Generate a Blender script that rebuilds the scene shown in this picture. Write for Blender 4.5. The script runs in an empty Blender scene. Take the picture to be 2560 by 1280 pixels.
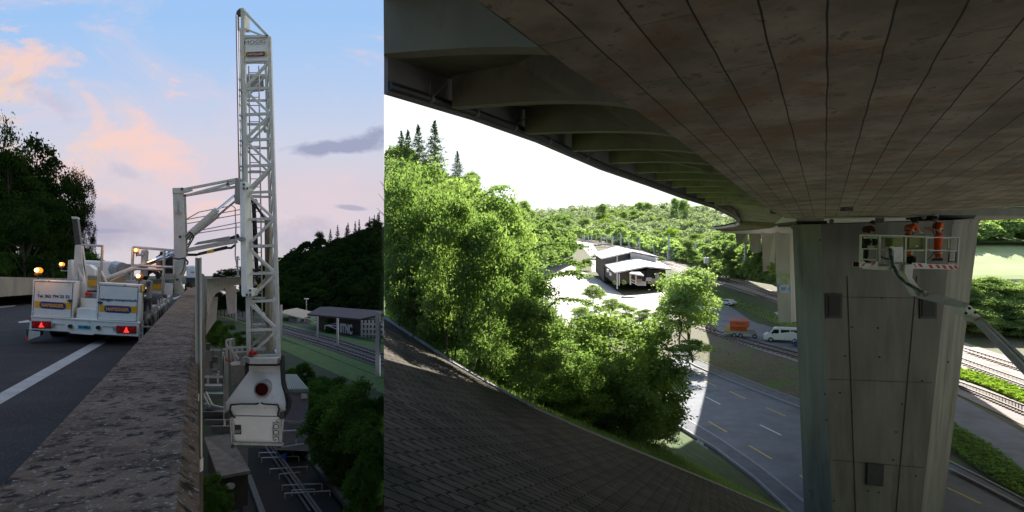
import bpy, bmesh, math, random
from mathutils import Vector, Matrix, Quaternion
import numpy as np
random.seed(7); rng = np.random.default_rng(7)
SC = bpy.context.scene

# ---------------------------------------------------------------- camera
F = 1400.0                      # focal length in pixels of a 2560 wide picture
cam = bpy.data.objects.new('camera', bpy.data.cameras.new('camera'))
SC.collection.objects.link(cam)
cam.rotation_euler = (math.radians(90), 0, 0)
cam.data.sensor_width = 36.0
cam.data.lens = 36.0 * F / 2560.0
cam.data.clip_start = 0.05
cam.data.clip_end = 4000
SC.camera = cam

# ---------------------------------------------------------------- world
SUN_EL, SUN_AZ = math.radians(39), math.radians(30)   # azimuth from +Y towards +X
W = bpy.data.worlds.new("World"); SC.world = W; W.use_nodes = True
wt = W.node_tree; wt.nodes.clear()
def WN(t, **k):
    n = wt.nodes.new(t)
    for a, b in k.items(): setattr(n, a, b)
    return n
def wl(a, b): wt.links.new(a, b)
def wm(op, a, b=None, c=None, clamp=False):
    n = WN('ShaderNodeMath', operation=op); n.use_clamp = clamp
    for i, v in enumerate((a, b, c)):
        if v is None: continue
        if isinstance(v, (int, float)): n.inputs[i].default_value = v
        else: wl(v, n.inputs[i])
    return n.outputs[0]
def wmix(f, a, b):
    n = WN('ShaderNodeMix', data_type='RGBA')
    if isinstance(f, (int, float)): n.inputs[0].default_value = f
    else: wl(f, n.inputs[0])
    for i, v in ((6, a), (7, b)):
        if isinstance(v, tuple): n.inputs[i].default_value = (*v, 1)
        else: wl(v, n.inputs[i])
    return n.outputs[2]
def wramp(f, stops):
    n = WN('ShaderNodeValToRGB'); e = n.color_ramp.elements
    while len(e) < len(stops): e.new(0.5)
    for k, (p, c) in zip(e, stops):
        k.position = p; k.color = (*c, 1) if isinstance(c, tuple) else (c, c, c, 1)
    wl(f, n.inputs[0]); return n.outputs[0]
tc = WN('ShaderNodeTexCoord'); sx = WN('ShaderNodeSeparateXYZ'); wl(tc.outputs['Generated'], sx.inputs[0])
X_, Y_, Z_ = sx.outputs
yy = wm('MAXIMUM', Y_, 0.15)
U = wm('DIVIDE', X_, yy); V = wm('DIVIDE', Z_, yy)          # tangents of bearing and height
# evening half of the sky
g = wramp(V, [(0.0, (.66, .60, .64)), (.05, (.62, .60, .68)), (.11, (.68, .60, .66)), (.20, (.60, .63, .76)), (.30, (.46, .59, .83)), (.42, (.34, .55, .87)), (.6, (.30, .50, .86))])
cb = WN('ShaderNodeCombineXYZ'); wl(U, cb.inputs[0]); wl(wm('MULTIPLY', V, 1.9), cb.inputs[1])
def wnoise(scale, detail, rough, dist=0, off=0.0):
    m = WN('ShaderNodeMapping'); m.inputs[1].default_value = (off, off * .7, off * .3)
    m.inputs[2].default_value = (0, 0, math.radians(22))
    wl(cb.outputs[0], m.inputs[0])
    n = WN('ShaderNodeTexNoise'); n.inputs['Scale'].default_value = scale; n.inputs['Detail'].default_value = detail
    n.inputs['Roughness'].default_value = rough; n.inputs['Distortion'].default_value = dist
    wl(m.outputs[0], n.inputs['Vector']); return n.outputs[0]
def gauss(u0, v0, su, sv, ang=0.0):
    du = wm('SUBTRACT', U, u0); dv = wm('SUBTRACT', V, v0)
    c, s = math.cos(ang), math.sin(ang)
    a = wm('ADD', wm('MULTIPLY', du, c / su), wm('MULTIPLY', dv, s / su))
    b = wm('ADD', wm('MULTIPLY', du, -s / sv), wm('MULTIPLY', dv, c / sv))
    r = wm('ADD', wm('MULTIPLY', a, a), wm('MULTIPLY', b, b))
    return wm('POWER', 2.718, wm('MULTIPLY', r, -1.0))
n1 = wnoise(3.4, 10, .62, .9, 3.1); n2 = wnoise(8.5, 10, .68, .8, 8.3); n3 = wnoise(1.3, 6, .5, .5, 12.0); n4 = wnoise(12, 6, .6, .4, 5.0)
band = wm('ADD', wm('ADD', gauss(-.84, .31, .17, .10, -.62), gauss(-.70, .20, .22, .055, -.50)), wm('ADD', gauss(-.77, .14, .10, .045, -.3), gauss(-.90, .20, .12, .12, 0)))
veil = wm('ADD', gauss(-.58, .18, .22, .15, -.3), gauss(-.35, .08, .30, .06, 0))
soft = wramp(wm('ADD', wm('MULTIPLY', n1, 1.0), wm('MULTIPLY', veil, .20)), [(.54, 0.0), (.82, .6)])
sky = wmix(soft, g, (.74, .62, .68))
pk = wramp(wm('ADD', wm('ADD', wm('MULTIPLY', n1, .75), wm('MULTIPLY', n2, .55)), wm('MULTIPLY', band, .20)), [(.745, 0.0), (.79, .5), (.88, .95)])
pk = wm('MULTIPLY', pk, wramp(wnoise(6.0, 8, .6, .5, 33.), [(.43, .10), (.60, 1.0)]))
sky = wmix(wm('MULTIPLY', pk, .85), sky, wmix(wm('MULTIPLY', gauss(-.93, .20, .17, .16), wramp(n2, [(.4, 0.), (.6, 1.)])), (.93, .62, .56), (1.02, .66, .34)))
gr = wramp(wm('ADD', wm('MULTIPLY', n2, .8), wm('MULTIPLY', wm('ADD', gauss(-.82, .27, .10, .035, -.6), gauss(-.69, .15, .06, .02, -.3)), .30)), [(.56, 0.0), (.72, .6)])
sky = wmix(gr, sky, (.50, .47, .60))
hzc = wramp(wm('ADD', wm('MULTIPLY', wnoise(4.2, 8, .6, .4, 21.), .75), wm('MULTIPLY', gauss(-.62, .045, .40, .05), .32)), [(.52, 0.0), (.72, .75)])
sky = wmix(hzc, sky, (.41, .38, .50))
# the long slate cloud right of the mast
bnk = wm('ADD', wm('ADD', gauss(-.33, .192, .085, .013, .03), gauss(-.255, .208, .06, .020, .16)), wm('MULTIPLY', wm('SUBTRACT', n4, .5), 2.0))
sky = wmix(wramp(bnk, [(.42, 0.0), (.95, .85)]), sky, (.30, .33, .48))
bn2 = wm('ADD', wm('ADD', gauss(-.285, .086, .035, .006, -.1), gauss(-.74, .045, .06, .006, 0)), wm('MULTIPLY', wm('SUBTRACT', n4, .5), .5))
sky = wmix(wramp(bn2, [(.4, 0.0), (.75, .7)]), sky, (.36, .36, .50))
# midday half of the sky
nis = WN('ShaderNodeTexSky', sky_type='NISHITA'); nis.sun_disc = False
nis.sun_elevation = SUN_EL; nis.sun_rotation = SUN_AZ; nis.dust_density = 2.5; nis.altitude = 400
nsc = WN('ShaderNodeVectorMath', operation='SCALE'); wl(nis.outputs[0], nsc.inputs[0]); nsc.inputs[3].default_value = 0.13
day = wmix(wramp(Z_, [(.0, .9), (.3, .75), (.6, .35)]), nsc.outputs[0], (1.15, 1.2, 1.25))
side = wm('ADD', X_, wm('MULTIPLY', Y_, 320 / F))
isday = wm('GREATER_THAN', side, 0.0)
dusk = WN('ShaderNodeVectorMath', operation='SCALE'); wl(sky, dusk.inputs[0]); dusk.inputs[3].default_value = 0.37
DAYG = WN('ShaderNodeVectorMath', operation='SCALE'); wl(day, DAYG.inputs[0]); DAYG.inputs[3].default_value = 0.38
col = wmix(isday, dusk.outputs[0], DAYG.outputs[0])
bgn = WN('ShaderNodeBackground'); wl(col, bgn.inputs[0]); bgn.inputs[1].default_value = 1.0
wo = WN('ShaderNodeOutputWorld'); wl(bgn.outputs[0], wo.inputs[0])

# ---------------------------------------------------------------- sun, for the midday side of the diptych
CL = bpy.data.collections.new('evening'); CR = bpy.data.collections.new('midday')
SC.collection.children.link(CL); SC.collection.children.link(CR)
sl = bpy.data.lights.new('sun', 'SUN'); sl.energy = 5.0; sl.angle = math.radians(.5); sl.color = (1, .96, .88)
sun = bpy.data.objects.new('sun', sl); SC.collection.objects.link(sun)
sd = Vector((math.sin(SUN_AZ) * math.cos(SUN_EL), math.cos(SUN_AZ) * math.cos(SUN_EL), math.sin(SUN_EL)))
sun.rotation_euler = sd.to_track_quat('Z', 'Y').to_euler(); sun.location = sd * 100
sun.light_linking.receiver_collection = CR

SC.view_settings.view_transform = 'Standard'; SC.view_settings.look = 'None'
SC.view_settings.exposure = 1.5; SC.view_settings.gamma = 1.0
SC.render.engine = 'CYCLES'
SC.cycles.max_bounces = 7; SC.cycles.diffuse_bounces = 4; SC.cycles.transparent_max_bounces = 6

# ---------------------------------------------------------------- helpers
def P(px, py, d): return Vector(((px - 1280) / F * d, d, (640 - py) / F * d))
CUR = [CL]
ORG = {}
class MB:
    def __init__(s): s.v = []; s.f = []
    def poly(s, pts):
        n = len(s.v); s.v += [Vector(p) for p in pts]; s.f.append(tuple(range(n, n + len(pts)))); return s
    def ext(s, pts, vec):
        vec = Vector(vec); n = len(s.v); k = len(pts)
        s.v += [Vector(p) for p in pts] + [Vector(p) + vec for p in pts]
        s.f.append(tuple(range(n, n + k))); s.f.append(tuple(range(n + 2 * k - 1, n + k - 1, -1)))
        for i in range(k):
            j = (i + 1) % k; s.f.append((n + j, n + i, n + k + i, n + k + j))
        return s
    def hexa(s, a, b):                       # loft between two polygons
        n = len(s.v); k = len(a); s.v += [Vector(p) for p in a] + [Vector(p) for p in b]
        s.f.append(tuple(range(n, n + k))); s.f.append(tuple(range(n + 2 * k - 1, n + k - 1, -1)))
        for i in range(k):
            j = (i + 1) % k; s.f.append((n + j, n + i, n + k + i, n + k + j))
        return s
    def box(s, c, sz, rz=0.0):
        c = Vector(c); x, y, z = (q / 2 for q in sz); R = Matrix.Rotation(rz, 3, 'Z')
        a = [c + R @ Vector(q) for q in ((-x, -y, -z), (x, -y, -z), (x, y, -z), (-x, y, -z))]
        return s.ext(a, (0, 0, 2 * z))
    def bar(s, p0, p1, w, h=None, up=(0, 0, 1)):
        h = h or w; p0 = Vector(p0); p1 = Vector(p1); d = (p1 - p0)
        if d.length < 1e-6: return s
        dn = d.normalized(); up = Vector(up)
        if abs(dn.dot(up)) > .98: up = Vector((0, 1, 0))
        a = dn.cross(up).normalized(); b = a.cross(dn)
        q = [p0 + a * w / 2 * i + b * h / 2 * j for i, j in ((-1, -1), (1, -1), (1, 1), (-1, 1))]
        return s.ext(q, d)
    def tube(s, p0, p1, r, n=10, r2=None):
        p0 = Vector(p0); p1 = Vector(p1); r2 = r if r2 is None else r2; dn = (p1 - p0).normalized()
        up = Vector((0, 0, 1)) if abs(dn.z) < .95 else Vector((0, 1, 0))
        a = dn.cross(up).normalized(); b = a.cross(dn)
        A = [p0 + (a * math.cos(t) + b * math.sin(t)) * r for t in [i * 2 * math.pi / n for i in range(n)]]
        B = [p1 + (a * math.cos(t) + b * math.sin(t)) * r2 for t in [i * 2 * math.pi / n for i in range(n)]]
        return s.hexa(A, B)
    def path(s, pts, r, n=8):
        for a, b in zip(pts[:-1], pts[1:]): s.tube(a, b, r, n)
        return s
    def dome(s, c, r, nz=6, n=12, up=(0, 0, 1), full=True):
        c = Vector(c); st = -math.pi / 2 if full else 0
        base = len(s.v); rings = nz * (2 if full else 1)
        for i in range(rings + 1):
            a = st + (math.pi / 2 - st) * i / rings
            for j in range(n):
                t = 2 * math.pi * j / n
                s.v.append(c + Vector((math.cos(a) * math.cos(t), math.cos(a) * math.sin(t), math.sin(a))) * r)
        for i in range(rings):
            for j in range(n):
                k = (j + 1) % n; s.f.append((base + i * n + j, base + i * n + k, base + (i + 1) * n + k, base + (i + 1) * n + j))
        return s
    def sheet(s, A, B):                      # strip between two polylines of equal length
        for i in range(len(A) - 1): s.poly([A[i], A[i + 1], B[i + 1], B[i]])
        return s
    def build(s, name, m, parent=None, smooth=False, bevel=0, solid=0):
        o0 = ORG.get(parent.name, Vector()) if parent else Vector()
        me = bpy.data.meshes.new(name)
        me.from_pydata([tuple(v - o0) for v in s.v], [], s.f)
        bm = bmesh.new(); bm.from_mesh(me)
        bmesh.ops.remove_doubles(bm, verts=bm.verts, dist=1e-5)
        bmesh.ops.recalc_face_normals(bm, faces=bm.faces); bm.to_mesh(me); bm.free()
        me.materials.append(m)
        if smooth:
            for p in me.polygons: p.use_smooth = True
        o = bpy.data.objects.new(name, me); CUR[0].objects.link(o)
        if parent: o.parent = parent
        ORG[o.name] = o0
        if solid:
            q = o.modifiers.new('solid', 'SOLIDIFY'); q.thickness = solid; q.offset = 0
        if bevel:
            q = o.modifiers.new('bevel', 'BEVEL'); q.width = bevel; q.segments = 2; q.limit_method = 'ANGLE'
        return o
def thing(name, label, cat, loc=(0, 0, 0), group=None):
    o = bpy.data.objects.new(name, None); CUR[0].objects.link(o); o.location = loc; o.empty_display_size = .3
    o['label'] = label; o['category'] = cat
    if group: o['group'] = group
    ORG[o.name] = Vector(loc); return o
def tag(o, label, cat, group=None):
    o['label'] = label; o['category'] = cat
    if group: o['group'] = group
    return o
def struct(o): o['kind'] = 'structure'; return o

def mat(name, c, c2=None, scale=4.0, rough=.8, bump=0.0, metal=0.0, detail=8, stretch=(1, 1, 1), lo=.38, hi=.66, emit=0, bscale=None, c3=None, s3=.6, t3=.55, spec=.4, rot=0, c4=None, s4=30):
    m = bpy.data.materials.new(name); m.use_nodes = True; nt = m.node_tree; b = nt.nodes['Principled BSDF']
    b.inputs['Base Color'].default_value = (*c, 1); b.inputs['Roughness'].default_value = rough; b.inputs['Metallic'].default_value = metal
    b.inputs['Specular IOR Level'].default_value = spec
    if emit: b.inputs['Emission Color'].default_value = (*c, 1); b.inputs['Emission Strength'].default_value = emit
    ge = nt.nodes.new('ShaderNodeNewGeometry'); mp = nt.nodes.new('ShaderNodeMapping')
    nt.links.new(ge.outputs['Position'], mp.inputs[0]); mp.inputs[3].default_value = stretch; mp.inputs[2].default_value = (0, 0, rot)
    def noise(s_, d_=detail, r_=.6):
        n = nt.nodes.new('ShaderNodeTexNoise'); n.inputs['Scale'].default_value = s_; n.inputs['Detail'].default_value = d_; n.inputs['Roughness'].default_value = r_
        nt.links.new(mp.outputs[0], n.inputs['Vector']); return n.outputs[0]
    def ramp(f, a, z):
        r = nt.nodes.new('ShaderNodeValToRGB'); r.color_ramp.elements[0].position = a; r.color_ramp.elements[1].position = z
        nt.links.new(f, r.inputs[0]); return r.outputs[0]
    def mix(f, a, z):
        n = nt.nodes.new('ShaderNodeMix'); n.data_type = 'RGBA'; nt.links.new(f, n.inputs[0])
        for i, v in ((6, a), (7, z)):
            if isinstance(v, tuple): n.inputs[i].default_value = (*v, 1)
            else: nt.links.new(v, n.inputs[i])
        return n.outputs[2]
    out = None
    if c2:
        out = mix(ramp(noise(scale), lo, hi), c, c2)
        if c3: out = mix(ramp(noise(s3, 6), t3, t3 + .12), out, c3)
        if c4: out = mix(ramp(noise(s4, 3), .60, .66), out, c4)
        nt.links.new(out, b.inputs['Base Color'])
    if bump:
        bp = nt.nodes.new('ShaderNodeBump'); bp.inputs['Strength'].default_value = bump; bp.inputs['Distance'].default_value = .05
        nt.links.new(noise(bscale or scale * 3), bp.inputs['Height']); nt.links.new(bp.outputs[0], b.inputs['Normal'])
    m['base'] = 1
    return m
def leafmat(name, c, c2, tr=.35, gloss=.0, hue=.3):
    m = bpy.data.materials.new(name); m.use_nodes = True; nt = m.node_tree; nt.nodes.clear()
    ge = nt.nodes.new('ShaderNodeNewGeometry'); oi = nt.nodes.new('ShaderNodeObjectInfo')
    mx = nt.nodes.new('ShaderNodeMix'); mx.data_type = 'RGBA'
    no = nt.nodes.new('ShaderNodeTexNoise'); no.inputs['Scale'].default_value = .9; no.inputs['Detail'].default_value = 3
    nt.links.new(ge.outputs['Position'], no.inputs['Vector'])
    a = nt.nodes.new('ShaderNodeMath'); a.operation = 'MULTIPLY_ADD'; nt.links.new(ge.outputs['Random Per Island'], a.inputs[0]); a.inputs[1].default_value = .6
    nt.links.new(oi.outputs['Random'], a.inputs[2])
    b = nt.nodes.new('ShaderNodeMath'); b.operation = 'MULTIPLY_ADD'; nt.links.new(no.outputs[0], b.inputs[0]); b.inputs[1].default_value = 1.2; nt.links.new(a.outputs[0], b.inputs[2])
    d = nt.nodes.new('ShaderNodeMapRange'); nt.links.new(b.outputs[0], d.inputs[0]); d.inputs[1].default_value = .4; d.inputs[2].default_value = 2.1
    nt.links.new(d.outputs[0], mx.inputs[0]); mx.inputs[6].default_value = (*c, 1); mx.inputs[7].default_value = (*c2, 1)
    df = nt.nodes.new('ShaderNodeBsdfDiffuse'); tl = nt.nodes.new('ShaderNodeBsdfTranslucent'); ms = nt.nodes.new('ShaderNodeMixShader')
    nt.links.new(mx.outputs[2], df.inputs[0])
    tv = nt.nodes.new('ShaderNodeMix'); tv.data_type = 'RGBA'; tv.blend_type = 'MULTIPLY'; tv.inputs[0].default_value = 1
    nt.links.new(mx.outputs[2], tv.inputs[6]); tv.inputs[7].default_value = (1.3, 1.35, .75, 1); nt.links.new(tv.outputs[2], tl.inputs[0])
    ms.inputs[0].default_value = tr; nt.links.new(df.outputs[0], ms.inputs[1]); nt.links.new(tl.outputs[0], ms.inputs[2])
    last = ms.outputs[0]
    if gloss:
        gl = nt.nodes.new('ShaderNodeBsdfGlossy'); gl.inputs['Roughness'].default_value = .35; m2 = nt.nodes.new('ShaderNodeMixShader'); m2.inputs[0].default_value = gloss
        nt.links.new(last, m2.inputs[1]); nt.links.new(gl.outputs[0], m2.inputs[2]); last = m2.outputs[0]
    o = nt.nodes.new('ShaderNodeOutputMaterial'); nt.links.new(last, o.inputs[0]); return m

def text(s, c, xd, up, h, m, parent, name='lettering', width=None, bold=0.0, thick=.004, proud=0):
    cu = bpy.data.curves.new(name, 'FONT'); cu.body = s; cu.size = 1; cu.align_x = 'CENTER'; cu.align_y = 'CENTER'; cu.offset = bold; cu.extrude = .01
    t = bpy.data.objects.new(name, cu); SC.collection.objects.link(t); bpy.context.view_layer.update()
    me = bpy.data.meshes.new_from_object(t.evaluated_get(bpy.context.evaluated_depsgraph_get()))
    bpy.data.objects.remove(t)
    xs = [v.co.x for v in me.vertices]; ys = [v.co.y for v in me.vertices]
    cx, cy = (min(xs) + max(xs)) / 2, (min(ys) + max(ys)) / 2; sw, sh = max(xs) - min(xs), max(ys) - min(ys)
    xd = Vector(xd).normalized(); up = Vector(up); up = (up - xd * up.dot(xd)).normalized(); nn = xd.cross(up)
    ky = h / sh; kx = (width / sw) if width else ky
    o0 = ORG.get(parent.name, Vector()) if parent else Vector()
    for v in me.vertices:
        q = Vector(c) + xd * (v.co.x - cx) * kx + up * (v.co.y - cy) * ky + nn * (v.co.z * thick / .01)
        v.co = q - o0
    me.materials.clear(); me.materials.append(m); me.name = name
    o = bpy.data.objects.new(name, me); CUR[0].objects.link(o); o.parent = parent; ORG[o.name] = o0; return o

ORD = 'first second third fourth fifth sixth seventh eighth ninth tenth eleventh twelfth thirteenth fourteenth fifteenth sixteenth seventeenth eighteenth nineteenth twentieth twenty-first twenty-second twenty-third twenty-fourth'.split()
# ---------------------------------------------------------------- foliage prototypes (unit height 1, unit width 1)
def leaf_cloud(pts, size, squash=1.0, droop=0.0):
    n = len(pts); s = size * (0.6 + .8 * rng.random(n))[:, None]
    a = rng.normal(size=(n, 3)); a /= np.linalg.norm(a, axis=1)[:, None]
    b = rng.normal(size=(n, 3)); b -= (a * b).sum(1)[:, None] * a; b /= np.linalg.norm(b, axis=1)[:, None]
    a[:, 2] *= .6
    v = np.stack([pts - a * s, pts - b * s * .45 + a * s * .1, pts + a * s, pts + b * s * .45 + a * s * .1], 1).reshape(-1, 3)
    f = np.arange(n * 4).reshape(-1, 4); return v, f
def canopy(name, label, quads, n, size, m, hump=3.0, ground=None):
    """one far-off wood: leaf clumps heaped over a slope given as strips of quads"""
    P_ = []; A_ = [((q[1] - q[0]).cross(q[3] - q[0])).length for q in quads]; idx = rng.choice(len(quads), n, p=np.array(A_) / sum(A_)); ph = rng.random(8) * 6
    for k in idx:
        a, b_, c_, d_ = quads[k]; u, v = rng.random(2); p = a.lerp(b_, u).lerp(d_.lerp(c_, u), v)
        s = hump * .25; cell = (math.floor(p.x / (hump * 1.3)), math.floor(p.y / (hump * 2))); hsh = (math.sin(cell[0] * 12.9898 + cell[1] * 78.233) * 43758.5) % 1
        fx = (p.x / (hump * 1.3)) % 1 - .5; fy = (p.y / (hump * 2)) % 1 - .5; r2 = min(1, (fx * fx + fy * fy) * 3.2)
        P_.append((p.x, p.y, p.z + hump * (.5 + .8 * hsh) * math.sqrt(1 - r2 * .9) * (1 - .5 * rng.random() ** 2)))
    P_ = np.array(P_); sd_ = P_[:, 0] + P_[:, 1] * 320 / F; P_ = P_[sd_ > size * 1.5] if CUR[0] is CR else P_[sd_ < -size * 1.5]
    v, f = leaf_cloud(P_, size); me = np_mesh(name, v, f, m); o = bpy.data.objects.new(name, me); CUR[0].objects.link(o); o['kind'] = 'stuff'; o['label'] = label; o['category'] = 'wood'; return o
def np_mesh(name, v, f, m):
    me = bpy.data.meshes.new(name); me.from_pydata(v.tolist(), [], f.tolist()); me.materials.append(m); return me
def crown_pts(n, lobes, shell=.55):
    w = np.array([l[3] ** 2 for l in lobes]); idx = rng.choice(len(lobes), n, p=w / w.sum())
    L = np.array(lobes); c = L[idx, :3]; r = L[idx, 3]
    d = rng.normal(size=(n, 3)); d /= np.linalg.norm(d, axis=1)[:, None]; d[:, 2] = np.where(d[:, 2] < -.3, -d[:, 2] * .6, d[:, 2])
    rr = r * (1 - shell * rng.random(n) ** 1.6) * (1 + .18 * rng.normal(size=n))
    return c + d * rr[:, None] * np.array([1, 1, .8])
def mk_broad(name, n, size, nl, z0, lm, seed):
    global rng; rng = np.random.default_rng(seed)
    lobes = []
    for i in range(nl):
        t = rng.random(); z = z0 + (1 - z0) * (.12 + .78 * t); R = .36 * math.sin(math.pi * (.18 + .74 * t)) ** .7
        a = rng.random() * 6.28; q = R * (.55 + .6 * rng.random())
        lobes.append((q * math.cos(a), q * math.sin(a), z, .10 + .10 * rng.random()))
    lobes.append((0, 0, .55 + z0 * .4, .2))
    v, f = leaf_cloud(crown_pts(n, lobes), size); return np_mesh(name, v, f, lm), lobes
def mk_conifer(name, n, size, lm, seed, droop=.10, z0=.12, wid=.5):
    global rng; rng = np.random.default_rng(seed); pts = []
    lev = 26
    for i in range(lev):
        t = (i + .5 * rng.random()) / lev; z = z0 + (1 - z0) * t; R = wid * (1 - t) ** .85 * (.75 + .4 * rng.random()); nb = 9 if t < .8 else 6
        for b in range(nb):
            a = rng.random() * 6.28; RR = R * (.6 + .5 * rng.random()); k = max(4, int(n / lev / nb * (.25 + RR / wid)))
            q = rng.random(k) ** .7; sp = .07 * (1 - q * .6) * (RR / wid + .2)
            x = q * RR * math.cos(a) + rng.normal(size=k) * sp; y = q * RR * math.sin(a) + rng.normal(size=k) * sp
            zz = z - droop * q * RR / wid + rng.normal(size=k) * .008 + .03 * q ** 3
            pts.append(np.stack([x, y, zz], 1))
    pts = np.concatenate(pts); top = np.stack([rng.normal(size=60) * .006, rng.normal(size=60) * .006, .93 + .07 * rng.random(60)], 1)
    v, f = leaf_cloud(np.concatenate([pts, top]), size); return np_mesh(name, v, f, lm)
def mk_trunk(name, lobes, r, m, top=.8, bare=False):
    b = MB(); q = [Vector((.02 * math.sin(i * 1.7), .02 * math.cos(i * 2.1), -.03 + i * top / 6)) for i in range(7)]
    for i in range(6): b.tube(q[i], q[i + 1], r * (1 - i * .14), 8, r * (1 - (i + 1) * .14))
    for l in (lobes or [])[:12]:
        s = q[min(5, max(1, int(l[2] * .7 * 6)))]; e = Vector(l[:3]); mid = (s + e) / 2 + Vector((0, 0, .03))
        b.tube(s, mid, r * .38, 6, r * .25); b.tube(mid, e, r * .25, 6, r * .1)
    me = bpy.data.meshes.new(name); me.from_pydata([tuple(v) for v in b.v], [], b.f); me.materials.append(m); return me
def tree(meshes, loc, h, w, label=None, group=None, name='tree', cat='tree', rz=None):
    loc = Vector(loc); t = thing(name, label, cat, loc, group); t.scale = (w, w, h); t.rotation_euler = (0, 0, random.random() * 6.28 if rz is None else rz)
    for nm, me in zip(('trunk', 'crown'), meshes):
        o = bpy.data.objects.new(nm, me); CUR[0].objects.link(o); o.parent = t
    return t
# ================================================================ EVENING SIDE (left picture)
CUR[0] = CL
M = {}
M['white'] = mat('white_paint', (.80, .79, .765), (.74, .73, .70), 3, .38, c3=(.55, .51, .45), s3=5, t3=.60)
M['white2'] = mat('cream_paint', (.58, .56, .52), (.48, .465, .43), 5, .42, c3=(.36, .32, .26), s3=7, t3=.60)
M['greyp'] = mat('grey_paint', (.30, .29, .27), (.22, .21, .20), 6, .5)
M['galv'] = mat('galvanised_steel', (.50, .49, .47), (.38, .37, .36), 8, .42, metal=.5)
M['chrome'] = mat('chrome', (.75, .77, .8), None, rough=.12, metal=1)
M['black'] = mat('black_rubber', (.018, .018, .018), (.03, .028, .026), 14, .7, bump=.2)
M['dark'] = mat('dark_steel', (.04, .04, .042), (.07, .065, .06), 8, .55)
M['yellow'] = mat('yellow_band', (.80, .42, .015), (.74, .38, .015), 5, .45)
M['blue'] = mat('blue_paint', (.012, .05, .24), None, rough=.4)
M['orange_l'] = mat('orange_letters', (.82, .36, .02), None, rough=.5)
M['navy'] = mat('navy_letters', (.02, .035, .15), None, rough=.5)
M['ink'] = mat('black_letters', (.03, .03, .03), None, rough=.6)
M['plate'] = mat('light_blue_plate', (.12, .50, .72), None, rough=.4)
M['redlens'] = mat('red_lens', (.50, .01, .012), (.30, .006, .01), 30, .25)
M['redtri'] = mat('red_reflector_glow', (.95, .05, .04), None, rough=.3, emit=.45)  # reflector given its own glow in place of returned light
M['amber'] = mat('amber_dome', (.9, .16, .01), None, rough=.3)
M['amberglow'] = mat('amber_glow', (1.0, .20, .012), None, emit=.7)
M['ambercore'] = mat('amber_core', (1.0, .62, .16), None, emit=2.2)
M['red'] = mat('red_paint', (.5, .02, .015), None, rough=.4)
M['asphalt'] = mat('asphalt', (.028, .025, .025), (.042, .038, .037), 1.1, .85, bump=.5, bscale=70, c4=(.12, .11, .105), s4=60, c3=(.030, .027, .027), s3=.5, spec=.12)
M['line'] = mat('road_line', (.38, .37, .36), (.30, .29, .28), 5, .8, bump=.3, bscale=70, c4=(.20, .19, .19), s4=45, spec=.1)
M['lichen'] = mat('lichen_concrete', (.27, .180, .122), (.15, .100, .070), 5, .95, bump=.5, bscale=60, c3=(.045, .036, .030), s3=22, t3=.50, lo=.42, hi=.60, c4=(.42, .37, .32), s4=70, spec=.08)
M['conc'] = mat('concrete', (.27, .24, .20), (.20, .18, .155), 1.6, .9, bump=.25, c3=(.13, .12, .10), s3=.8, stretch=(1, 1, .35))
M['conc2'] = mat('pale_concrete', (.34, .31, .27), (.25, .23, .20), 1.0, .9, bump=.15, stretch=(1, 1, .4))
M['plank'] = mat('weathered_steel_board', (.34, .30, .23), (.22, .185, .13), 9, .8, stretch=(1, 1, .15), c3=(.13, .09, .05), s3=5)
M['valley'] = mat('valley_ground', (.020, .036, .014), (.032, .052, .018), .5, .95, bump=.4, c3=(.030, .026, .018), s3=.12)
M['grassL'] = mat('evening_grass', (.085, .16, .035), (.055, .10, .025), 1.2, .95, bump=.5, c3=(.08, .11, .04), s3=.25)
M['ballast'] = mat('ballast', (.10, .085, .078), (.06, .052, .05), 20, .95, bump=.8)
M['rail'] = mat('rail_steel', (.20, .185, .175), None, rough=.35, metal=.7)
M['sleeper'] = mat('dark_sleeper', (.035, .03, .028), None, rough=.9)
M['roofdark'] = mat('dark_roof_sheet', (.040, .032, .038), (.030, .025, .03), 3, .7, spec=.2)
M['roofpale'] = mat('beige_roof_sheet', (.42, .33, .22), (.34, .27, .18), 3, .7)
M['darkwood'] = mat('dark_timber', (.045, .034, .026), (.025, .02, .016), 4, .9, stretch=(3, 3, .2))
M['greywall'] = mat('grey_render', (.22, .205, .23), (.19, .18, .20), 2, .85)
M['vgrey'] = mat('grey_dimmed', (.13, .125, .12), (.09, .088, .085), 5, .8)  # grey paint copy for the valley, vignette darkness put into its colour
M['vgalv'] = mat('galvanised_dimmed', (.24, .235, .23), (.18, .175, .17), 5, .7)  # galvanised steel copy, darkened in colour for the same valley gloom
M['greenroof'] = mat('ribbed_green_roof', (.12, .15, .13), (.09, .11, .10), 3, .6)
M['roofrust'] = mat('mossy_fibre_roof', (.15, .135, .125), (.09, .08, .072), 2.5, .9, c3=(.19, .07, .035), s3=.8, t3=.62)
M['blackroof'] = mat('black_flat_roof', (.010, .009, .008), (.018, .015, .012), 2, .9, bump=.3)
M['bark'] = mat('bark', (.06, .05, .042), (.035, .03, .026), 9, .95)
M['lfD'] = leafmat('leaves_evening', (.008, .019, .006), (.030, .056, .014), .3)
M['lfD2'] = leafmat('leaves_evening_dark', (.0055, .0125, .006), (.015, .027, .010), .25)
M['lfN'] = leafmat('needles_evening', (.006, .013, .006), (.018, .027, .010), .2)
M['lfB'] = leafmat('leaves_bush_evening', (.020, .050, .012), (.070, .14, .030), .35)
M['vest'] = mat('hi_vis_yellow', (.35, .55, .03), None, rough=.7)
M['hivis'] = mat('hi_vis_orange', (.85, .12, .015), (.72, .09, .012), 12, .75)
M['skin'] = mat('skin', (.42, .24, .16), None, rough=.6)
M['glasswin'] = mat('dark_glass', (.05, .055, .06), None, rough=.1)
M['tarred'] = mat('tarred_wall', (.018, .016, .015), (.028, .024, .02), 3, .9)
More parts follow.
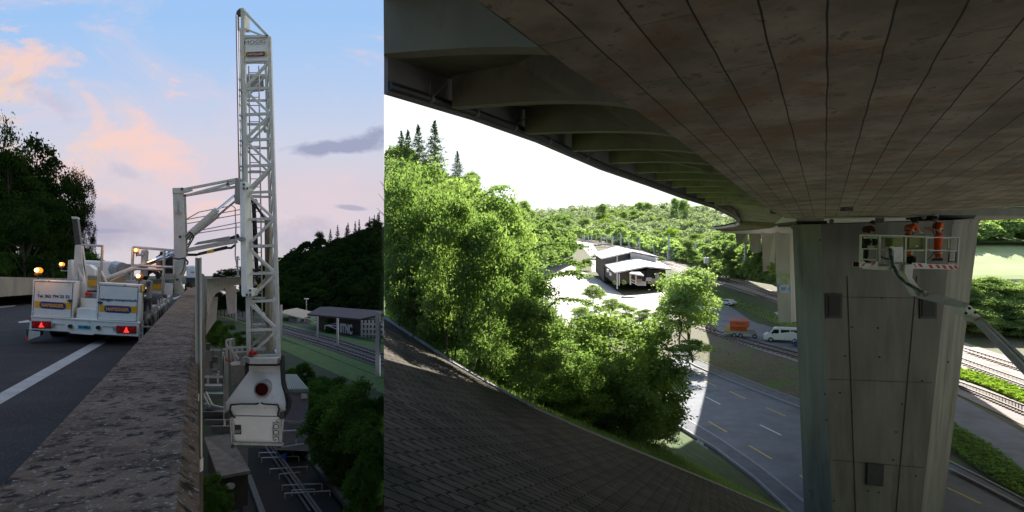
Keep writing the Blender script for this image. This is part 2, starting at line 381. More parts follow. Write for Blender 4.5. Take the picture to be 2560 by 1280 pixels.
M['graf'] = mat('graffiti_white', (.30, .28, .27), None, rough=.8)
M['tl'] = mat('traffic_orange', (.8, .1, .02), None, rough=.6)

KL = 58 / F
def GL(px, py, lift=0.0):                      # evening road surface
    d = 1.45 * F / (py - 698); p = P(px, py, d); p.z += lift; return p
U3 = (P(492, 698, 1)).normalized()            # direction the motorway runs
u2 = Vector((U3.x, U3.y, 0)).normalized(); rt = Vector((u2.y, -u2.x, 0))

# road
def roadpt(s, t, z=0):                         # s along the carriageway, t to the right of the parapet's outer edge
    q = u2 * s + rt * t; return Vector((q.x, q.y, -1.45 - KL * q.y + z))
b = MB(); ss = [-6, 0, 3, 6, 10, 15, 22, 32, 48, 70, 100]
b.sheet([roadpt(s, -.38) for s in ss], [roadpt(s, -16) for s in ss]); struct(b.build('road', M['asphalt']))
def stripe(pts, name='road_marking'):
    b = MB(); b.poly([GL(x, y, .006) for x, y in pts]); return struct(b.build(name, M['line']))
stripe([(-70, 1031), (-70, 1054), (0, 1012), (262, 858), (300, 835), (288, 833), (242, 851), (0, 984)])
stripe([(0, 743.5), (80, 738.6), (80, 741), (0, 747.3)])
stripe([(0, 765), (42, 763), (36, 766), (0, 770)])
stripe([(44, 805), (75, 799.5), (100, 797), (96, 803), (75, 806), (48, 808)])
stripe([(430, 746), (480, 728.4), (486, 727.6), (478, 731.5), (436, 749)])

# parapet the photographer leans on, then the viaduct bending right
def par(s, t, z): return roadpt(s, t, z)
b = MB(); ss = [.0, .6, 1.2, 2, 3, 4.5, 7, 10, 15, 22, 32, 45]
top_in, top_out, bot_in, bot_out, ch = ([par(s, t, z) for s in ss] for t, z in ((-.37, 1.0), (-.035, 1.0), (-.37, -.05), (.03, -2.2), (.005, .965)))
b.sheet(top_in, top_out); b.sheet(top_out, ch); b.sheet(ch, bot_out); b.sheet(bot_in, top_in)
par_o = tag(b.build('concrete_parapet', M['lichen']), 'long low concrete wall with a lichen-spotted top running from the bottom left towards the truck', 'parapet')
vi = thing('curved_viaduct', 'far concrete motorway bridge bending right behind the lattice mast on tall legs', 'bridge', P(560, 760, 60))
A = [P(x, y, d) for x, y, d in ((511, 697, 42), (520, 695.5, 50), (540, 695, 60), (565, 695, 72), (590, 695.5, 84), (612, 697, 96), (640, 698, 110))]
B = [P(x, y, d) for x, y, d in ((511, 790, 42), (516, 762, 50), (532, 735, 60), (555, 722, 72), (580, 714, 84), (606, 710, 96), (640, 709, 110))]
Bm = [a * .55 + c_ * .45 for a, c_ in zip(A, B)]
Am = [v.copy() + Vector((.0, -.35, 0)) for v in A]
b = MB(); b.sheet(A, Bm); b.sheet([p + Vector((-.2, 2.5, 0)) for p in A], A); b.build('outer_parapet', M['conc2'], vi)
b = MB(); b.sheet(Bm, [p + Vector((.3, 0, 0)) for p in B]); b.sheet([p + Vector((.3, 0, 0)) for p in B], [p + Vector((-5, 9, 0)) for p in B]); b.build('girder', M['conc'], vi)
b = MB(); b.hexa([P(519, 742, 55), P(545, 742, 55), P(545, 744, 60), P(524, 744, 60)], [P(513, 840, 55), P(541, 800, 55), P(541, 800, 60), P(518, 820, 60)]); b.build('pier', M['conc2'], vi)
b = MB(); b.hexa([P(563, 718, 80), P(591, 714, 80), P(591, 714, 84), P(566, 716, 84)], [P(569, 785, 80), P(588, 783, 80), P(588, 783, 84), P(570, 785, 84)]); b.build('pier', M['conc2'], vi)
# tall edge-on board and the row of plates behind it
bo = thing('edge_board', 'tall weathered steel upright fixed outside the parapet, seen edge on', 'post', P(496, 1150, 3.2))
b = MB(); b.hexa([P(490, 1146, 3.2), P(507, 1146, 3.2), P(507, 1146, 3.35), P(492, 1146, 3.35)], [P(489.5, 645, 3.2), P(503, 645, 3.2), P(503, 645, 3.35), P(490.5, 645, 3.35)]); b.build('panel', M['plank'], bo)
b = MB()
for x in (490.5, 501.5): b.bar(P(x + 1.5, 1146, 3.18), P(x, 644, 3.18), .006, .012)
b.tube(P(492, 985, 3.15), P(492, 1003, 3.15), .012); b.bar(P(498, 1146, 3.17), P(498, 1178, 3.17), .03, .03); b.build('frame', M['white2'], bo)
b = MB(); b.hexa([P(492, 1175, 3.25), P(508, 1175, 3.25), P(508, 1175, 3.6), P(494, 1175, 3.6)], [P(490, 1420, 3.25), P(508, 1420, 3.25), P(508, 1420, 3.6), P(494, 1420, 3.6)]); b.build('footing', M['conc'], bo)
fb = thing('barrier_row', 'row of narrow upright plates receding beyond the tall edge-on board', 'barrier', P(507, 740, 9))
for i in range(9):
    d = 7 + i * 2.2; x = 504 + i * 1.15; y1 = 684 + i * 1.4
    b = MB(); b.hexa([P(x, y1, d), P(x + 4.5, y1 + .5, d), P(x + 4.5, y1, d + .12), P(x, y1, d + .12)], [P(x, 1000 - i * 28, d), P(x + 5, 1000 - i * 28, d), P(x + 5, 1000 - i * 28, d + .12), P(x, 1000 - i * 28, d + .12)])
    b.build('plate', M['plank'] if i % 2 else M['conc2'], fb)
# opposite barrier
b = MB(); d0 = 34
q = [P(-260, 690, 26), P(0, 693, 27), P(90, 695, 31), P(175, 697, 36), P(260, 699, 44), P(420, 701, 70)]
q2 = [P(-260, 752, 26), P(0, 742.5, 27), P(90, 736, 31), P(175, 730, 36), P(260, 724, 44), P(420, 715, 70)]
for i in range(5):
    a, c_, e, g_ = q[i], q[i + 1], q2[i], q2[i + 1]; v = Vector((-.1, .35, 0))
    b.hexa([e, g_, g_ + v, e + v], [a, c_, c_ + v, a + v])
tag(b.build('concrete_barrier', M['conc']), 'pale concrete barrier on the far side of the motorway below the tall dark trees', 'barrier')
b = MB(); b.ext([P(-220, 700, 26.4), P(-200, 700, 26.4), P(-200, 715, 26.4)], (0, .01, 0))

# ground behind the barrier and the dark valley right of the parapet
b = MB(); A = [P(-500, 738, 27), P(0, 738, 29), P(175, 727, 38), P(420, 713, 72), P(560, 705, 140)]; C_ = [P(-900, 690, 160), P(-300, 690, 180), P(60, 690, 200), P(420, 690, 260), P(560, 690, 300)]
b.sheet(A, C_); struct(b.build('grass_ground', M['valley']))
def HVL(row):                                  # valley depth per picture row
    return 12 * F / (row - 690) if row > 745 else 305 + (745 - row) * 3.0
def GV(px, py, lift=0.0): p = P(px, py, HVL(py)); p.z += lift; return p
b = MB(); rows = [1900, 1600, 1400, 1280, 1220, 1180, 1140, 1100, 1070, 1040, 1010] + list(range(990, 748, -6)); cols = [500, 560, 640, 740, 850, 960]
for i in range(len(rows) - 1):
    for j in range(len(cols) - 1):
        b.poly([GV(cols[j], rows[i]), GV(cols[j + 1], rows[i]), GV(cols[j + 1], rows[i + 1]), GV(cols[j], rows[i + 1])])
struct(b.build('valley_ground', M['valley']))
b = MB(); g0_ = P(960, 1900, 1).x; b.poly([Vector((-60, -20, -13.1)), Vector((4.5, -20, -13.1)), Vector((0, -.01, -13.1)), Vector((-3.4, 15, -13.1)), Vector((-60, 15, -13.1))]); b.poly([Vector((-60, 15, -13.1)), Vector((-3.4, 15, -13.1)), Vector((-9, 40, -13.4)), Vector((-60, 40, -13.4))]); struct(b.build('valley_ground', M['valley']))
def gpoly(pts, name, m, lift, G=GV):
    b = MB(); b.poly([G(x, y, lift) for x, y in pts]); return struct(b.build(name, m))
def ribbon(A, B, name, m, lift, G=GV, n=16):
    b = MB()
    def rs(L):
        o = []
        for p, q in zip(L[:-1], L[1:]): o += [(p[0] + (q[0] - p[0]) * k / n, p[1] + (q[1] - p[1]) * k / n) for k in range(n)]
        return o + [L[-1]]
    b.sheet([G(x, y, lift) for x, y in rs(A)], [G(x, y, lift) for x, y in rs(B)]); return struct(b.build(name, m))
ribbon([(545, 790), (620, 812), (720, 850), (830, 894), (960, 946)], [(560, 776), (640, 795), (720, 812), (830, 836), (960, 862)], 'meadow', M['grassL'], .03)
ribbon([(700, 792), (800, 815), (880, 838), (960, 856)], [(700, 770), (800, 790), (880, 800), (960, 830)], 'meadow', M['grassL'], .02)
ribbon([(700, 872), (760, 900), (840, 935), (960, 985)], [(700, 850), (760, 868), (840, 900), (960, 948)], 'meadow', M['grassL'], .02)
ribbon([(545, 786), (620, 808), (700, 836), (830, 878), (960, 925)], [(560, 778), (640, 797), (720, 818), (830, 843), (960, 883)], 'railway_ballast', M['ballast'], .10)
def track(rails, name, label, G, mr, ms, lift, group, nsl=0, wr=.09):
    t = thing(name, label, 'railway track', G(*rails[0][0]), group)
    for L in rails:
        b = MB(); pts = []
        for p, q in zip(L[:-1], L[1:]): pts += [G(p[0] + (q[0] - p[0]) * k / 12, p[1] + (q[1] - p[1]) * k / 12, lift + .08) for k in range(12)]
        pts.append(G(*L[-1], lift + .08))
        for p, q in zip(pts[:-1], pts[1:]): b.bar(p, q, wr, .16)
        b.build('rail', mr, t)
    if nsl:
        b = MB(); A, Bq = rails[0], rails[1]
        def at(L, u):
            u *= len(L) - 1; i = min(int(u), len(L) - 2); f_ = u - i
            return G(L[i][0] + (L[i + 1][0] - L[i][0]) * f_, L[i][1] + (L[i + 1][1] - L[i][1]) * f_, lift)
        for i in range(nsl):
            u = i / (nsl - 1); a, c_ = at(A, u), at(Bq, u); e = (c_ - a) * .3; b.bar(a - e, c_ + e, .26, .12)
        b.build('sleepers', ms, t)
    return t
track([[(548, 785), (620, 806), (700, 831), (830, 871), (960, 916)], [(552, 783), (624, 803), (704, 827), (832, 865), (960, 907)]], 'railway_track', 'railway track of the pair nearest the camera left of the evening barns', GV, M['rail'], M['sleeper'], .12, 'railway tracks in the dark valley', 60)
track([[(556, 780), (630, 799), (712, 821), (832, 854), (960, 896)], [(560, 778), (634, 796), (716, 817), (834, 848), (960, 888)]], 'railway_track', 'railway track of the pair on the side of the dark barn', GV, M['rail'], M['sleeper'], .12, 'railway tracks in the dark valley', 60)

# barns in the evening valley
ba = thing('dark_barn', 'long barn with dark sheet roof and graffiti on its black wall beside the evening railway', 'barn', GV(860, 842))
b = MB(); b.hexa([GV(790, 826), GV(903, 840), P(960, 843, 108), P(960, 830, 130)], [P(790, 790, 123), P(903, 800, 111), P(960, 806, 108), P(960, 800, 130)]); b.build('wall', M['darkwood'], ba)
b = MB()
e0, e1, e2, e3 = P(768, 787, 124), P(902, 799.5, 109), P(960, 786, 112), P(838, 770, 134); r0, r1 = P(822, 768.5, 137), P(960, 779, 124)
b.poly([e0, e1, r1, r0]); b.poly([e1, e2, r1]); b.poly([r0, r1, P(960, 781, 140)]); b.poly([e0, r0, P(800, 769, 140)])
b.build('roof', M['roofdark'], ba, solid=.35)
b = MB()
for i in range(7): x = 905 + i * 9; b.bar(P(x, 801, 107.6), P(x, 842, 107.6), .35)
for y in (810, 822, 835): b.bar(P(902, y, 107.5), P(960, y + 1, 107.5), .35)
b.build('open_shelving', M['greyp'], ba)
text('STNC', P(865, 822, 113), (1, -.8, 0), (0, 0, 1), 2.0, M['graf'], ba, 'graffiti', width=4.2, bold=.05, thick=.05)
bb = thing('pale_roof_shed', 'small shed with a beige hipped roof just left of the dark-roofed barn', 'shed', GV(740, 806))
b = MB(); b.hexa([GV(722, 806), GV(775, 810), GV(775, 800), GV(722, 800)], [P(722, 785, 150), P(775, 792, 148), P(775, 786, 160), P(722, 784, 160)]); b.build('wall', M['darkwood'], bb)
b = MB(); b.poly([P(700, 783, 152), P(757, 797, 143), P(790, 783, 150), P(742, 771, 165)]); b.poly([P(700, 783, 152), P(742, 771, 165), P(712, 776, 170)]); b.build('roof', M['roofpale'], bb, solid=.3)
b = MB(); b.ext([P(742, 797, 143), P(752, 798, 143), P(752, 808, 143), P(742, 807, 143)], (0, .3, 0)); b.build('door', M['greyp'], bb)

def mast(px, yb, yt, G, label, m, arms=(), w=.28, group=None, name='catenary_mast', d=None):
    base = G(px, yb); t = thing(name, label, 'mast', base, group); d = base.y
    b = MB(); b.bar(base, P(px, yt, d), w, w); b.build('pole', m, t)
    for (x, y) in arms:
        b = MB(); a = P(px, y, d); e = P(x, y - 1, d); b.tube(a, e, .06, 6); b.tube(P(px, y + 9, d), e * .75 + a * .25, .05, 6); b.tube(P(px, y - 7, d), e, .03, 5)
        c2 = P(x, y + 8, d); b.tube(e, c2, .04, 5); b.build('cantilever', m, t)
    return t
gm = 'catenary masts beside the evening railway'
mast(703.5, 852, 762, GV, 'thin grey mast close beside the lattice mast near the barns', M['galv'], (), .3, gm)
mast(794, 853, 792, GV, 'short grey railway mast in front of the left end of the dark barn', M['galv'], ((762, 798),), .3, gm)
mast(844, 868, 796, GV, 'grey railway mast in front of the graffiti wall', M['galv'], ((812, 815),), .3, gm)
mast(945, 943, 780, GV, 'tall dark mast at the right edge of the evening picture', M['greyp'], ((958, 838),), .5, gm)
mast(590, 805, 735, GV, 'slim signal mast between the two bridge legs', M['galv'], (), .25, gm)
lp = thing('lamp_post', 'small street lamp standing up behind the beige shed roof', 'lamp post', GV(766, 800)); b = MB(); b.tube(GV(766, 790), P(766, 748, 168), .13); b.build('pole', M['galv'], lp)
b = MB(); b.box(P(766, 747, 168), (1.3, .5, .25)); b.build('lamp_head', M['white'], lp)

# grey annex building + roofs below the basket
gb = thing('grey_annex', 'grey rendered building with a ribbed sloping roof right of the basket', 'building', P(740, 1110, 36))
b = MB(); b.hexa([P(690, 1125, 34), P(771, 1128, 34), P(771, 1128, 40), P(700, 1128, 40)], [P(700, 975, 34), P(771, 976, 34), P(771, 976, 40), P(700, 975, 40)]); b.build('wall', M['greywall'], gb)
b = MB()
for i in range(12):
    x0 = 700 + i * 6.1; x1 = 700 + i * 3.4
    b.hexa([P(x0, 976, 33.8), P(x0 + 4.2, 976, 33.8), P(x1 + 3, 938, 41), P(x1, 938, 41)], [P(x0, 972, 33.8), P(x0 + 4.2, 972, 33.8), P(x1 + 3, 936, 41), P(x1, 936, 41)])
b.build('roof_rib', M['greenroof'], gb)
b = MB(); b.poly([P(697, 978, 33.7), P(773, 978, 33.7), P(741, 938, 41.5), P(695, 938, 41.5)]); b.build('roof', M['greenroof'], gb, solid=.15)
b = MB(); b.ext([P(690, 1052, 33.9), P(771, 1053, 33.9), P(771, 1056, 33.9), P(690, 1055, 33.9)], (0, .12, 0))
for i in range(5): b.ext([P(721 + i * 6.5, 1055, 33.8), P(726 + i * 6.5, 1055, 33.8), P(726 + i * 6.5, 1061, 33.8), P(721 + i * 6.5, 1061, 33.8)], (0, .1, 0))
b.build('louvre', M['greyp'], gb)
b = MB(); b.tube(P(705, 1078, 33.7), P(742, 1076, 33.7), .06); b.tube(P(742, 1076, 33.7), P(744, 1072, 33.9), .06); b.build('pipe', M['galv'], gb); b = MB(); b.tube(P(705, 1118, 33.5), P(772, 1107, 33.5), .04); b.build('pipe', M['galv'], gb); b = MB(); b.tube(P(741, 1098, 33.6), P(741, 1112, 33.6), .06); b.box(P(762, 989, 33.8), (.35, .2, .3)); b.build('pipe', M['galv'], gb)

fr = thing('flat_black_roof', 'long black flat-roofed building with pipework brackets below the basket', 'building', P(740, 1280, 30))
b = MB(); b.hexa([P(628, 1330, 25), P(905, 1330, 25), P(905, 1330, 25.1), P(628, 1330, 25.1)], [P(600, 1122, 33.5), P(765, 1124, 33.5), P(765, 1124, 33.6), P(600, 1122, 33.6)])
def FR(x, y, up=0): p = P(x, y, 12.6 * F / (y - 640)); p.z += up; return p
b = MB(); b.poly([FR(620, 1400), FR(935, 1400), FR(748, 1124), FR(590, 1124)]); b.build('roof', M['blackroof'], fr, solid=.2)
b = MB(); b.bar(FR(748, 1124, .1), FR(905, 1310, .1), .25, .3); b.bar(FR(905, 1310, .1), FR(960, 1400, .1), .25, .3); b.bar(FR(622, 1200, .1), FR(665, 1320, .1), .25, .4); b.build('edge_trim', M['vgrey'], fr)
b = MB(); b.poly([FR(620, 1400), FR(935, 1400), FR(935, 1400, -6), FR(620, 1400, -6)]); b.poly([FR(935, 1400), FR(748, 1124), FR(748, 1124, -6), FR(935, 1400, -6)]); b.poly([FR(590, 1124), FR(620, 1400), FR(620, 1400, -6), FR(590, 1124, -6)]); b.build('wall', M['tarred'], fr)
for k in range(9):
    b = MB(); x0, y0 = 634 + k * 5, 1180 + k * 12
for (rx, ry, n_) in ((640, 1190, 8), (660, 1243, 9)):
    b = MB()
    for i in range(n_): x = rx + i * 10; b.bar(FR(x, ry, .05), FR(x + 7, ry + 9, .05), .10, .06)
    b.build('grating', M['dark'], fr)
pr = thing('pipe_rack', 'twin pipe run with bright cross brackets on the black flat roof', 'pipework', FR(700, 1200))
b = MB(); b.tube(FR(666, 1116, .35), FR(800, 1310, .35), .06, 8); b.build('pipe', M['vgrey'], pr); b = MB(); b.tube(FR(672, 1116, .45), FR(806, 1310, .45), .06, 8); b.build('pipe', M['vgrey'], pr); b = MB(); b.bar(FR(658, 1116, .2), FR(775, 1290, .2), .12, .12); b.build('pipe', M['dark'], pr)
for (xa, ya, xb, yb2) in ((648, 1148, 732, 1146), (654, 1161, 747, 1157), (675, 1190, 768, 1184), (698, 1203, 750, 1198), (706, 1232, 805, 1228), (730, 1245, 786, 1242), (712, 1253, 825, 1246), (629, 1119, 690, 1118)):
    b = MB(); a, c_ = FR(xa, ya, .4), FR(xb, yb2, .4); b.bar(a, c_, .05, .04); b.bar(a, a - Vector((0, 0, .35)), .05); b.bar(c_, c_ - Vector((0, 0, .35)), .05); b.build('bracket', M['galv'], pr)
b = MB(); b.box(FR(711, 1165, .5), (.25, .25, .4)); b.build('valve', M['blue'], pr)

sr = thing('lean_to_shed', 'dark shed with a rust-stained sloping sheet roof at the foot of the tall post', 'shed', P(560, 1200, 25))
b = MB(); b.poly([P(510, 1096, 27), P(572, 1088, 27), P(626, 1180, 23), P(545, 1195, 22)]); b.build('roof', M['roofrust'], sr, solid=.12)
b = MB(); b.hexa([P(548, 1196, 22.3), P(620, 1184, 23.3), P(620, 1120, 26.8), P(520, 1110, 26.8)], [P(552, 1290, 22.3), P(620, 1262, 23.3), P(620, 1180, 26.8), P(520, 1180, 26.8)]); b.build('wall', M['tarred'], sr)
b = MB(); b.tube(P(572, 1215, 22.2), P(580, 1215, 22.0), .12, 12); b.build('vent_pipe', M['greyp'], sr)
# clutter left of the basket: yard with sheds, platforms
yd = thing('yard_platforms', 'stacked grey loading platforms and ledges between the bridge and the basket', 'platform', P(540, 1000, 30))
for (x0, y0, x1, y1, d, mm) in ((508, 878, 552, 945, 48, 'vgrey'), (510, 945, 560, 958, 38, 'vgrey'), (512, 965, 556, 975, 36, 'vgalv'), (514, 985, 560, 998, 34, 'greenroof'), (512, 1012, 536, 1024, 33, 'vgalv'), (508, 1030, 566, 1050, 32, 'dark'), (512, 1050, 572, 1062, 31, 'vgrey'), (528, 1066, 574, 1086, 30, 'vgrey')):
    b = MB(); b.hexa([P(x0, y1, d), P(x1, y1, d), P(x1 - 2, y1 - 8, d + 2), P(x0, y1 - 8, d + 2)], [P(x0, y0, d), P(x1, y0, d), P(x1 - 2, y0 - 6, d + 2), P(x0, y0 - 6, d + 2)]); b.build('platform', M[mm], yd)
b = MB()
for (xa, ya, xb, yb2) in ((508, 985, 524, 1018), (514, 980, 530, 1012), (510, 1010, 560, 1020), (535, 1078, 570, 1086), (520, 960, 520, 940), (545, 958, 545, 935)): b.tube(P(xa, ya, 32), P(xb, yb2, 32), .06, 6)
b.build('handrail', M['galv'], yd)
hv = thing('air_units', 'cluster of small grey box units on the lower yard left of the basket', 'machinery', P(530, 900, 45))
for (x, y, w_, h_, mm) in ((520, 868, 10, 18, 'dark'), (532, 882, 8, 12, 'vgrey'), (537, 900, 14, 16, 'dark'), (528, 912, 8, 18, 'dark'), (540, 935, 18, 10, 'vgalv'), (537, 928, 12, 7, 'vgrey')):
    b = MB(); b.hexa([P(x - w_ / 2, y + h_ / 2, 44), P(x + w_ / 2, y + h_ / 2, 44), P(x + w_ / 2, y + h_ / 2 - 3, 45), P(x - w_ / 2, y + h_ / 2 - 3, 45)], [P(x - w_ / 2, y - h_ / 2, 44), P(x + w_ / 2, y - h_ / 2, 44), P(x + w_ / 2, y - h_ / 2 - 2, 45), P(x - w_ / 2, y - h_ / 2 - 2, 45)]); b.build('unit', M[mm], hv)

# ---------------------------------------------------------------- bridge inspection truck
dT = lambda px: 12.7 - (px - 75) / 285 * .6
def T(px, py, off=0.0): return P(px, py, dT(px) - off)
tk = thing('inspection_truck', 'white bridge inspection truck seen from behind with two lettered cabinets and amber beacons', 'truck', GL(220, 862))
BK = U3
def tx(name, pts, m, vec, off=0, bevel=0.0, parent=None):
    b = MB(); b.ext([T(x, y, off) for x, y in pts], vec); return b.build(name, m, parent or tk, bevel=bevel)
cabL = tx('cabinet', [(83, 699), (184, 703), (180, 800), (78, 794)], M['white'], BK * .95, 0, .012)
cabR = tx('cabinet', [(243, 706), (351, 711), (346, 811), (239, 803)], M['white'], BK * 1.15, 0, .012)
def door(pts, par):
    b = MB(); b.ext([T(x, y, .012) for x, y in pts], BK * .011); o = b.build('door', M['white'], par, bevel=.004)
    b = MB(); n = len(pts)
    for i in range(n): b.bar(T(*pts[i], .004), T(*pts[(i + 1) % n], .004), .014, .014)
    b.build('door_gap', M['ink'], par); return o
dl = door([(88, 703.5), (183, 707.5), (177.5, 795), (82.5, 790)], cabL)
dr = door([(250, 712.5), (345.5, 718), (341, 804.5), (244.5, 799.5)], cabR)
def latch(x, y, par):
    b = MB(); b.bar(T(x - 6, y, .03), T(x + 6, y, .03), .03, .02); b.tube(T(x, y, .02), T(x, y, .05), .035); b.build('latch', M['dark'], par)
latch(174.5, 752, cabL); latch(250, 756.5, cabR)
for x, y, par_ in ((86, 713, cabL), (83, 780, cabL), (346, 724, cabR), (341.5, 796, cabR)):
    b = MB(); b.bar(T(x, y - 3.5, .015), T(x, y + 3.5, .015), .02, .02); b.build('hinge', M['white2'], par_)
for x, y, par_ in ((122, 702.5, cabL), (186, 706, cabL), (246.5, 708.5, cabR), (312, 712.3, cabR)):
    b = MB(); b.tube(T(x, y, .0), T(x, y, .02), .012); b.build('bolt', M['ink'], par_)
def logo(x0, x1, y0, dy, h, pills, par, D=T, o=.0):
    b = MB(); b.ext([D(x0 + (1 if dy else 0), y0, .016 + o), D(x1, y0 + dy, .016 + o), D(x1 - 1, y0 + dy + h, .016 + o), D(x0, y0 + h, .016 + o)], Vector((0, .003, 0))); b.build('yellow_stripe', M['yellow'], par)
    xa, xb = pills; ya = y0 + dy * (xa - x0) / (x1 - x0); yb2 = y0 + dy * (xb - x0) / (x1 - x0); r = h * .5 + .3; pts = []
    for k in range(9): a = math.pi / 2 + math.pi * k / 8; pts.append((xa + r * .9 + r * .9 * math.cos(a), ya + h / 2 + 1 - r * math.sin(a)))
    for k in range(9): a = -math.pi / 2 + math.pi * k / 8; pts.append((xb - r * .9 + r * .9 * math.cos(a), yb2 + h / 2 + 1 - r * math.sin(a)))
    b = MB(); b.ext([D(x, y, .022 + o) for x, y in pts], Vector((0, .003, 0))); b.build('blue_oval', M['blue'], par)
    c = (D(xa, ya + h / 2 + 1, .027 + o) + D(xb, yb2 + h / 2 + 1, .027 + o)) / 2; w_ = (D(xb, yb2) - D(xa, ya)).length
    text('HABEGGER', c, D(xb, yb2) - D(xa, ya), (0, 0, 1), (D(xa, ya) - D(xa, ya + h * .5)).length, M['orange_l'], par, width=w_ * .84, bold=.035, thick=.002)
logo(85.5, 178, 752, 5, 16.5, (98.5, 164.5), cabL); logo(247.5, 342.5, 762, 4, 17, (260, 328), cabR)
def ttext(s, x0, x1, y0, y1, h, par, m, o=.02, bold=0.0):
    return text(s, (T(x0, y0, o) + T(x1, y1, o)) / 2, T(x1, y1) - T(x0, y0), (0, 0, 1), (T(x0, y0) - T(x0, y0 + h)).length, m, par, width=(T(x1, y1) - T(x0, y0)).length, bold=bold, thick=.002)
ttext('Tel. 062 794 22 22', 93, 173.5, 739.5, 742, 7.5, cabL, M['navy'], bold=.012)
ttext('habegger-transporte.ch', 249.5, 341.5, 748.5, 752.5, 9, cabR, M['navy'], bold=.012)
# yellow band on cabinet side, roof
b = MB(); a = T(352, 712, .0); c_ = a + BK * 1.0; dz = Vector((0, 0, -.15)); o_ = rt * .012; b.ext([a + o_ + BK * .05, c_ + o_, c_ + o_ + dz, a + o_ + BK * .05 + dz], rt * .004); b.build('yellow_stripe', M['yellow'], cabR)
# entry steps between the cabinets
tx('back_wall', [(184, 704), (216, 704), (212, 800), (180, 799)], M['white'], BK * .1, -.8)
tx('step', [(192, 770), (241, 773), (240, 801), (190, 798)], M['white'], BK * .5, -.15, .01)
tx('step', [(202, 745), (242, 748), (241, 775), (201, 772)], M['white'], BK * .5, -.55, .01)
b = MB()
for i in range(12):
    for (x0, y0, dd) in ((193 + i * 4, 773, -.14), (203 + i * 3.2, 749, -.54)):
        for k in range(5): b.tube(T(x0, y0 + k * 4.5, dd), T(x0, y0 + k * 4.5, dd + .008), .011, 6)
# bumper, lights
bm_ = tx('bumper', [(77, 791), (348, 808), (345, 842), (236, 835), (232, 838), (177, 834), (172, 830), (72, 824)], M['white'], BK * .4, .03, .01)
tx('bumper_lip', [(77, 789.5), (349, 806.5), (349, 810), (77, 793)], M['white'], BK * .3, .05, .004)
def taill(x0, y0, x1, y1, tri):
    l_ = tx('tail_light', [(x0, y0), (x1, y0 + 1), (x1, y1 + 1), (x0, y1)], M['redlens'], BK * .06, .085, .01)
    tx('light_rim', [(x0 - 1, y0 - 1), (x1 + 1, y0), (x1 + 1, y1 + 2), (x0 - 1, y1 + 1)], M['dark'], BK * .05, .06, .0, l_)
    b = MB(); xm = tri; b.ext([T(xm, y0 + 2, .10), T(xm + 7, y1 - .5, .10), T(xm - 7, y1 - .5, .10)], BK * .012); b.build('reflector_triangle', M['redtri'], l_)
    b = MB()
    for x in (x0 + 6, x1 - 6, x1 - 14 if x1 - x0 > 44 else x0 + 12): b.tube(T(x, (y0 + y1) / 2, .085), T(x, (y0 + y1) / 2, .095), .045, 14)
    b.build('lamp_lens', M['redlens'], l_)
taill(80, 803, 126, 819, 103); taill(292, 815, 339, 832, 315.5)
for x, y in ((131.5, 812), (286.5, 821)):
    tx('reversing_lamp', [(x - 4, y - 5), (x + 4, y - 5), (x + 4, y + 5), (x - 4, y + 5)], M['galv'], BK * .05, .09, .006)
for x, y in ((175, 815.5), (245, 819)):
    b = MB(); b.tube(T(x, y, .03), T(x, y, .11), .045, 14); b.build('rubber_buffer', M['black'], tk)
pl = tx('number_plate', [(194, 812), (226.5, 814), (226.5, 823.5), (194, 821.5)], M['plate'], BK * .01, .05)
ttext('AG·40053', 196.5, 224.5, 817, 819, 6.2, pl, M['ink'], .055, .02)
ttext('MOOG', 139, 163, 811, 812.5, 4.5, bm_, M['greyp'], .037); ttext('MOOG', 258, 282, 817, 818.5, 4.5, bm_, M['greyp'], .037)
tx('mudflap', [(72, 826), (101, 829), (100, 840), (70, 850)], M['white2'], BK * .3, .02)
tx('mudflap', [(66, 822), (72, 824), (70, 848), (65, 846)], M['dark'], BK * .05, .02)
sp = MB(); sp.bar(T(350, 808, .02), T(349, 866, .02), .03, .03); sp.bar(T(357, 800, .02), T(356, 864, .02), .03, .03); sp.bar(T(348, 833, .02), T(358, 831, .02), .03, .03); sp.build('stabiliser', M['galv'], tk)
tx('side_marker', [(351.5, 844), (355, 844), (355, 864), (351.5, 864)], M['tl'], BK * .03, .05)
tx('side_marker', [(65, 840), (68, 840), (68, 850), (65, 850)], M['tl'], BK * .03, .05)
tx('side_marker', [(349, 812), (352, 812), (352, 819), (349, 819)], M['redlens'], BK * .03, .05); tx('side_marker', [(73, 794), (76, 794), (76, 802), (73, 802)], M['redlens'], BK * .03, .05)
# chassis, deck and wheels
c0 = T(352, 806); ch0 = T(90, 800)
def along(p, s, up=0.0, r=0.0): return p + BK * s + Vector((0, 0, up)) + rt * r
b = MB(); b.hexa([along(c0, 1.2, .16), along(ch0, 1.2, .16), along(ch0, 1.2, -.12), along(c0, 1.2, -.12)], [along(c0, 17, .16), along(ch0, 17, .16), along(ch0, 17, -.12), along(c0, 17, -.12)]); b.build('chassis', M['greyp'], tk)
b = MB(); b.hexa([along(c0, .6, -.1, -.4), along(ch0, .6, -.1, .3), along(ch0, .6, -.35, .3), along(c0, .6, -.35, -.4)], [along(c0, 15, -.1, -.4), along(ch0, 15, -.1, .3), along(ch0, 15, -.35, .3), along(c0, 15, -.35, -.4)]); b.build('underframe', M['dark'], tk)
for s in (1.9, 3.2, 6.2, 7.6, 9.0, 12.5):
    for k, q0 in ((-.15, c0), (.15, ch0)):
        c = along(q0, s, 0, k * 0); ground = -1.45 - KL * c.y; c = Vector((c.x, c.y, ground + .50)) + rt * (0 if k < 0 else .25)
        b = MB(); b.tube(c - rt * .30, c, .50, 26); w_ = b.build('wheel', M['black'], tk, bevel=.03)
        if k < 0:
            b = MB(); b.tube(c, c + rt * .015, .30, 20); b.tube(c, c + rt * .06, .11, 12); b.build('rim', M['galv'], w_)
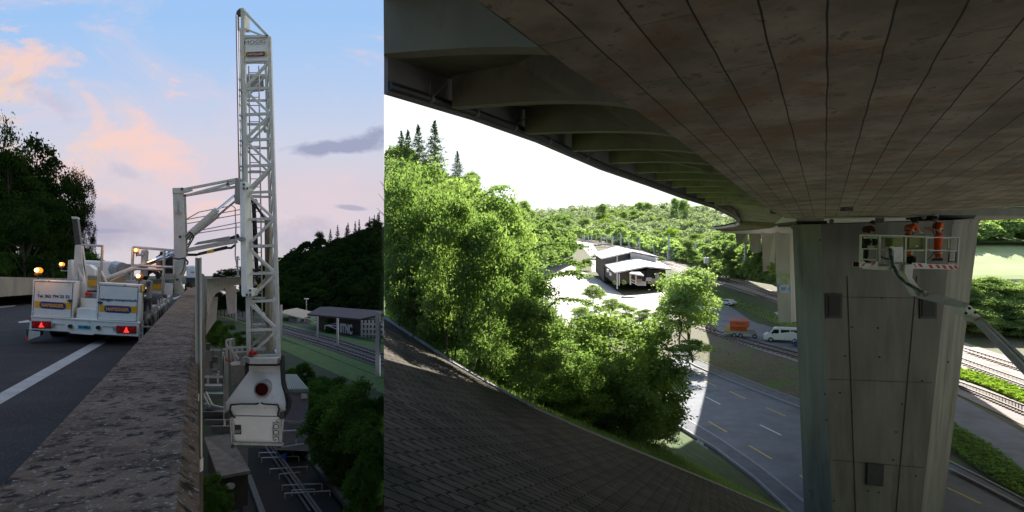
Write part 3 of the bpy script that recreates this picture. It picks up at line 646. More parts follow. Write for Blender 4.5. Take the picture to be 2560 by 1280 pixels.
for s0, s1 in ((1.3, 2.6), (2.6, 3.9), (5.6, 6.9), (8.3, 9.7)):
    b = MB(); a = along(c0, s0, 0, .02); c_ = along(c0, s1, 0, .02); b.ext([a, c_, c_ + Vector((0, 0, -.12)), a + Vector((0, 0, -.12))], rt * -.3); b.build('mudguard', M['greyp'], tk)
b = MB(); a = along(c0, 4.1, -.02, .02); c_ = along(c0, 5.4, -.02, .02); b.ext([a, c_, c_ + Vector((0, 0, -.55)), a + Vector((0, 0, -.55))], rt * -.4); b.build('tool_box', M['galv'], tk)
b = MB(); a = along(c0, 10.2, -.02, .02); c_ = along(c0, 11.8, -.02, .02); b.ext([a, c_, c_ + Vector((0, 0, -.7)), a + Vector((0, 0, -.7))], rt * -.4); b.build('tool_box', M['galv'], tk)
def dq(name, pts, d, m, thick=.6, bevel=.0, par=None, t=None):
    b = MB(); b.ext([P(x, y, d) for x, y in pts], Vector((t or BK)) * thick); return b.build(name, m, par or tk, bevel=bevel)
dq('deck_box', [(213, 700), (262, 702), (262, 716), (213, 714)], 14.0, M['yellow'], .8)
dq('deck_box', [(258, 702), (316, 704), (316, 709), (258, 706)], 14.0, M['yellow'], .8)
dq('deck_panel', [(213, 690), (318, 693), (318, 702), (213, 700)], 14.2, M['greyp'], 1.6)
dq('deck_panel', [(213, 714), (250, 716), (250, 728), (213, 724)], 14.1, M['white'], .8)
dq('deck_floor', [(213, 732), (250, 734), (250, 748), (213, 744)], 13.2, M['greyp'], .8)
dq('winch', [(212, 730), (224, 731), (224, 740), (212, 739)], 13.0, M['red'], .3, .02)
dq('deck_hatch', [(225, 726), (242, 726), (242, 734), (225, 734)], 13.9, M['dark'], .2)
dq('side_locker', [(316, 700), (377, 702), (374, 747), (366, 748), (366, 712), (316, 708)], 12.9, M['greyp'], .9, .01)
b = MB()
for k in range(4): b.ext([P(366 + k * 2.4, 704, 12.85), P(367.2 + k * 2.4, 704, 12.85), P(367.2 + k * 2.4, 716, 12.85), P(366 + k * 2.4, 716, 12.85)], (0, .01, 0))
b.build('vent_slots', M['ink'], tk)
dq('yellow_stripe', [(376, 709), (404, 711), (404, 725), (376, 722)], 14.4, M['yellow'], .3)
dq('deck_panel', [(376, 698), (436, 699), (436, 711), (376, 709)], 14.6, M['greyp'], 1.2)
dq('deck_panel', [(376, 722), (404, 725), (404, 735), (376, 731)], 14.45, M['white'], .5)
dq('front_locker', [(407, 708), (432, 709), (430, 739), (406, 736)], 14.2, M['white'], .9, .01)
# rear crane post, tank, cowl
dq('crane_post', [(187, 612), (203, 612), (214, 704), (182, 704)], 13.4, M['white2'], .35, .02)
dq('crane_fin', [(203, 614), (206, 660), (215, 704), (210, 704)], 13.2, M['white'], .1)
dq('crane_jib', [(180, 546), (193, 545), (202, 611), (187, 611)], 13.5, M['dark'], .3, .02)
dq('crane_tip', [(177, 541), (195, 542), (193, 549), (181, 549)], 13.5, M['white2'], .3, .02)
dq('water_tank', [(171, 649), (281, 653), (281, 695), (168, 700)], 15.5, M['white'], 1.6, .05)
dq('cowl', [(203, 678), (212, 660), (222, 661), (237, 674), (237, 690), (203, 690)], 14.3, M['white'], .8, .02)
dq('signal_arm', [(150, 675), (174, 676), (174, 678.5), (152, 678)], 14, M['galv'], .1)
dq('post_foot', [(170, 650), (178, 650), (180, 701), (168, 700)], 13.9, M['white2'], .3, .01)
b = MB(); b.tube(P(288, 664, 15.5), P(306, 668, 15.2), .13, 14); b.tube(P(290, 672, 15.6), P(310, 676, 15.4), .2, 12); b.build('winch_drum', M['galv'], tk)
b = MB()
for i in range(8): b.tube(P(319, 662 + i * 4.5, 15), P(331, 663 + i * 4.5, 15), .03, 6)
b.build('grille', M['greyp'], tk)
dq('machinery', [(282, 665), (300, 660), (330, 664), (330, 696), (282, 696)], 15.8, M['greyp'], .6)
b = MB(); b.path([P(288, 690, 14.4), P(300, 682, 14.3), P(318, 680, 14.3), P(330, 690, 14.2)], .02, 6); b.build('hose', M['black'], tk); b = MB(); b.path([P(360, 696, 14.4), P(366, 680, 14.3), P(380, 675, 14.3), P(394, 684, 14.2), P(396, 697, 14.2)], .045, 8); b.path([P(364, 698, 14.6), P(372, 682, 14.5), P(386, 677, 14.5), P(400, 690, 14.4)], .04, 8); b.build('hose', M['black'], tk)
# handrails
def rails(segs, r=.022, name='handrail', m='galv', d=13.3, par=None):
    b = MB()
    for s_ in segs:
        dd = s_[4] if len(s_) > 4 else d; d2 = s_[5] if len(s_) > 5 else dd
        b.tube(P(s_[0], s_[1], dd), P(s_[2], s_[3], d2), r, 8)
    return b.build(name, M[m], par or tk)
rails([(205, 612, 257, 615), (256.5, 615, 251, 706), (193, 668, 210, 706), (248, 668, 266, 706), (248, 668, 246, 706), (194, 668, 193, 700), (203, 700, 208, 698)], .028)
rails([(333, 618, 329, 699), (333, 618, 433, 626), (330, 663, 432, 668), (411, 625, 407, 736), (330, 672, 408, 674), (342, 637, 360, 637)], .032, d=13.9)
rails([(362, 631, 360, 690), (357, 632, 367, 632)], .08, 'lamp_post_tube', 'white2', 14.1)
rails([(393, 640, 393, 676), (433, 640, 400, 642)], .03, d=14.6)
# diagonal boom ram
b = MB(); b.tube(P(262, 699, 13.7), P(366, 659, 14.0), .062, 16); b.bar(P(275, 702, 13.7), P(352, 668, 14.0), .05, .03); b.build('boom_ram', M['white2'], tk, smooth=False)
b = MB(); b.tube(P(350, 664, 14.0), P(434, 632, 14.2), .042, 14); b.tube(P(352, 668, 14.05), P(436, 637, 14.2), .03, 12); b.build('ram_rod', M['chrome'], tk)
# loader crane folded behind the rails
dq('loader_crane', [(394, 690), (396, 650), (400, 628), (408, 628), (412, 640), (420, 628), (432, 630), (432, 690)], 15.4, M['dark'], .8, .02)
dq('reel', [(412, 645), (418, 645), (420, 668), (414, 668)], 15.2, M['red'], .2, .02)
dq('lamp_box', [(393, 655), (401, 655), (401, 664), (393, 664)], 14.9, M['tl'], .1)
b = MB()
for i in range(6): b.path([P(396 + i * 4, 640 + (i % 3) * 6, 15.1), P(404 + i * 4, 634, 15.0), P(408 + i * 4, 655, 15.0), P(402 + i * 5, 690, 15.1)], .02, 5)
b.build('hose_bundle', M['black'], tk)
dq('deck_shelf', [(388, 684), (436, 684), (436, 694), (388, 693)], 14.5, M['galv'], .4)
# tower
tw = dq('tower', [(431.5, 471), (459.5, 470), (460, 520), (462.5, 560), (465, 640), (466, 672), (452, 705), (459, 720), (458, 732), (453, 739), (434, 737), (435, 700), (434, 560)], 14.6, M['white2'], .55, .02)
tx_ = dq('tower_cap', [(431, 469.5), (459, 469), (459, 483), (431, 483)], 14.56, M['white2'], .6, .01)
dq('tower_rail', [(459, 485), (465, 490), (470, 640), (464, 640)], 14.8, M['white2'], .3)
b = MB()
for x, y in ((455, 472), (450, 592), (443, 699), (462, 489)): b.tube(P(x, y, 14.55), P(x, y, 14.48), .035, 12)
b.build('pin', M['dark'], tw)
b = MB(); b.bar(P(445.5, 502, 14.58), P(445.5, 530, 14.58), .03); b.bar(P(438, 532, 14.57), P(453, 532, 14.57), .03, .04); b.build('bracket', M['galv'], tw)
b = MB(); b.box(P(451, 679, 14.5), (.09, .08, .07)); b.bar(P(451, 684, 14.52), P(451, 690, 14.52), .02); b.build('junction_box', M['white2'], tw)
b = MB(); b.path([P(434, 645, 14.5), P(446, 648, 14.45), P(462, 645, 14.5), P(470, 655, 14.5), P(468, 662, 14.5)], .02, 6); b.path([P(466, 600, 14.5), P(478, 582, 14.4), P(485, 592, 14.4), P(474, 612, 14.45), P(470, 618, 14.5)], .018, 6); b.path([P(464, 592, 14.5), P(474, 580, 14.4), P(481, 584, 14.4), P(476, 600, 14.4), P(470, 612, 14.5)], .016, 6); b.path([P(462, 650, 14.5), P(459, 672, 14.45), P(452, 686, 14.5)], .012, 6); b.build('cable', M['black'], tw)
# link arms between the tower and the lattice mast
def bars(name, segs, w, m, par=None, d=14.8, h=None):
    b = MB()
    for s_ in segs: b.bar(P(s_[0], s_[1], s_[4] if len(s_) > 4 else d), P(s_[2], s_[3], s_[5] if len(s_) > 5 else d), w, h or w)
    return b.build(name, M[m], par or tk, bevel=.004)
bars('upper_link', [(458, 474, 592, 448), (462, 489, 590, 467, 15.2, 15.2), (475, 487, 590, 455), (460, 480, 480, 474), (572, 452, 569, 471)], .065, 'white2')
b = MB(); b.tube(P(466, 592, 14.7), P(543, 524, 14.7), .072, 16); b.tube(P(470, 596, 15.2), P(545, 538, 15.2), .062, 16); b.build('lift_cylinder', M['white2'], tk)
b = MB(); b.tube(P(542, 525, 14.7), P(590, 486, 14.8), .035, 14); b.build('cylinder_rod', M['chrome'], tk); b = MB(); b.tube(P(544, 539, 15.2), P(590, 501, 15.2), .03, 14); b.build('cylinder_rod', M['chrome'], tk)
bars('guard_rail', [(466, 549, 600, 524), (468, 559, 600, 536), (470, 582, 600, 556), (475, 586, 600, 567), (468, 547, 498, 530), (498, 530, 545, 521), (545, 521, 580, 514), (580, 514, 588, 520), (588, 520, 589, 560)], .022, 'galv')
dq('walkway_plate', [(484, 613), (494, 605), (574, 590), (576, 600)], 14.6, M['greyp'], .05)
dq('lower_link', [(468, 620), (590, 596), (596, 606), (470, 629)], 14.75, M['white2'], .25, .01)
dq('lower_ram', [(494, 632), (568, 614), (570, 622), (494, 639)], 14.9, M['dark'], .15, .02)
dq('ram_sleeve', [(516, 627), (534, 622), (535, 631), (517, 634)], 14.85, M['yellow'], .1, .01)
b = MB(); b.path([P(470, 637, 14.8), P(494, 637, 14.9)], .035); b.path([P(566, 620, 14.8), P(578, 620, 14.7), P(588, 612, 14.7)], .03); b.path([P(566, 600, 14.8), P(590, 592, 14.8), P(596, 588, 14.8)], .05); b.build('hose', M['black'], tk)

# beacons
def beacon(x, y, d, r, glow):
    b = MB(); c = P(x, y, d); b.tube(c - Vector((0, 0, r * 1.6)), c - Vector((0, 0, r * .9)), r * .95, 16); b.tube(c - Vector((0, 0, r * 2.9)), c - Vector((0, 0, r * 1.6)), r * .22, 10)
    o = b.build('beacon', M['dark'], tk)
    b = MB(); b.dome(c + Vector((0, r * .35, -r * .2)), r * 1.0, 6, 16); b.build('beacon_dome', M['amberglow'] if glow else M['amber'], o, smooth=True)
    b = MB(); b.dome(c + Vector((0, -r * .45, 0)), r * .62, 6, 14); b.build('beacon_bulb', M['ambercore'], o, smooth=True)
    l = bpy.data.lights.new('beacon_glow', 'POINT'); l.energy = 1.6 if glow else .4; l.color = (1, .4, .08); l.shadow_soft_size = .1
    lo = bpy.data.objects.new('beacon_glow', l); lo.location = c + Vector((0, -.25, 0)); CUR[0].objects.link(lo); lo.parent = tk; lo.location = c + Vector((0, -.25, 0)) - ORG[tk.name]
beacon(95, 675, 12.5, .072, True); beacon(154, 660, 14.5, .055, True); beacon(341, 625, 13.7, .055, True); beacon(348, 690, 12.4, .066, False)

# ---------------------------------------------------------------- lattice mast with its turntable and basket
lm = thing('lattice_mast', 'tall white lattice mast with ladder reaching from the basket up into the evening sky', 'mast', P(655, 1115, 15))
DM = 15.0
def FLx(y): return 605 + (y - 22) / 866 * 17       # front left chord in the photo
def FRx(y): return 671 + (y - 92) / 796 * 26
bk = Vector((0, .95, 0))
def Q(px, py, back=0): return P(FLx(py) + (px - FLx(py)) * .84 + 1, 640 - (640 - py) * .93, 16.2) if back else P(px, py, DM)
WH = M['white2']
for nm, f0, y0 in (('chord', FLx, 22), ('chord', FRx, 92)):
    for back in (0, 1):
        b = MB(); b.bar(Q(f0(y0) + 3, y0, back), Q(f0(895) + 0, 895, back), .085 if not back else .07); b.build(nm, WH, lm, bevel=.004)
ys = [92, 155, 222, 286, 350, 414.5, 481, 548, 615.5, 684, 753, 825, 890]
b = MB()
for i, y in enumerate(ys):
    if y in (92, 155):
        for k in (0, 1): b = MB(); b.bar(Q(FLx(y), y, k), Q(FRx(y), y, k), .07); b.build('cross_bar', WH, lm)
        continue
    for a_, c_, w_ in ((Q(FLx(y), y + 1), Q(FRx(y), y - 2), .068), (Q(FLx(y), y, 1), Q(FRx(y), y, 1), .06), (Q(FLx(y), y), Q(FLx(y), y, 1), .045), (Q(FRx(y), y), Q(FRx(y), y, 1), .045)):
        b = MB(); b.bar(a_, c_, w_); b.build('cross_bar', WH, lm)
b = MB()
for i in range(1, len(ys) - 1):
    y, y2 = ys[i], ys[i + 1]; down = i % 2 == 0
    xa, xb = (FLx(y), FRx(y2)) if down else (FLx(y2), FRx(y)); ya, yb2 = (y, y2) if down else (y2, y)
    for a_, c_, w_ in ((Q(xa, ya), Q(xb, yb2), .062), (Q(xa, ya, 1), Q(xb, yb2, 1), .055), (Q(FRx(y), y), Q(FRx(y2), y2, 1), .04)):
        b = MB(); b.bar(a_, c_, w_); b.build('diagonal_brace', WH, lm)
b = MB(); b.bar(Q(606, 24), Q(671, 92), .07); b.bar(Q(607, 70, 0), Q(661, 91, 0), .045); b.build('head_brace', WH, lm, bevel=.004)
b = MB(); b.ext([Q(609, 94), Q(668, 91), Q(669, 156), Q(611, 160)], (0, .03, 0)); sg = b.build('sign_panel', M['white'], lm)
b = MB(); b.ext([Q(612, 160, 1), Q(666, 158, 1), Q(668, 196, 1), Q(613, 200, 1)], (0, .03, 0)); b.build('rear_panel', M['greyp'], lm)
DQ = lambda x, y, o=0: P(x, y, DM - .045 - o)
text('MOOG', DQ(637.5, 104.5), DQ(665, 102) - DQ(612, 106), (0, 0, 1), .085, M['ink'], sg, width=.56, bold=-.012, thick=.002)
text('www.moog-online.de', DQ(643, 110.5), DQ(665, 109) - DQ(612, 112), (0, 0, 1), .028, M['ink'], sg, width=.42, thick=.002)
logo(610.5, 668, 130, -2.5, 11, (615, 663), sg, lambda x, y, o=0: P(x, y, DM - .03 - o), .0)
b = MB()
for l_ in ((611, 96, 667, 93), (611, 156, 667, 153), (611, 96, 611, 156)): b.bar(DQ(l_[0], l_[1]), DQ(l_[2], l_[3]), .006)
b.build('panel_seam', M['ink'], sg)
b = MB()
for x0, x1 in ((622, 631), (647, 657)): b.bar(P(x0, 165, DM + .5), P(x1, 880, DM + .5), .028)
b.build('ladder_rail', M['galv'], lm)
b = MB(); y = 182.0
while y < 880: t_ = (y - 165) / 715; b.bar(P(622 + 9 * t_, y, DM + .5), P(647 + 10 * t_, y, DM + .5), .02); y += 20.4
b.build('ladder_rung', M['galv'], lm)
b = MB()
for (xa, xb, r, dd) in ((591.5, 599, .030, .0), (594.5, 602, .034, .05), (597.5, 604, .02, .3)): b.tube(P(xa, 38, DM + dd), P(xb, 452, DM + dd), r, 12)
b.build('telescopic_tube', M['chrome'], lm)
b = MB(); b.tube(P(589.8, 38, DM - .05), P(597, 452, DM - .05), .008, 6); b.build('red_edge', M['red'], lm)
b = MB(); b.ext([P(589, 36, DM), P(592, 26, DM), P(600, 20, DM), (P(600, 38, DM))], (0, .15, 0)); b.build('head_pulley', M['dark'], lm, bevel=.01)
b = MB(); b.ext([P(596, 22, DM + .02), P(606, 19, DM + .02), P(610, 22, DM + .02), P(612, 70, DM + .02), P(602, 70, DM + .02), P(602, 38, DM + .02)], (0, .3, 0)); b.build('head_plate', WH, lm)
b = MB(); b.bar(P(598, 70, DM + .3), P(607, 452, DM + .3), .07, .10); b.build('guide_rail', M['greyp'], lm)
# guide sleeve on the mast
b = MB(); b.ext([P(596, 454, 14.8), P(613, 454, 14.8), P(614, 470, 14.8), P(620, 470, 14.8), P(616, 480, 14.8), P(612, 492, 14.8), P(617, 700, 14.8), P(618, 722, 14.8), P(629, 722, 14.8), P(630, 740, 14.8), P(606, 742, 14.8), P(603, 735, 14.8), P(599, 492, 14.8), P(594, 492, 14.8)], (0, .35, 0)); slv = b.build('guide_sleeve', M['white'], lm, bevel=.012)
b = MB()
for x, y in ((609.5, 461), (609.5, 471), (618, 471), (625, 726), (617, 737), (625.5, 737)): b.tube(P(x, y, 14.8), P(x, y, 14.74), .030, 14)
b.build('roller_bolt', M['dark'], slv)
b = MB(); b.ext([P(588, 447, 14.75), P(592, 444, 14.75), P(597, 448, 14.75), P(597, 508, 14.75), P(588, 510, 14.75), P(586, 500, 14.75)], (0, .25, 0)); b.ext([P(590, 598, 14.7), P(598, 592, 14.7), P(612, 594, 14.7), P(614, 600, 14.7), P(600, 604, 14.7)], (0, .05, 0)); b.build('link_lug', M['greyp'], slv)
b = MB()
for (xa, ya, xb, yb2) in ((590, 560, 588, 640), (588, 640, 597, 690), (588, 643, 598, 643), (588, 648, 600, 648), (589, 666, 600, 668), (589, 672, 600, 674), (589, 690, 600, 692), (594, 640, 594, 690)): b.tube(P(xa, ya, 14.7), P(xb, yb2, 14.7), .018, 6)
b.build('cage_rail', M['galv'], slv)
b = MB(); b.bar(P(615, 480, DM + .2), P(622, 890, DM + .2), .05, .07); b.bar(P(612, 470, DM - .02), P(618, 745, DM - .02), .03, .05); b.build('rack_rail', M['plank'], lm)
b = MB(); b.bar(P(632, 505, DM + .55), P(640, 690, DM + .55), .05); b.bar(P(637, 510, DM + .5), P(660, 545, DM + .5), .05); b.path([P(629, 502, DM + .5), P(641, 500, DM + .5), P(636, 520, DM + .5), P(641, 600, DM + .5), P(643, 700, DM + .5)], .04); b.build('cable_bundle', M['black'], lm)
b = MB(); b.ext([P(661, 550, DM + .7), P(672, 550, DM + .7), P(676, 880, DM + .7), P(664, 880, DM + .7)], (0, .1, 0)); b.build('inner_channel', M['plank'], lm)
for k in range(5): 
    b = MB(); b.bar(P(618 + k * 3, 500, DM + .62), P(624 + k * 3, 690 + k * 20, DM + .62), .012); b.build('wire', M['dark'], lm)
b = MB(); b.ext([P(644, 722, DM + .3), P(649.5, 710, DM + .3), P(655.5, 721, DM + .3)], (0, .01, 0)); b.build('warning_triangle', M['yellow'], lm)
b = MB(); b.ext([P(657, 320, DM + .4), P(664, 316, DM + .4), P(665, 326, DM + .4), P(659, 331, DM + .4)], (0, .12, 0)); b.build('work_light', M['galv'], lm, bevel=.01)
# turntable ring
def oct_(cx, cy, w_, h_, d, dd): return [P(cx - w_, cy, d + .02), P(cx - w_ * .75, cy + h_, d - dd * .3), P(cx + w_ * .75, cy + h_, d - dd * .3), P(cx + w_, cy, d + .02), P(cx + w_ * .8, cy - h_, d + dd), P(cx - w_ * .8, cy - h_, d + dd)]
b = MB(); b.hexa(oct_(658, 892, 46, 4, 14.9, 1.1), oct_(658, 905, 45, 5, 14.9, 1.1)); tt = b.build('turntable', M['white2'], lm)
b = MB(); b.hexa(oct_(660, 909, 43, 3, 14.95, 1.0), oct_(660, 912, 43, 3, 14.95, 1.0)); b.build('slew_ring', M['black'], tt)
cone = MB(); cone.hexa([P(622, 914, 14.8), P(702, 914, 14.8), P(698, 912, 15.9), P(628, 912, 15.9)], [P(622, 929, 14.8), P(703, 929, 14.8), P(698, 926, 15.9), P(628, 926, 15.9)])
cone.hexa([P(622, 929, 14.8), P(703, 929, 14.8), P(698, 926, 15.9), P(628, 926, 15.9)], [P(564, 1007, 14.4), P(714, 1010, 14.4), P(706, 1004, 16), P(572, 1002, 16)])
cone.hexa([P(564, 1007, 14.4), P(714, 1010, 14.4), P(706, 1004, 16), P(572, 1002, 16)], [P(563, 1038, 14.4), P(715, 1040, 14.4), P(706, 1034, 16), P(572, 1034, 16)]); cn = cone.build('basket_head', M['white'], lm, bevel=.01)
b = MB(); c = P(657, 972, 14.5); b.tube(c + Vector((0, .2, 0)), c + Vector((0, -.06, 0)), .205, 32); b.build('window_rim', M['galv'], cn)
b = MB(); b.tube(c + Vector((0, .1, 0)), c + Vector((0, -.065, 0)), .165, 32); b.build('window', mat('red_tinted_glass', (.055, .006, .008), (.02, .005, .006), 6, .12), cn)
b = MB(); b.hexa([P(577, 1040, 14.42), P(711, 1042, 14.42), P(704, 1036, 16), P(584, 1036, 16)], [P(584, 1110, 14.5), P(704, 1112, 14.5), P(700, 1098, 16), P(588, 1096, 16)]); bx_ = b.build('basket_box', M['white'], lm, bevel=.008)
b = MB(); b.ext([P(583, 1107, 14.4), P(706, 1110, 14.4), P(706, 1115, 14.4), P(583, 1112, 14.4)], (0, .1, 0)); b.build('toe_rail', M['galv'], bx_)
b = MB(); b.ext([P(584, 1062, 14.44), P(602.5, 1062, 14.44), P(602.5, 1086, 14.44), P(584, 1086, 14.44)], (0, .02, 0)); b.build('warning_label', M['ink'], bx_)
b = MB()
for k in range(3): b.ext([P(586 + k * 5, 1083, 14.43), P(589 + k * 5, 1083, 14.43), P(592 + k * 5, 1075, 14.43), P(589 + k * 5, 1075, 14.43)], (0, .01, 0))
b.build('label_stripe', M['graf'], bx_)
text('MOOG', P(690, 1074, 14.43), (0, 0, -1), (1, 0, 0), .15, M['ink'], bx_, width=.56, bold=-.01, thick=.003)
text('www.moog-online.de', P(682.5, 1075, 14.43), (0, 0, -1), (1, 0, 0), .03, M['ink'], bx_, width=.45, thick=.003)
b = MB()
for x in (576, 583, 701, 707): b = MB(); b.tube(P(x, 1045, 14.4), P(x + (4 if x < 600 else -4), 1112, 14.5), .022, 8); b.build('corner_ram', M['galv'], bx_)

for x in (582, 698): b = MB(); b.dome(P(x, 1116, 14.45), .05, 4, 10); b.build('castor', M['dark'], bx_)
for x in (570, 707):
    b = MB(); b.box(P(x, 1038, 14.3), (.12, .16, .16)); b.build('joint_bracket', M['dark'], cn, bevel=.01)
b = MB(); b.path([P(647, 1008, 14.33), P(640, 1010, 14.33), P(600, 1010, 14.33), P(577, 1012, 14.33), P(575, 1026, 14.33), P(583, 1042, 14.3), P(588, 1044, 14.3)], .022, 8); b.path([P(652, 1007, 14.33), P(660, 1010, 14.33), P(694, 1012, 14.33), P(698, 1022, 14.33), P(694, 1038, 14.33), P(704, 1046, 14.3)], .022, 8)
b.path([P(704, 900, 14.6), P(706, 930, 14.5), P(708, 960, 14.4), P(716, 985, 14.3), P(726, 1000, 14.3), P(722, 1020, 14.3), P(714, 1035, 14.3)], .05, 8); b.path([P(707, 890, 14.8), P(709, 950, 14.5), P(718, 990, 14.4), P(722, 1015, 14.4), P(717, 1020, 14.4)], .05, 8); b.build('black_hose', M['black'], cn)
b = MB(); b.ext([P(578, 905, 15.0), P(608, 902, 15.0), P(612, 935, 15.0), P(606, 960, 15.0), P(578, 965, 15.0)], (0, .4, 0)); b.ext([P(600, 900, 14.9), P(606, 893, 14.9), P(612, 896, 14.9), (P(612, 914, 14.9)), P(600, 914, 14.9)], (0, .2, 0)); b.build('control_cabinet', M['galv'], lm, bevel=.01)
b = MB(); b.ext([P(576, 906, 14.95), P(608, 904, 14.95), P(606, 912, 14.95), P(578, 914, 14.95)], (0, .3, 0)); b.build('cabinet_lid', M['white'], lm)
b = MB()
for (xa, ya, xb, yb2) in ((558, 880, 566, 1010), (566, 850, 569, 1000), (575, 850, 578, 905), (558, 873, 570, 873), (566, 850, 580, 850), (580, 870, 620, 868), (580, 882, 620, 880), (566, 862, 604, 906), (578, 866, 588, 902), (592, 868, 592, 884), (606, 867, 606, 884), (560, 890, 562, 1065), (590, 915, 594, 955), (584, 915, 586, 955)): b.tube(P(xa, ya, 15.2), P(xb, yb2, 15.2), .03, 6)
b.build('side_ladder_frame', M['white2'], lm)
b = MB(); b.ext([P(570, 848, 15.3), P(579, 848, 15.3), P(581, 905, 15.3), P(572, 905, 15.3)], (0, .2, 0)); b.build('side_column', M['greyp'], lm)
b = MB(); b.path([P(564, 898, 15.1), P(574, 905, 15.1), P(590, 904, 15.1), P(602, 898, 15.1)], .02); b.build('chain', M['red'], lm)

# lorry cab beyond the tower
lo_ = thing('lorry', 'white lorry front standing beyond the tower, seen between the tower and the upright board', 'lorry', P(480, 726, 30))
b = MB(); b.ext([P(466, 664, 30), P(489, 663, 30), P(490, 690, 30), P(486, 698, 30), P(466, 698, 30)], BK * 2.2); b.build('cab', M['white'], lo_, bevel=.1)
b = MB(); b.ext([P(465, 694, 29.8), P(489, 694, 29.8), P(489, 716, 29.8), P(466, 722, 29.8)], BK * .5); b.build('chassis', M['dark'], lo_)
b = MB(); b.ext([P(476, 679, 29.9), P(486, 679, 29.9), P(486, 682, 29.9), P(476, 682, 29.9)], (0, .02, 0)); b.build('badge_strip', M['greyp'], lo_)
for x in (469, 485):
    b = MB(); b.tube(P(x, 717, 29.8), P(x + 3, 717, 29.8), .28, 16); b.build('wheel', M['black'], lo_)
    b = MB(); b.box(P(x + 1, 720, 29.6), (.2, .05, .1)); b.build('marker_lamp', M['yellow'], lo_)
# cone on the truck deck
co = thing('traffic_cone', 'small orange and white cone standing on the truck deck shelf', 'traffic cone', P(395, 685, 14.3))
b = MB(); b.tube(P(394.8, 684, 14.3), P(394.8, 669, 14.3), .05, 14, .012); b.build('cone_body', M['tl'], co)
b = MB(); b.tube(P(394.8, 682, 14.3), P(394.8, 678.5, 14.3), .0475, 14, .04); b.build('white_band', M['white'], co)
b = MB(); b.box(P(394.8, 684.6, 14.3), (.14, .14, .015)); b.build('base', M['dark'], co)
# warning trestle arm from truck to parapet
ar = thing('feeler_bar', 'thin steel arm with a small post reaching from the truck to the parapet', 'bar', P(380, 820, 12))
b = MB(); b.bar(P(352, 816, 12), P(404, 818, 12.2), .035, .03); b.build('arm', M['greyp'], ar)
b = MB(); b.tube(P(449, 742, 14), P(449, 762, 14), .02, 8); b.tube(P(462, 742, 14), P(462, 754, 14), .02, 8); b.tube(P(449, 742, 14), P(462, 742, 14), .015, 8); b.build('bracket', M['greyp'], ar)
for y in (748, 756):
    b = MB(); b.tube(P(453, y, 13.9), P(465, y - 1, 13.9), .038, 12); b.build('roller', M['black'], ar)
# ---------------------------------------------------------------- evening vegetation
trk_me, _l = None, None
BR = []
for i in range(4):
    cm, lb = mk_broad('crown_leaves', 9000, .020, 26, .18, M['lfD'], 20 + i); BR.append((mk_trunk('trunk_wood', lb, .022, M['bark']), cm))
cm, lb = mk_broad('crown_sparse', 2200, .018, 18, .35, M['lfD'], 31); SPARSE = (mk_trunk('trunk_wood', lb, .02, M['bark']), cm)
TALLC = []
for i in range(2):
    cm, lb = mk_broad('crown_tall', 7000, .018, 24, .38, M['lfD2'], 40 + i); TALLC.append((mk_trunk('trunk_wood', lb, .012, M['bark']), cm))
CON = [(mk_trunk('trunk_wood', None, .013, M['bark'], 1.0), mk_conifer('crown_needles', 9000, .016, M['lfN'], 50 + i)) for i in range(2)]
cm, lb = mk_broad('crown_pine', 3600, .017, 20, .40, M['lfN'], 77); PINE = (mk_trunk('trunk_wood', lb, .013, M['bark'], .95), cm)
BU = []
for i in range(3):
    cm, lb = mk_broad('bush_leaves', 9000, .026, 22, .0, M['lfB'], 60 + i); BU.append((mk_trunk('stems', lb, .015, M['bark'], .6), cm))
def treeP(meshes, px, yb, yt, d, wpx, label=None, group=None, name='tree', cat='tree', wf=1.0):
    p = P(px, yb, d); h = (yb - yt) / F * d; w = wpx / F * d * wf
    return tree(meshes, p, h, w, label, group, name, cat)
gf = 'dark trees beyond the motorway'
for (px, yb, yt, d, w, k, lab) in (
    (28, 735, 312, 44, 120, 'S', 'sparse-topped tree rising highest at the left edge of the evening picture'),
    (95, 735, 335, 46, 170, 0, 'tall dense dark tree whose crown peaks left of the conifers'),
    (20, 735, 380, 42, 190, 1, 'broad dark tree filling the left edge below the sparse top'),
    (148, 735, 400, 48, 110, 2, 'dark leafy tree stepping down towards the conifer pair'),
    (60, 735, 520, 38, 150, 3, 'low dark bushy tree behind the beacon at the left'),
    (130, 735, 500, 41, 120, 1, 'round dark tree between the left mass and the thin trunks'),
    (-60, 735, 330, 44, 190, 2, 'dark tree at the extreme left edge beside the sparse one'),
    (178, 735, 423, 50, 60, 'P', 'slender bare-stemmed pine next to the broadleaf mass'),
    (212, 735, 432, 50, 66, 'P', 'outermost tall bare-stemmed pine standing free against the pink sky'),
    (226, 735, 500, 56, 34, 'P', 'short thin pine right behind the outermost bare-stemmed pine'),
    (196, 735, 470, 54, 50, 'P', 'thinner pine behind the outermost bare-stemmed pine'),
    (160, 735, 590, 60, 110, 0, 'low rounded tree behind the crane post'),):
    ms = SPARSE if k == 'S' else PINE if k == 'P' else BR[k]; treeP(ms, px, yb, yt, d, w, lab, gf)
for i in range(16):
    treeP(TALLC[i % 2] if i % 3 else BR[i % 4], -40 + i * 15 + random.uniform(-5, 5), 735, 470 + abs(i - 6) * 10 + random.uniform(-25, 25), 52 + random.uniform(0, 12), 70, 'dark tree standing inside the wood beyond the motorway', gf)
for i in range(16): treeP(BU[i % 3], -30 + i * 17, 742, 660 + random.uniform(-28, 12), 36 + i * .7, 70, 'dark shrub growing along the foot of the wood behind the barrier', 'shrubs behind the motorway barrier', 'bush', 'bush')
for i in range(7): treeP(BR[i % 4], 225 + i * 14, 716, 640 + i * 7, 90, 46, 'small far tree behind the white tank', 'far trees behind the truck')
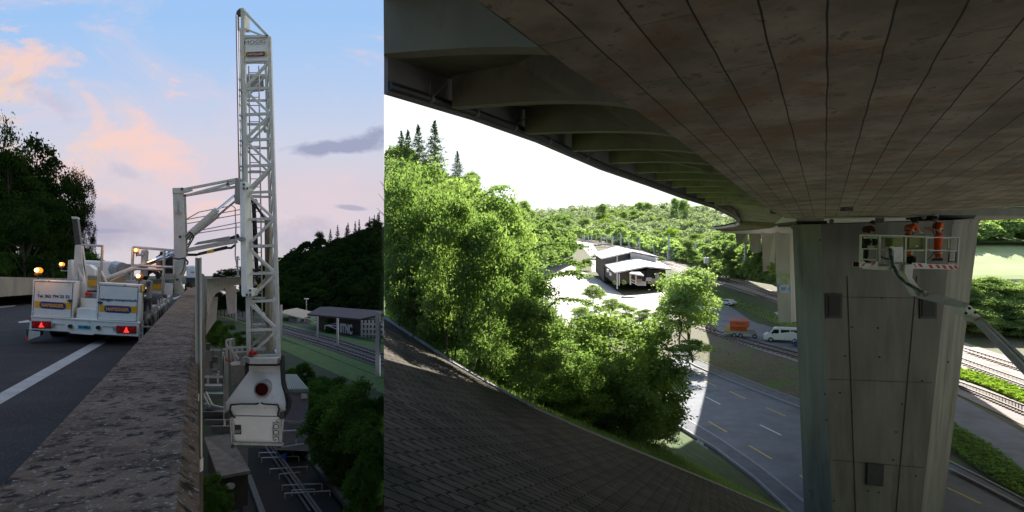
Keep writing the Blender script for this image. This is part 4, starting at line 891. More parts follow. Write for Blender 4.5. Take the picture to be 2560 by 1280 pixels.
for i in range(9): treeP(BR[i % 4], 545 + i * 13, 712, 676 - 6 * math.sin(i / 2.6) , 180, 30, 'far rounded tree over the bend of the viaduct', 'far trees over the viaduct')
for i in range(14): treeP(BR[i % 4], 516 + i * 9, 790, 735 - (i % 3) * 8, 150, 40, 'dark tree in the gap below the far viaduct', 'trees under the far viaduct')
# hillside right of the mast
crest = [(640, 672), (690, 640), (700, 620), (740, 612), (790, 590), (830, 590), (880, 570), (920, 555), (960, 540)]
def cr(px):
    for a, c_ in zip(crest[:-1], crest[1:]):
        if a[0] <= px <= c_[0]: return a[1] + (c_[1] - a[1]) * (px - a[0]) / (c_[0] - a[0])
    return crest[-1][1] if px > 700 else crest[0][1]
b = MB(); cs = [600, 640, 690, 740, 790, 830, 880, 920, 960]
lev = [(0, 190), (.35, 210), (.7, 235), (1, 265)]
def hp(px, f_, d_): return P(px, 790 + (cr(px) + 26 - 790) * f_, d_)
for i in range(len(cs) - 1):
    for (f0, d0_), (f1, d1_) in zip(lev[:-1], lev[1:]):
        b.poly([hp(cs[i], f0, d0_), hp(cs[i + 1], f0, d0_), hp(cs[i + 1], f1, d1_), hp(cs[i], f1, d1_)])
struct(b.build('hillside', M['valley']))
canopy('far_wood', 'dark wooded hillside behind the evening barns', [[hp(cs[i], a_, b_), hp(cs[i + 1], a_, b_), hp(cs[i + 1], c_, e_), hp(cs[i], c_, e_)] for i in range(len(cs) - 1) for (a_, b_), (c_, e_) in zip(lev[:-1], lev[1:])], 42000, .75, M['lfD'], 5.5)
for i in range(62):
    px = 620 + 338 * random.random(); f_ = random.random() ** .8; yb = 785 + (cr(px) + 30 - 785) * f_; d = 186 + 77 * f_
    con = f_ > .8 and px > 820 and random.random() < .8 or random.random() < .12
    h = (58 if con else 44) * random.uniform(.7, 1.15); w = 26 if con else 46
    px = min(px, 958 - w * .45)
    treeP(CON[i % 2] if con else BR[i % 4], px, yb + 4, yb - h, d, w * random.uniform(.85, 1.2), 'dark fir on the hillside behind the barns' if con else 'dark broadleaf tree on the hillside behind the barns', 'firs on the evening hillside' if con else 'broadleaf trees on the evening hillside')
for (px, yt) in ((826, 576), (844, 566), (866, 568), (888, 556), (898, 552), (924, 545), (936, 541), (952, 533)):
    treeP(CON[int(px) % 2], min(px, 948), 620, yt - 3, 262, 24, 'dark fir on the hillside behind the barns', 'firs on the evening hillside')
treeP(TALLC[0], 800, 640, 576, 262, 26, 'spindly tree sticking out of the hill crest left of the firs')
t_ = bpy.context.scene
hp3 = [Vector(q) for q in ((-150, 60, 0), (-110, 0, -2), (-80, -60, -2), (-30, -110, -2), (10, -120, -2))]; hq3 = [Vector(q) for q in ((-240, 70, 75), (-200, -20, 80), (-150, -120, 80), (-60, -190, 75), (20, -200, 70))]
b = MB(); b.sheet(hp3, hq3); struct(b.build('wooded_hills', M['valley']))  # bare unseen hill added to block low sky light from the left rear
# scrub along the railway banks and the bushes at bottom right
gs = 'bushes on the bank below the evening railway'
for i in range(95):
    row = 905 + 380 * random.random() ** 1.2; lo_px = 718 + (row - 900) * .20 if row < 1120 else 765 + (row - 1120) * .85
    px = lo_px + 20 + (940 - lo_px) * random.random()
    lim = 860 + (px - 700) * .50
    if row < lim + 35: row = lim + 35 + random.random() * 60
    d = HVL(row); hp_ = random.uniform(1.4, 3.0); w_ = hp_ * random.uniform(.9, 1.3)
    if row < 1080: row = min(row + hp_ * F / d * .9, 1090); d = HVL(row)
    p = GV(px, row)
    if px + w_ / d * F * .5 > 958: w_ = max(.8, (958 - px) * 2 / F * d)
    tree(BU[i % 3], p, hp_, w_, 'dark green bush on the bank between the railway and the roofs', gs, 'bush', 'bush')
for (px, yb, yt, d, w, wd) in ((880, 1150, 955, 30, 150, 'tallest leafy bush at the right edge below the tall dark mast'), (815, 1180, 1010, 31, 130, 'leafy bush beside the right edge of the flat black roof'), (900, 1330, 1080, 24, 110, 'nearest leafy bush in the bottom right corner of the evening picture'), (840, 1120, 985, 36, 110, 'leafy bush right of the grey annex building')):
    treeP(BU[int(px) % 3], px, yb, yt, d, w, wd, 'large bushes right of the black roof', 'bush', 'bush')
for (px, yb, yt, d, w) in ((528, 1310, 1190, 20, 70), (556, 1300, 1215, 21, 50), (512, 1260, 1200, 20.5, 30)):
    treeP(BU[int(px) % 3], px, yb, yt, d, w, 'green bush at the foot of the upright post beside the rusty shed', 'bushes beside the rusty shed', 'bush', 'bush')
for (px, yb, yt, d, w) in ((540, 875, 805, 70, 60), (570, 880, 812, 66, 55), (600, 870, 830, 72, 50), (525, 860, 790, 74, 40), (625, 880, 845, 66, 40)):
    treeP(BU[int(px) % 3], px, yb, yt, d, w, 'dark bush below the far bridge beside the tracks', 'bushes below the far bridge', 'bush', 'bush')
treeP(BU[0], 820, 838, 797, 118, 30, 'bush in front of the graffiti wall of the dark barn', None, 'bush', 'bush')

# ---------------------------------------------------------------- people
def person(nm, label, base, pose, scale, top_m, leg_m, hair_m, helmet=None, yaw=0.0, group=None, straps=False):
    """pose: joints in metres in the figure's own frame (x right, y facing direction, z up)."""
    t = thing(nm, label, 'person', base, group); t.rotation_euler = (0, 0, yaw); t.scale = (scale,) * 3
    J = {k: Vector(v) for k, v in pose.items()}
    def skinned(name, chain, radii, m, parent, sub=2):
        names = list(radii); idx = {n: i for i, n in enumerate(names)}
        me = bpy.data.meshes.new(name); me.from_pydata([tuple(J[n]) for n in names], [(idx[a], idx[c_]) for a, c_ in chain], [])
        o = bpy.data.objects.new(name, me); SC.collection.objects.link(o)
        o.modifiers.new('skin', 'SKIN'); ss_ = o.modifiers.new('sub', 'SUBSURF'); ss_.levels = sub; ss_.render_levels = sub
        for n, r in radii.items():
            sv = me.skin_vertices[0].data[idx[n]]; sv.radius = r if isinstance(r, tuple) else (r, r)
        me.skin_vertices[0].data[0].use_root = True
        bpy.context.view_layer.update()
        m2 = bpy.data.meshes.new_from_object(o.evaluated_get(bpy.context.evaluated_depsgraph_get())); bpy.data.objects.remove(o)
        m2.materials.clear(); m2.materials.append(m)
        for p in m2.polygons: p.use_smooth = True
        o = bpy.data.objects.new(name, m2); CUR[0].objects.link(o); o.parent = parent; return o
    body_r = {'pelvis': (.12, .09), 'waist': (.11, .085), 'chest': (.15, .10), 'neckb': (.06, .06), 'neck': .052, 'headl': (.068, .075), 'headm': (.078, .092), 'headt': (.060, .07)}
    ch = [('pelvis', 'waist'), ('waist', 'chest'), ('chest', 'neckb'), ('neckb', 'neck'), ('neck', 'headl'), ('headl', 'headm'), ('headm', 'headt')]
    J['neckb'] = J['chest'].lerp(J['neck'], .6)
    up = (J['head'] - J['neck']).normalized(); J['headl'] = J['neck'] + up * .07; J['headm'] = J['neck'] + up * .135; J['headt'] = J['neck'] + up * .20
    for s in 'LR':
        body_r.update({'sh' + s: .052, 'el' + s: .038, 'wr' + s: (.024, .028), 'palm' + s: (.018, .034), 'hip' + s: .088, 'kn' + s: .058, 'an' + s: .042, 'toe' + s: (.04, .028)})
        ch += [('chest', 'sh' + s), ('sh' + s, 'el' + s), ('el' + s, 'wr' + s), ('wr' + s, 'palm' + s), ('pelvis', 'hip' + s), ('hip' + s, 'kn' + s), ('kn' + s, 'an' + s), ('an' + s, 'toe' + s)]
        fd = (J['wr' + s] - J['el' + s]).normalized(); J['palm' + s] = J['wr' + s] + fd * .07
        sd_ = fd.cross(Vector((0, 0, 1))); sd_ = sd_.normalized() if sd_.length > .1 else Vector((1, 0, 0)); nn = sd_.cross(fd)
        for k, (off, ln) in enumerate(((-.030, .065), (-.010, .08), (.010, .085), (.030, .07))):
            J[f'f{k}a{s}'] = J['palm' + s] + fd * .03 + sd_ * off; J[f'f{k}b{s}'] = J[f'f{k}a{s}'] + fd * ln * .55 - nn * .008; J[f'f{k}c{s}'] = J[f'f{k}b{s}'] + fd * ln * .35 - nn * .03
            body_r.update({f'f{k}a{s}': .010, f'f{k}b{s}': .009, f'f{k}c{s}': .008}); ch += [('palm' + s, f'f{k}a{s}'), (f'f{k}a{s}', f'f{k}b{s}'), (f'f{k}b{s}', f'f{k}c{s}')]
        sg_ = -1 if s == 'L' else 1
        J['ta' + s] = J['wr' + s] + fd * .035 + sd_ * .03 * sg_; J['tb' + s] = J['ta' + s] + fd * .04 + sd_ * .022 * sg_ - nn * .015
        body_r.update({'ta' + s: .012, 'tb' + s: .009}); ch += [('wr' + s, 'ta' + s), ('ta' + s, 'tb' + s)]
    skinned('body', ch, body_r, M['skin'], t)
    # clothes
    for s in 'LR': J['slv' + s] = J['sh' + s].lerp(J['el' + s], .72); J['cuf' + s] = J['kn' + s].lerp(J['an' + s], .9)
    cl = [('waist', 'chest'), ('chest', 'neckb')] + [q for s in 'LR' for q in (('chest', 'sh' + s), ('sh' + s, 'slv' + s))]
    skinned('jacket', cl, {'waist': (.15, .12), 'chest': (.175, .125), 'neckb': (.075, .07), 'shL': .078, 'slvL': .062, 'shR': .078, 'slvR': .062}, top_m, t)
    cl = [('waist', 'pelvis')] + [q for s in 'LR' for q in (('pelvis', 'hip' + s), ('hip' + s, 'kn' + s), ('kn' + s, 'cuf' + s))]
    skinned('trousers', cl, {'pelvis': (.155, .125), 'waist': (.145, .115), 'hipL': .108, 'knL': .085, 'cufL': .075, 'hipR': .108, 'knR': .085, 'cufR': .075}, leg_m, t)
    for s in 'LR':
        b = MB(); d_ = (J['toe' + s] - J['an' + s]); d_.z = 0; d_.normalize(); c = J['an' + s] + Vector((0, 0, -.03)); c.z = min(c.z, J['toe' + s].z + .03)
        b.hexa([c - d_ * .09 + Vector((-.05, 0, -.06)), c - d_ * .09 + Vector((.05, 0, -.06)), c + d_ * .19 + Vector((.045, 0, -.06)), c + d_ * .19 + Vector((-.045, 0, -.06))], [c - d_ * .07 + Vector((-.045, 0, .06)), c - d_ * .07 + Vector((.045, 0, .06)), c + d_ * .15 + Vector((.035, 0, .0)), c + d_ * .15 + Vector((-.035, 0, .0))])
        o = b.build('boot', M['black'], None, bevel=.015); o.parent = t
    # face, hair, helmet
    hc = J['neck'] + up * .135; fw = Vector(pose.get('face', (0, 1, 0))).normalized(); fw = (fw - up * fw.dot(up)).normalized(); sdv = fw.cross(up)
    b = MB(); b.hexa([hc + fw * .085 + sdv * .012 - up * .035, hc + fw * .085 - sdv * .012 - up * .035, hc + fw * .118 - up * .03], [hc + fw * .085 + sdv * .008 + up * .01, hc + fw * .085 - sdv * .008 + up * .01, hc + fw * .092 + up * .01]); o = b.build('nose', M['skin'], None); o.parent = t
    for s in (-1, 1):
        b = MB(); b.dome(hc + fw * .080 + sdv * .03 * s + up * .012, .011, 4, 8); o = b.build('eye', M['ink'], None); o.parent = t
        b = MB(); b.dome(hc + sdv * .083 * s - up * .01, .022, 4, 8); o = b.build('ear', M['skin'], None); o.parent = t
    b = MB(); b.bar(hc + fw * .088 - up * .06 - sdv * .022, hc + fw * .088 - up * .06 + sdv * .022, .01, .008); o = b.build('mouth', M['redlens'], None); o.parent = t
    b = MB(); n0 = 0; b.dome(hc + up * .018 - fw * .012, .106, 6, 16); b.v = [v for v in b.v]; keep = []
    for f_ in b.f:
        c = sum((b.v[i] for i in f_), Vector()) / len(f_) - hc
        if c.dot(up) > (-.05 if c.dot(fw) < .02 else .045): keep.append(f_)
    b.f = keep; o = b.build('helmet' if helmet else 'hair', helmet or hair_m, None, smooth=True, solid=.012); o.parent = t
    if helmet:
        b = MB(); b.tube(hc + up * .045, hc + up * .055, .125, 18); o = b.build('helmet_brim', helmet, None); o.parent = t
    if top_m is M['hivis']:
        for s in 'LR':
            for f_ in (.25, .5):
                c = J['kn' + s].lerp(J['an' + s], f_); q = (J['an' + s] - J['kn' + s]).normalized() * .025; b = MB(); b.tube(c - q, c + q, .098 - .012 * f_, 16); o = b.build('reflective_band', M['galv'], None); o.parent = t
        c = J['waist'].lerp(J['chest'], .5); q = (J['chest'] - J['waist']).normalized() * .025; b = MB(); b.tube(c - q, c + q, .165, 18); o = b.build('reflective_band', M['galv'], None); o.parent = t
    if straps:
        b = MB()
        for s in (-1, 1):
            cc = J['chest']; b.path([J['waist'] + sdv * .09 * s + fw * .125, cc + sdv * .09 * s + fw * .128, cc + sdv * .085 * s + up * .13 + fw * .05, cc + sdv * .06 * s + up * .10 - fw * .11, J['waist'] + sdv * .08 * s - fw * .12], .018, 6)
        for k, s in (('knL', 1), ('knR', 1)): b.path([J['pelvis'] - Vector((0, 0, .02)) + sdv * .14, J['pelvis'] + fw * .13, J['pelvis'] - Vector((0, 0, .02)) - sdv * .14, J['pelvis'] - fw * .13, J['pelvis'] - Vector((0, 0, .02)) + sdv * .14], .018, 6)
        o = b.build('harness', M['black'], None); o.parent = t
    return t
STAND = dict(pelvis=(0, 0, .96), waist=(0, 0, 1.10), chest=(0, 0, 1.34), neck=(0, .015, 1.50), head=(0, .03, 1.62),
    shL=(-.19, 0, 1.42), elL=(-.23, .02, 1.14), wrL=(-.18, .24, 1.12), shR=(.19, 0, 1.42), elR=(.23, .02, 1.14), wrR=(.14, .26, 1.16),
    hipL=(-.09, 0, .90), knL=(-.10, .03, .50), anL=(-.10, -.01, .09), toeL=(-.12, .16, .04), hipR=(.09, 0, .90), knR=(.10, .03, .50), anR=(.10, -.01, .09), toeR=(.12, .16, .04))
def pz(**k): d = dict(STAND); d.update(k); return d
LEAN = pz(waist=(0, .05, 1.08), chest=(0, .20, 1.26), neck=(0, .33, 1.37), head=(0, .42, 1.45), shL=(-.19, .22, 1.33), elL=(-.21, .36, 1.08), wrL=(-.15, .56, 1.02), shR=(.19, .22, 1.33), elR=(.21, .38, 1.10), wrR=(.15, .60, 1.04), face=(0, .8, -.5))
q_ = P(657, 892, 15.3)
person('person', 'worker with a red helmet, orange jacket and yellow-green gloves crouching low inside the lattice mast', q_ + Vector((0, 0, -1.40)), pz(waist=(0, .04, 1.09), chest=(0, .15, 1.28), neck=(0, .24, 1.40), head=(0, .30, 1.50), face=(0, .8, -.5), shL=(-.19, .16, 1.36), elL=(-.30, .3, 1.25), wrL=(-.30, .5, 1.36), shR=(.19, .16, 1.36), elR=(.34, .1, 1.24), wrR=(.40, .25, 1.40)), 1.0, M['hivis'], M['hivis'], M['ink'], M['red'], math.pi * .85)
# ================================================================ MIDDAY SIDE (right picture)
CUR[0] = CR
HV = 12.0
TB1 = [(740, 150), (700, 190), (660, 240), (620, 310), (590, 380), (560, 480), (545, 600), (530, 720)]
TB2 = [(860, 76), (840, 79), (760, 84), (700, 90), (640, 100), (590, 112), (560, 130), (530, 150), (515, 170)]
def tbl(T_, row):
    r0, d0_ = 800, HV * F / 160
    L = [(800, d0_)] + T_ if T_ is TB1 else T_
    if row >= L[0][0]: return HV * F / max(row - 640, 1) if T_ is TB1 or row >= 862 else L[0][1]
    for (a, da), (c_, dc) in zip(L[:-1], L[1:]):
        if c_ <= row <= a: return da + (dc - da) * (a - row) / (a - c_)
    return L[-1][1]
def dR(px, row):
    a = tbl(TB1, row); c_ = tbl(TB2, row); w_ = min(1, max(0, (px - 2020) / 340)); return a * (1 - w_) + c_ * w_
def GR(px, py, lift=0.0): p = P(px, py, dR(px, py)); p.z += lift; return p
R = {}
R['soil'] = mat('dry_verge', (.13, .105, .075), (.09, .08, .05), 1.2, .95, bump=.5, c3=(.09, .13, .03), s3=.35, t3=.50)
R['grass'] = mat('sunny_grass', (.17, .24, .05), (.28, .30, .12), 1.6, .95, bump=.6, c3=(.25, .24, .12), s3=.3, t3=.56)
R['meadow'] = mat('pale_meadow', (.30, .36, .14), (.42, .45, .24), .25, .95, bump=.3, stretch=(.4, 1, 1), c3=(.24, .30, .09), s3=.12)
R['dkgrass'] = mat('shaded_grass', (.04, .075, .018), (.075, .10, .03), 2.5, .95, bump=.8, c3=(.13, .11, .07), s3=.7, t3=.56)  # darker copy of the sunny grass, shade in its colour, plus dirt patches
R['gravel'] = mat('pale_gravel', (.52, .48, .46), (.44, .40, .37), 3, .95, bump=.4)
R['asph'] = mat('asphalt_day', (.16, .165, .185), (.20, .205, .225), .9, .85, bump=.3, c3=(.13, .135, .15), s3=.25, bscale=40, t3=.53)
R['walk'] = mat('asphalt_footway', (.12, .12, .135), (.16, .16, .17), 2, .9, bump=.3)
R['kerb'] = mat('kerb_stone', (.32, .31, .32), (.25, .24, .25), 6, .85)
R['wl'] = mat('white_marking', (.75, .75, .75), (.6, .6, .6), 6, .7)
R['yl'] = mat('yellow_marking', (.70, .48, .12), (.6, .42, .12), 6, .7)
R['ball'] = mat('ballast_day', (.36, .31, .29), (.26, .22, .21), 12, .95, bump=.8, c3=(.22, .17, .14), s3=.5)
R['rail'] = mat('rusty_rail', (.10, .065, .055), (.14, .09, .07), 6, .6, metal=.4)
R['slp'] = mat('sleeper_day', (.20, .17, .15), (.14, .12, .11), 5, .9)
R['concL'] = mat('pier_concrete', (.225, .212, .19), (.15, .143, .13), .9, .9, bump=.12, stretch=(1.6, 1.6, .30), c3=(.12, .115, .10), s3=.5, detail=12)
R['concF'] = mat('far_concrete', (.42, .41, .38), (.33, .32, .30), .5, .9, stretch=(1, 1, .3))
R['wood'] = mat('barn_planks', (.085, .065, .058), (.14, .11, .10), 2.6, .9, stretch=(2.5, 2.5, .06))
R['roofw'] = mat('white_fibre_roof', (.72, .70, .68), (.60, .58, .56), .6, .8)
R['roofm'] = mat('mauve_roof', (.30, .25, .30), (.24, .20, .25), 1, .8)
R['barnw'] = mat('barn_render', (.55, .50, .46), (.45, .40, .37), 1, .9)
R['mast'] = mat('mast_grey', (.55, .56, .58), None, rough=.6)
R['van'] = mat('van_white', (.80, .81, .83), None, rough=.25)
R['tyre'] = mat('tyre', (.02, .02, .022), None, rough=.8)
R['glass'] = mat('window_glass', (.02, .024, .03), None, rough=.08)
R['oran'] = mat('orange_container', (.62, .13, .035), (.52, .10, .03), 4, .6)
R['redr'] = mat('faded_red_roof', (.50, .17, .15), (.42, .13, .12), 5, .7)
R['ylw'] = mat('yellow_frame', (.75, .50, .03), None, rough=.5)
R['blu'] = mat('blue_car_paint', (.02, .07, .30), None, rough=.2)
R['lime'] = mat('pale_green_rail', (.46, .52, .37), (.38, .44, .31), 7, .5)
R['limed'] = mat('olive_cover', (.20, .23, .08), (.15, .18, .06), 5, .7)
R['plat'] = mat('platform_white', (.66, .66, .66), (.56, .56, .55), 5, .4)
R['boom'] = mat('boom_grey', (.66, .68, .67), (.56, .58, .57), 5, .4)
R['redst'] = mat('red_stripe', (.55, .02, .03), None, rough=.5)
R['hose'] = mat('teal_hose', (.06, .09, .11), None, rough=.5)
R['brown'] = mat('brownshirt', (.07, .018, .015), None, rough=.9)
R['drk'] = mat('dark_clothes', (.02, .02, .022), None, rough=.9)
R['stones'] = mat('pale_stone', (.5, .48, .46), (.4, .38, .36), 9, .9)
R['bark'] = mat('bark_day', (.11, .09, .07), (.06, .05, .04), 9, .95)
R['lf'] = leafmat('leaves_day', (.10, .16, .055), (.32, .42, .18), .50)
R['lff'] = leafmat('leaves_far_hazed', (.15, .20, .14), (.32, .37, .25), .40)  # pale bluish tint puts distance haze into the leaf colour
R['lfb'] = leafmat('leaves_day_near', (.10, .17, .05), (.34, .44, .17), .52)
R['lfs'] = leafmat('leaves_shaded', (.08, .14, .045), (.23, .33, .12), .50)  # dimmer twin of the near leaves, shade put into the tint
R['lfy'] = leafmat('leaves_yellow', (.16, .26, .04), (.30, .42, .08), .45)
R['nd'] = leafmat('needles_day', (.045, .085, .035), (.09, .14, .05), .25)
R['rust_red'] = mat('rust_red', (.45, .08, .05), None, rough=.8)

# deck soffit with board marks --------------------------------------------
def soffit_mat():
    m = mat('board_marked_concrete', (.36, .29, .205), (.19, .15, .105), 1.5, .9, bump=.15, c3=(.23, .14, .075), s3=.8, t3=.52, c4=(.17, .135, .095), s4=9, lo=.36, hi=.64, detail=12, rot=math.radians(-29))
    nt = m.node_tree; bs = nt.nodes['Principled BSDF']; src = bs.inputs['Base Color'].links[0].from_socket
    ge = nt.nodes.new('ShaderNodeNewGeometry'); mp = nt.nodes.new('ShaderNodeMapping'); mp.vector_type = 'POINT'
    mp.inputs[2].default_value = (0, 0, math.radians(-(90 - 29.2)))
    nt.links.new(ge.outputs['Position'], mp.inputs[0])
    ns = nt.nodes.new('ShaderNodeTexNoise'); ns.inputs['Scale'].default_value = 1.5; nt.links.new(ge.outputs['Position'], ns.inputs[0])
    ad = nt.nodes.new('ShaderNodeVectorMath'); ad.operation = 'MULTIPLY_ADD'; nt.links.new(ns.outputs['Color'], ad.inputs[0]); ad.inputs[1].default_value = (.03, .03, 0); nt.links.new(mp.outputs[0], ad.inputs[2])
    br = nt.nodes.new('ShaderNodeTexBrick'); br.inputs['Scale'].default_value = 1; br.inputs['Brick Width'].default_value = 2.4; br.inputs['Row Height'].default_value = .36
    br.inputs['Mortar Size'].default_value = .009; br.inputs['Mortar Smooth'].default_value = .3; br.inputs['Bias'].default_value = 0; br.offset = .5
    br.inputs['Color1'].default_value = (1, 1, 1, 1); br.inputs['Color2'].default_value = (.72, .74, .72, 1); br.inputs['Mortar'].default_value = (.45, .42, .38, 1)
    nt.links.new(ad.outputs[0], br.inputs[0])
    br2 = nt.nodes.new('ShaderNodeTexBrick'); br2.offset = 0; br2.inputs['Scale'].default_value = 1; br2.inputs['Brick Width'].default_value = 400; br2.inputs['Row Height'].default_value = .36
    br2.inputs['Mortar Size'].default_value = .007; br2.inputs['Mortar Smooth'].default_value = .2
    br2.inputs['Color1'].default_value = (1, 1, 1, 1); br2.inputs['Color2'].default_value = (1, 1, 1, 1); br2.inputs['Mortar'].default_value = (.16, .14, .12, 1); nt.links.new(ad.outputs[0], br2.inputs[0])
    x = nt.nodes.new('ShaderNodeMix'); x.data_type = 'RGBA'; x.blend_type = 'MULTIPLY'; x.inputs[0].default_value = .85; nt.links.new(src, x.inputs[6]); nt.links.new(br.outputs[0], x.inputs[7])
    y = nt.nodes.new('ShaderNodeMix'); y.data_type = 'RGBA'; y.blend_type = 'MULTIPLY'; y.inputs[0].default_value = .9; nt.links.new(x.outputs[2], y.inputs[6]); nt.links.new(br2.outputs[0], y.inputs[7])
    nt.links.new(y.outputs[2], bs.inputs['Base Color']); return m
R['soffit'] = soffit_mat()
R['wing'] = mat('wing_concrete', (.21, .205, .12), (.15, .148, .088), .6, .9, bump=.1, c3=(.10, .10, .065), s3=.5, t3=.55)
R['edge'] = mat('edge_concrete', (.22, .21, .19), (.16, .15, .135), 1.2, .9)
R['pipe'] = mat('drain_pipe', (.05, .052, .058), (.04, .04, .045), 3, .45)
dk = thing('viaduct_deck', 'great concrete bridge deck overhead with board-marked underside and arched ribs curving away to the left', 'bridge', (6, 12, 1.5))
def D(px, py, z=1.5): d = F * z / (640 - py); return P(px, py, d)
SEAM = -320 / F
boxE = [Vector((.35, 2.0, 1.5)) * 1.0] + [D(*q) for q in ((1190, 0), (1300, 82), (1400, 155), (1570, 262), (1700, 352), (1810, 438), (1880, 493), (1935, 530), (1962, 545))]
boxE[0] = Vector((-.62, 2.71, 1.5)); z15 = 1.5
farR = [Vector((30, -6, 1.5)), Vector((30, 4, 1.5)), D(2900, 492), D(2560, 514), D(2450, 524), D(2300, 534), D(2150, 541), D(2000, 547)]
# soffit cut along the same bearing as the picture seam, running back over the camera
pts = boxE + farR[::-1][:-2] + [Vector((30, 4, 1.5)), Vector((30, -12, 1.5)), Vector((2.74, -12, 1.5)), Vector((0.0, 0.0, 1.5))]
b = MB(); b.ext(pts, (0, 0, .3)); b.build('soffit', R['soffit'], dk)
edge = [D(x, y, 2.6) for x, y in ((960, 236), (1180, 301), (1340, 357), (1500, 425), (1620, 466), (1700, 495), (1780, 520))] + \
       [P(1832, 545, 39), P(1846, 556, 52), P(1849, 561, 70), P(1838, 566, 95), P(1805, 571, 130), P(1774, 573, 170)]
zt = 1.05
# slab underside between the box edge and the outer edge
webtop = [p + Vector((-.02, 0, zt)) for p in boxE]
sl_in = [Vector((-.62, 2.71, 2.55))] + webtop[1:]
b = MB(); b.sheet(boxE, sl_in); b.build('web', R['wing'], dk)
eo = [p + Vector((0, 0, .62 if i < 8 else .35)) for i, p in enumerate(edge)]
# resample both lines to common stations for the slab
def resamp(L, n):
    s = [0]
    for a, c_ in zip(L[:-1], L[1:]): s.append(s[-1] + (c_ - a).length)
    o = []
    for k in range(n):
        u = s[-1] * k / (n - 1)
        for i in range(len(L) - 1):
            if u <= s[i + 1] + 1e-9: f_ = (u - s[i]) / (s[i + 1] - s[i]); o.append(L[i].lerp(L[i + 1], f_)); break
    return o
far_in = [P(1956, 541, 33), P(1938, 558, 60), P(1920, 565, 92), P(1880, 571, 128), P(1812, 576, 180)]
Sin = resamp(sl_in + [far_in[0]], 22) + resamp(far_in, 14)[1:]
e7 = eo[:7]; Sout = resamp(e7 + [eo[7]], 22) + resamp(eo[7:], 14)[1:]
b = MB(); b.poly([Vector((0, 0, 2.55)), Sin[0], Sout[0]]); b.sheet(Sin, Sout); b.build('slab', R['wing'], dk, solid=.02)
b = MB(); b.sheet([p + Vector((0, 0, .75)) for p in Sin] , [p + Vector((0, 0, .45)) for p in Sout]); b.poly([Vector((0, 0, 2.7)), Sin[0] + Vector((0, 0, .55)), Sout[0] + Vector((0, 0, .45))])
b.poly([Vector(p) + Vector((0, 0, 1.2)) for p in pts]); b.build('road_slab', R['edge'], dk)
# edge beam
b = MB()
for i in range(len(edge) - 1):
    a, c_ = edge[i], edge[i + 1]; n_ = (c_ - a).cross(Vector((0, 0, 1))).normalized() * .09; o_ = -n_ if i < 9 else n_
    h_ = Vector((0, 0, 1.2 if i < 8 else .42 + (i - 8) * .02))
    b.hexa([a, a - n_ * 1.0 * -1, a + n_ + h_, a + h_], [c_, c_ + n_, c_ + n_ + h_, c_ + h_])
b.build('edge_beam', R['edge'], dk)
b = MB(); pp = [p + Vector((.10, -.05, .12)) for p in edge[:9]]; b.path(pp, .075, 10); b.build('drain_pipe', R['pipe'], dk)
for i, u in enumerate((.06, .14, .22, .30, .38, .46, .54, .62, .70, .78)):
    k = u * 7; j = int(k); p = pp[j].lerp(pp[j + 1], k - j); b = MB(); b.bar(p + Vector((.0, -.09, 0)), p + Vector((.02, -.09, .25)), .02); b.bar(p, p + Vector((.30, -.12, .22)), .018); b.tube(p - Vector((.02, .035, 0)), p + Vector((.02, .035, 0)), .085, 10); b.build('pipe_bracket', R['edge'], dk)
# arched ribs
ribs = [((1372, 118), (960, 134), (1160, 120)), ((1572, 262), (1130, 268), (1370, 252)), ((1682, 337), (1312, 333), (1520, 327)), ((1747, 383), (1430, 377), (1600, 372)), ((1797, 414), (1522, 408), (1670, 404)),
        ((1826, 438), (1592, 432), (1720, 429)), ((1848, 459), (1640, 450), (1760, 449)), ((1868, 474), (1680, 468), (1790, 465)), ((1888, 489), (1715, 482), (1810, 480)), ((1903, 502), (1742, 494), (1830, 493)), ((1916, 512), (1762, 504), (1845, 503)), ((1927, 521), (1785, 513), (1860, 512))]
for i, (r_, l_, m_) in enumerate(ribs):
    a = D(*r_, 1.52); g_ = D(*l_, 2.62); c0_ = D(*m_, 1.62) if i else D(*m_, 1.60)
    if i == 0: g_ = D(960, 134, 2.3)
    n_ = 12; bot = []
    md = (a + g_) / 2; c_ = P(m_[0], m_[1], md.y * 1.0)
    for k in range(n_ + 1):
        t = k / n_; q = a * (1 - t) ** 2 + (c_ * 2 - (a + g_) / 2) * 2 * t * (1 - t) + g_ * t ** 2; bot.append(q)
    top = [Vector((q.x, q.y, max(q.z + .05, 2.57 + .62 * k / n_))) for k, q in enumerate(bot)]
    th = Vector((.546, 1, 0)).normalized() * .20
    b = MB(); b.ext(bot + top[::-1], th); b.build('rib', R['wing'], dk)
for i in range(26):
    t = (i + .5) / 26; k = 23 + t * 11; j = int(k); a = Sin[j].lerp(Sin[j + 1], k - j); c_ = Sout[j].lerp(Sout[j + 1], k - j); dz = Vector((0, 0, -.20))
    b = MB(); b.ext([a + dz * 2.2, c_ + dz, c_, a], (a - c_).cross(Vector((0, 0, 1))).normalized() * .25); b.build('rib', R['wing'], dk)
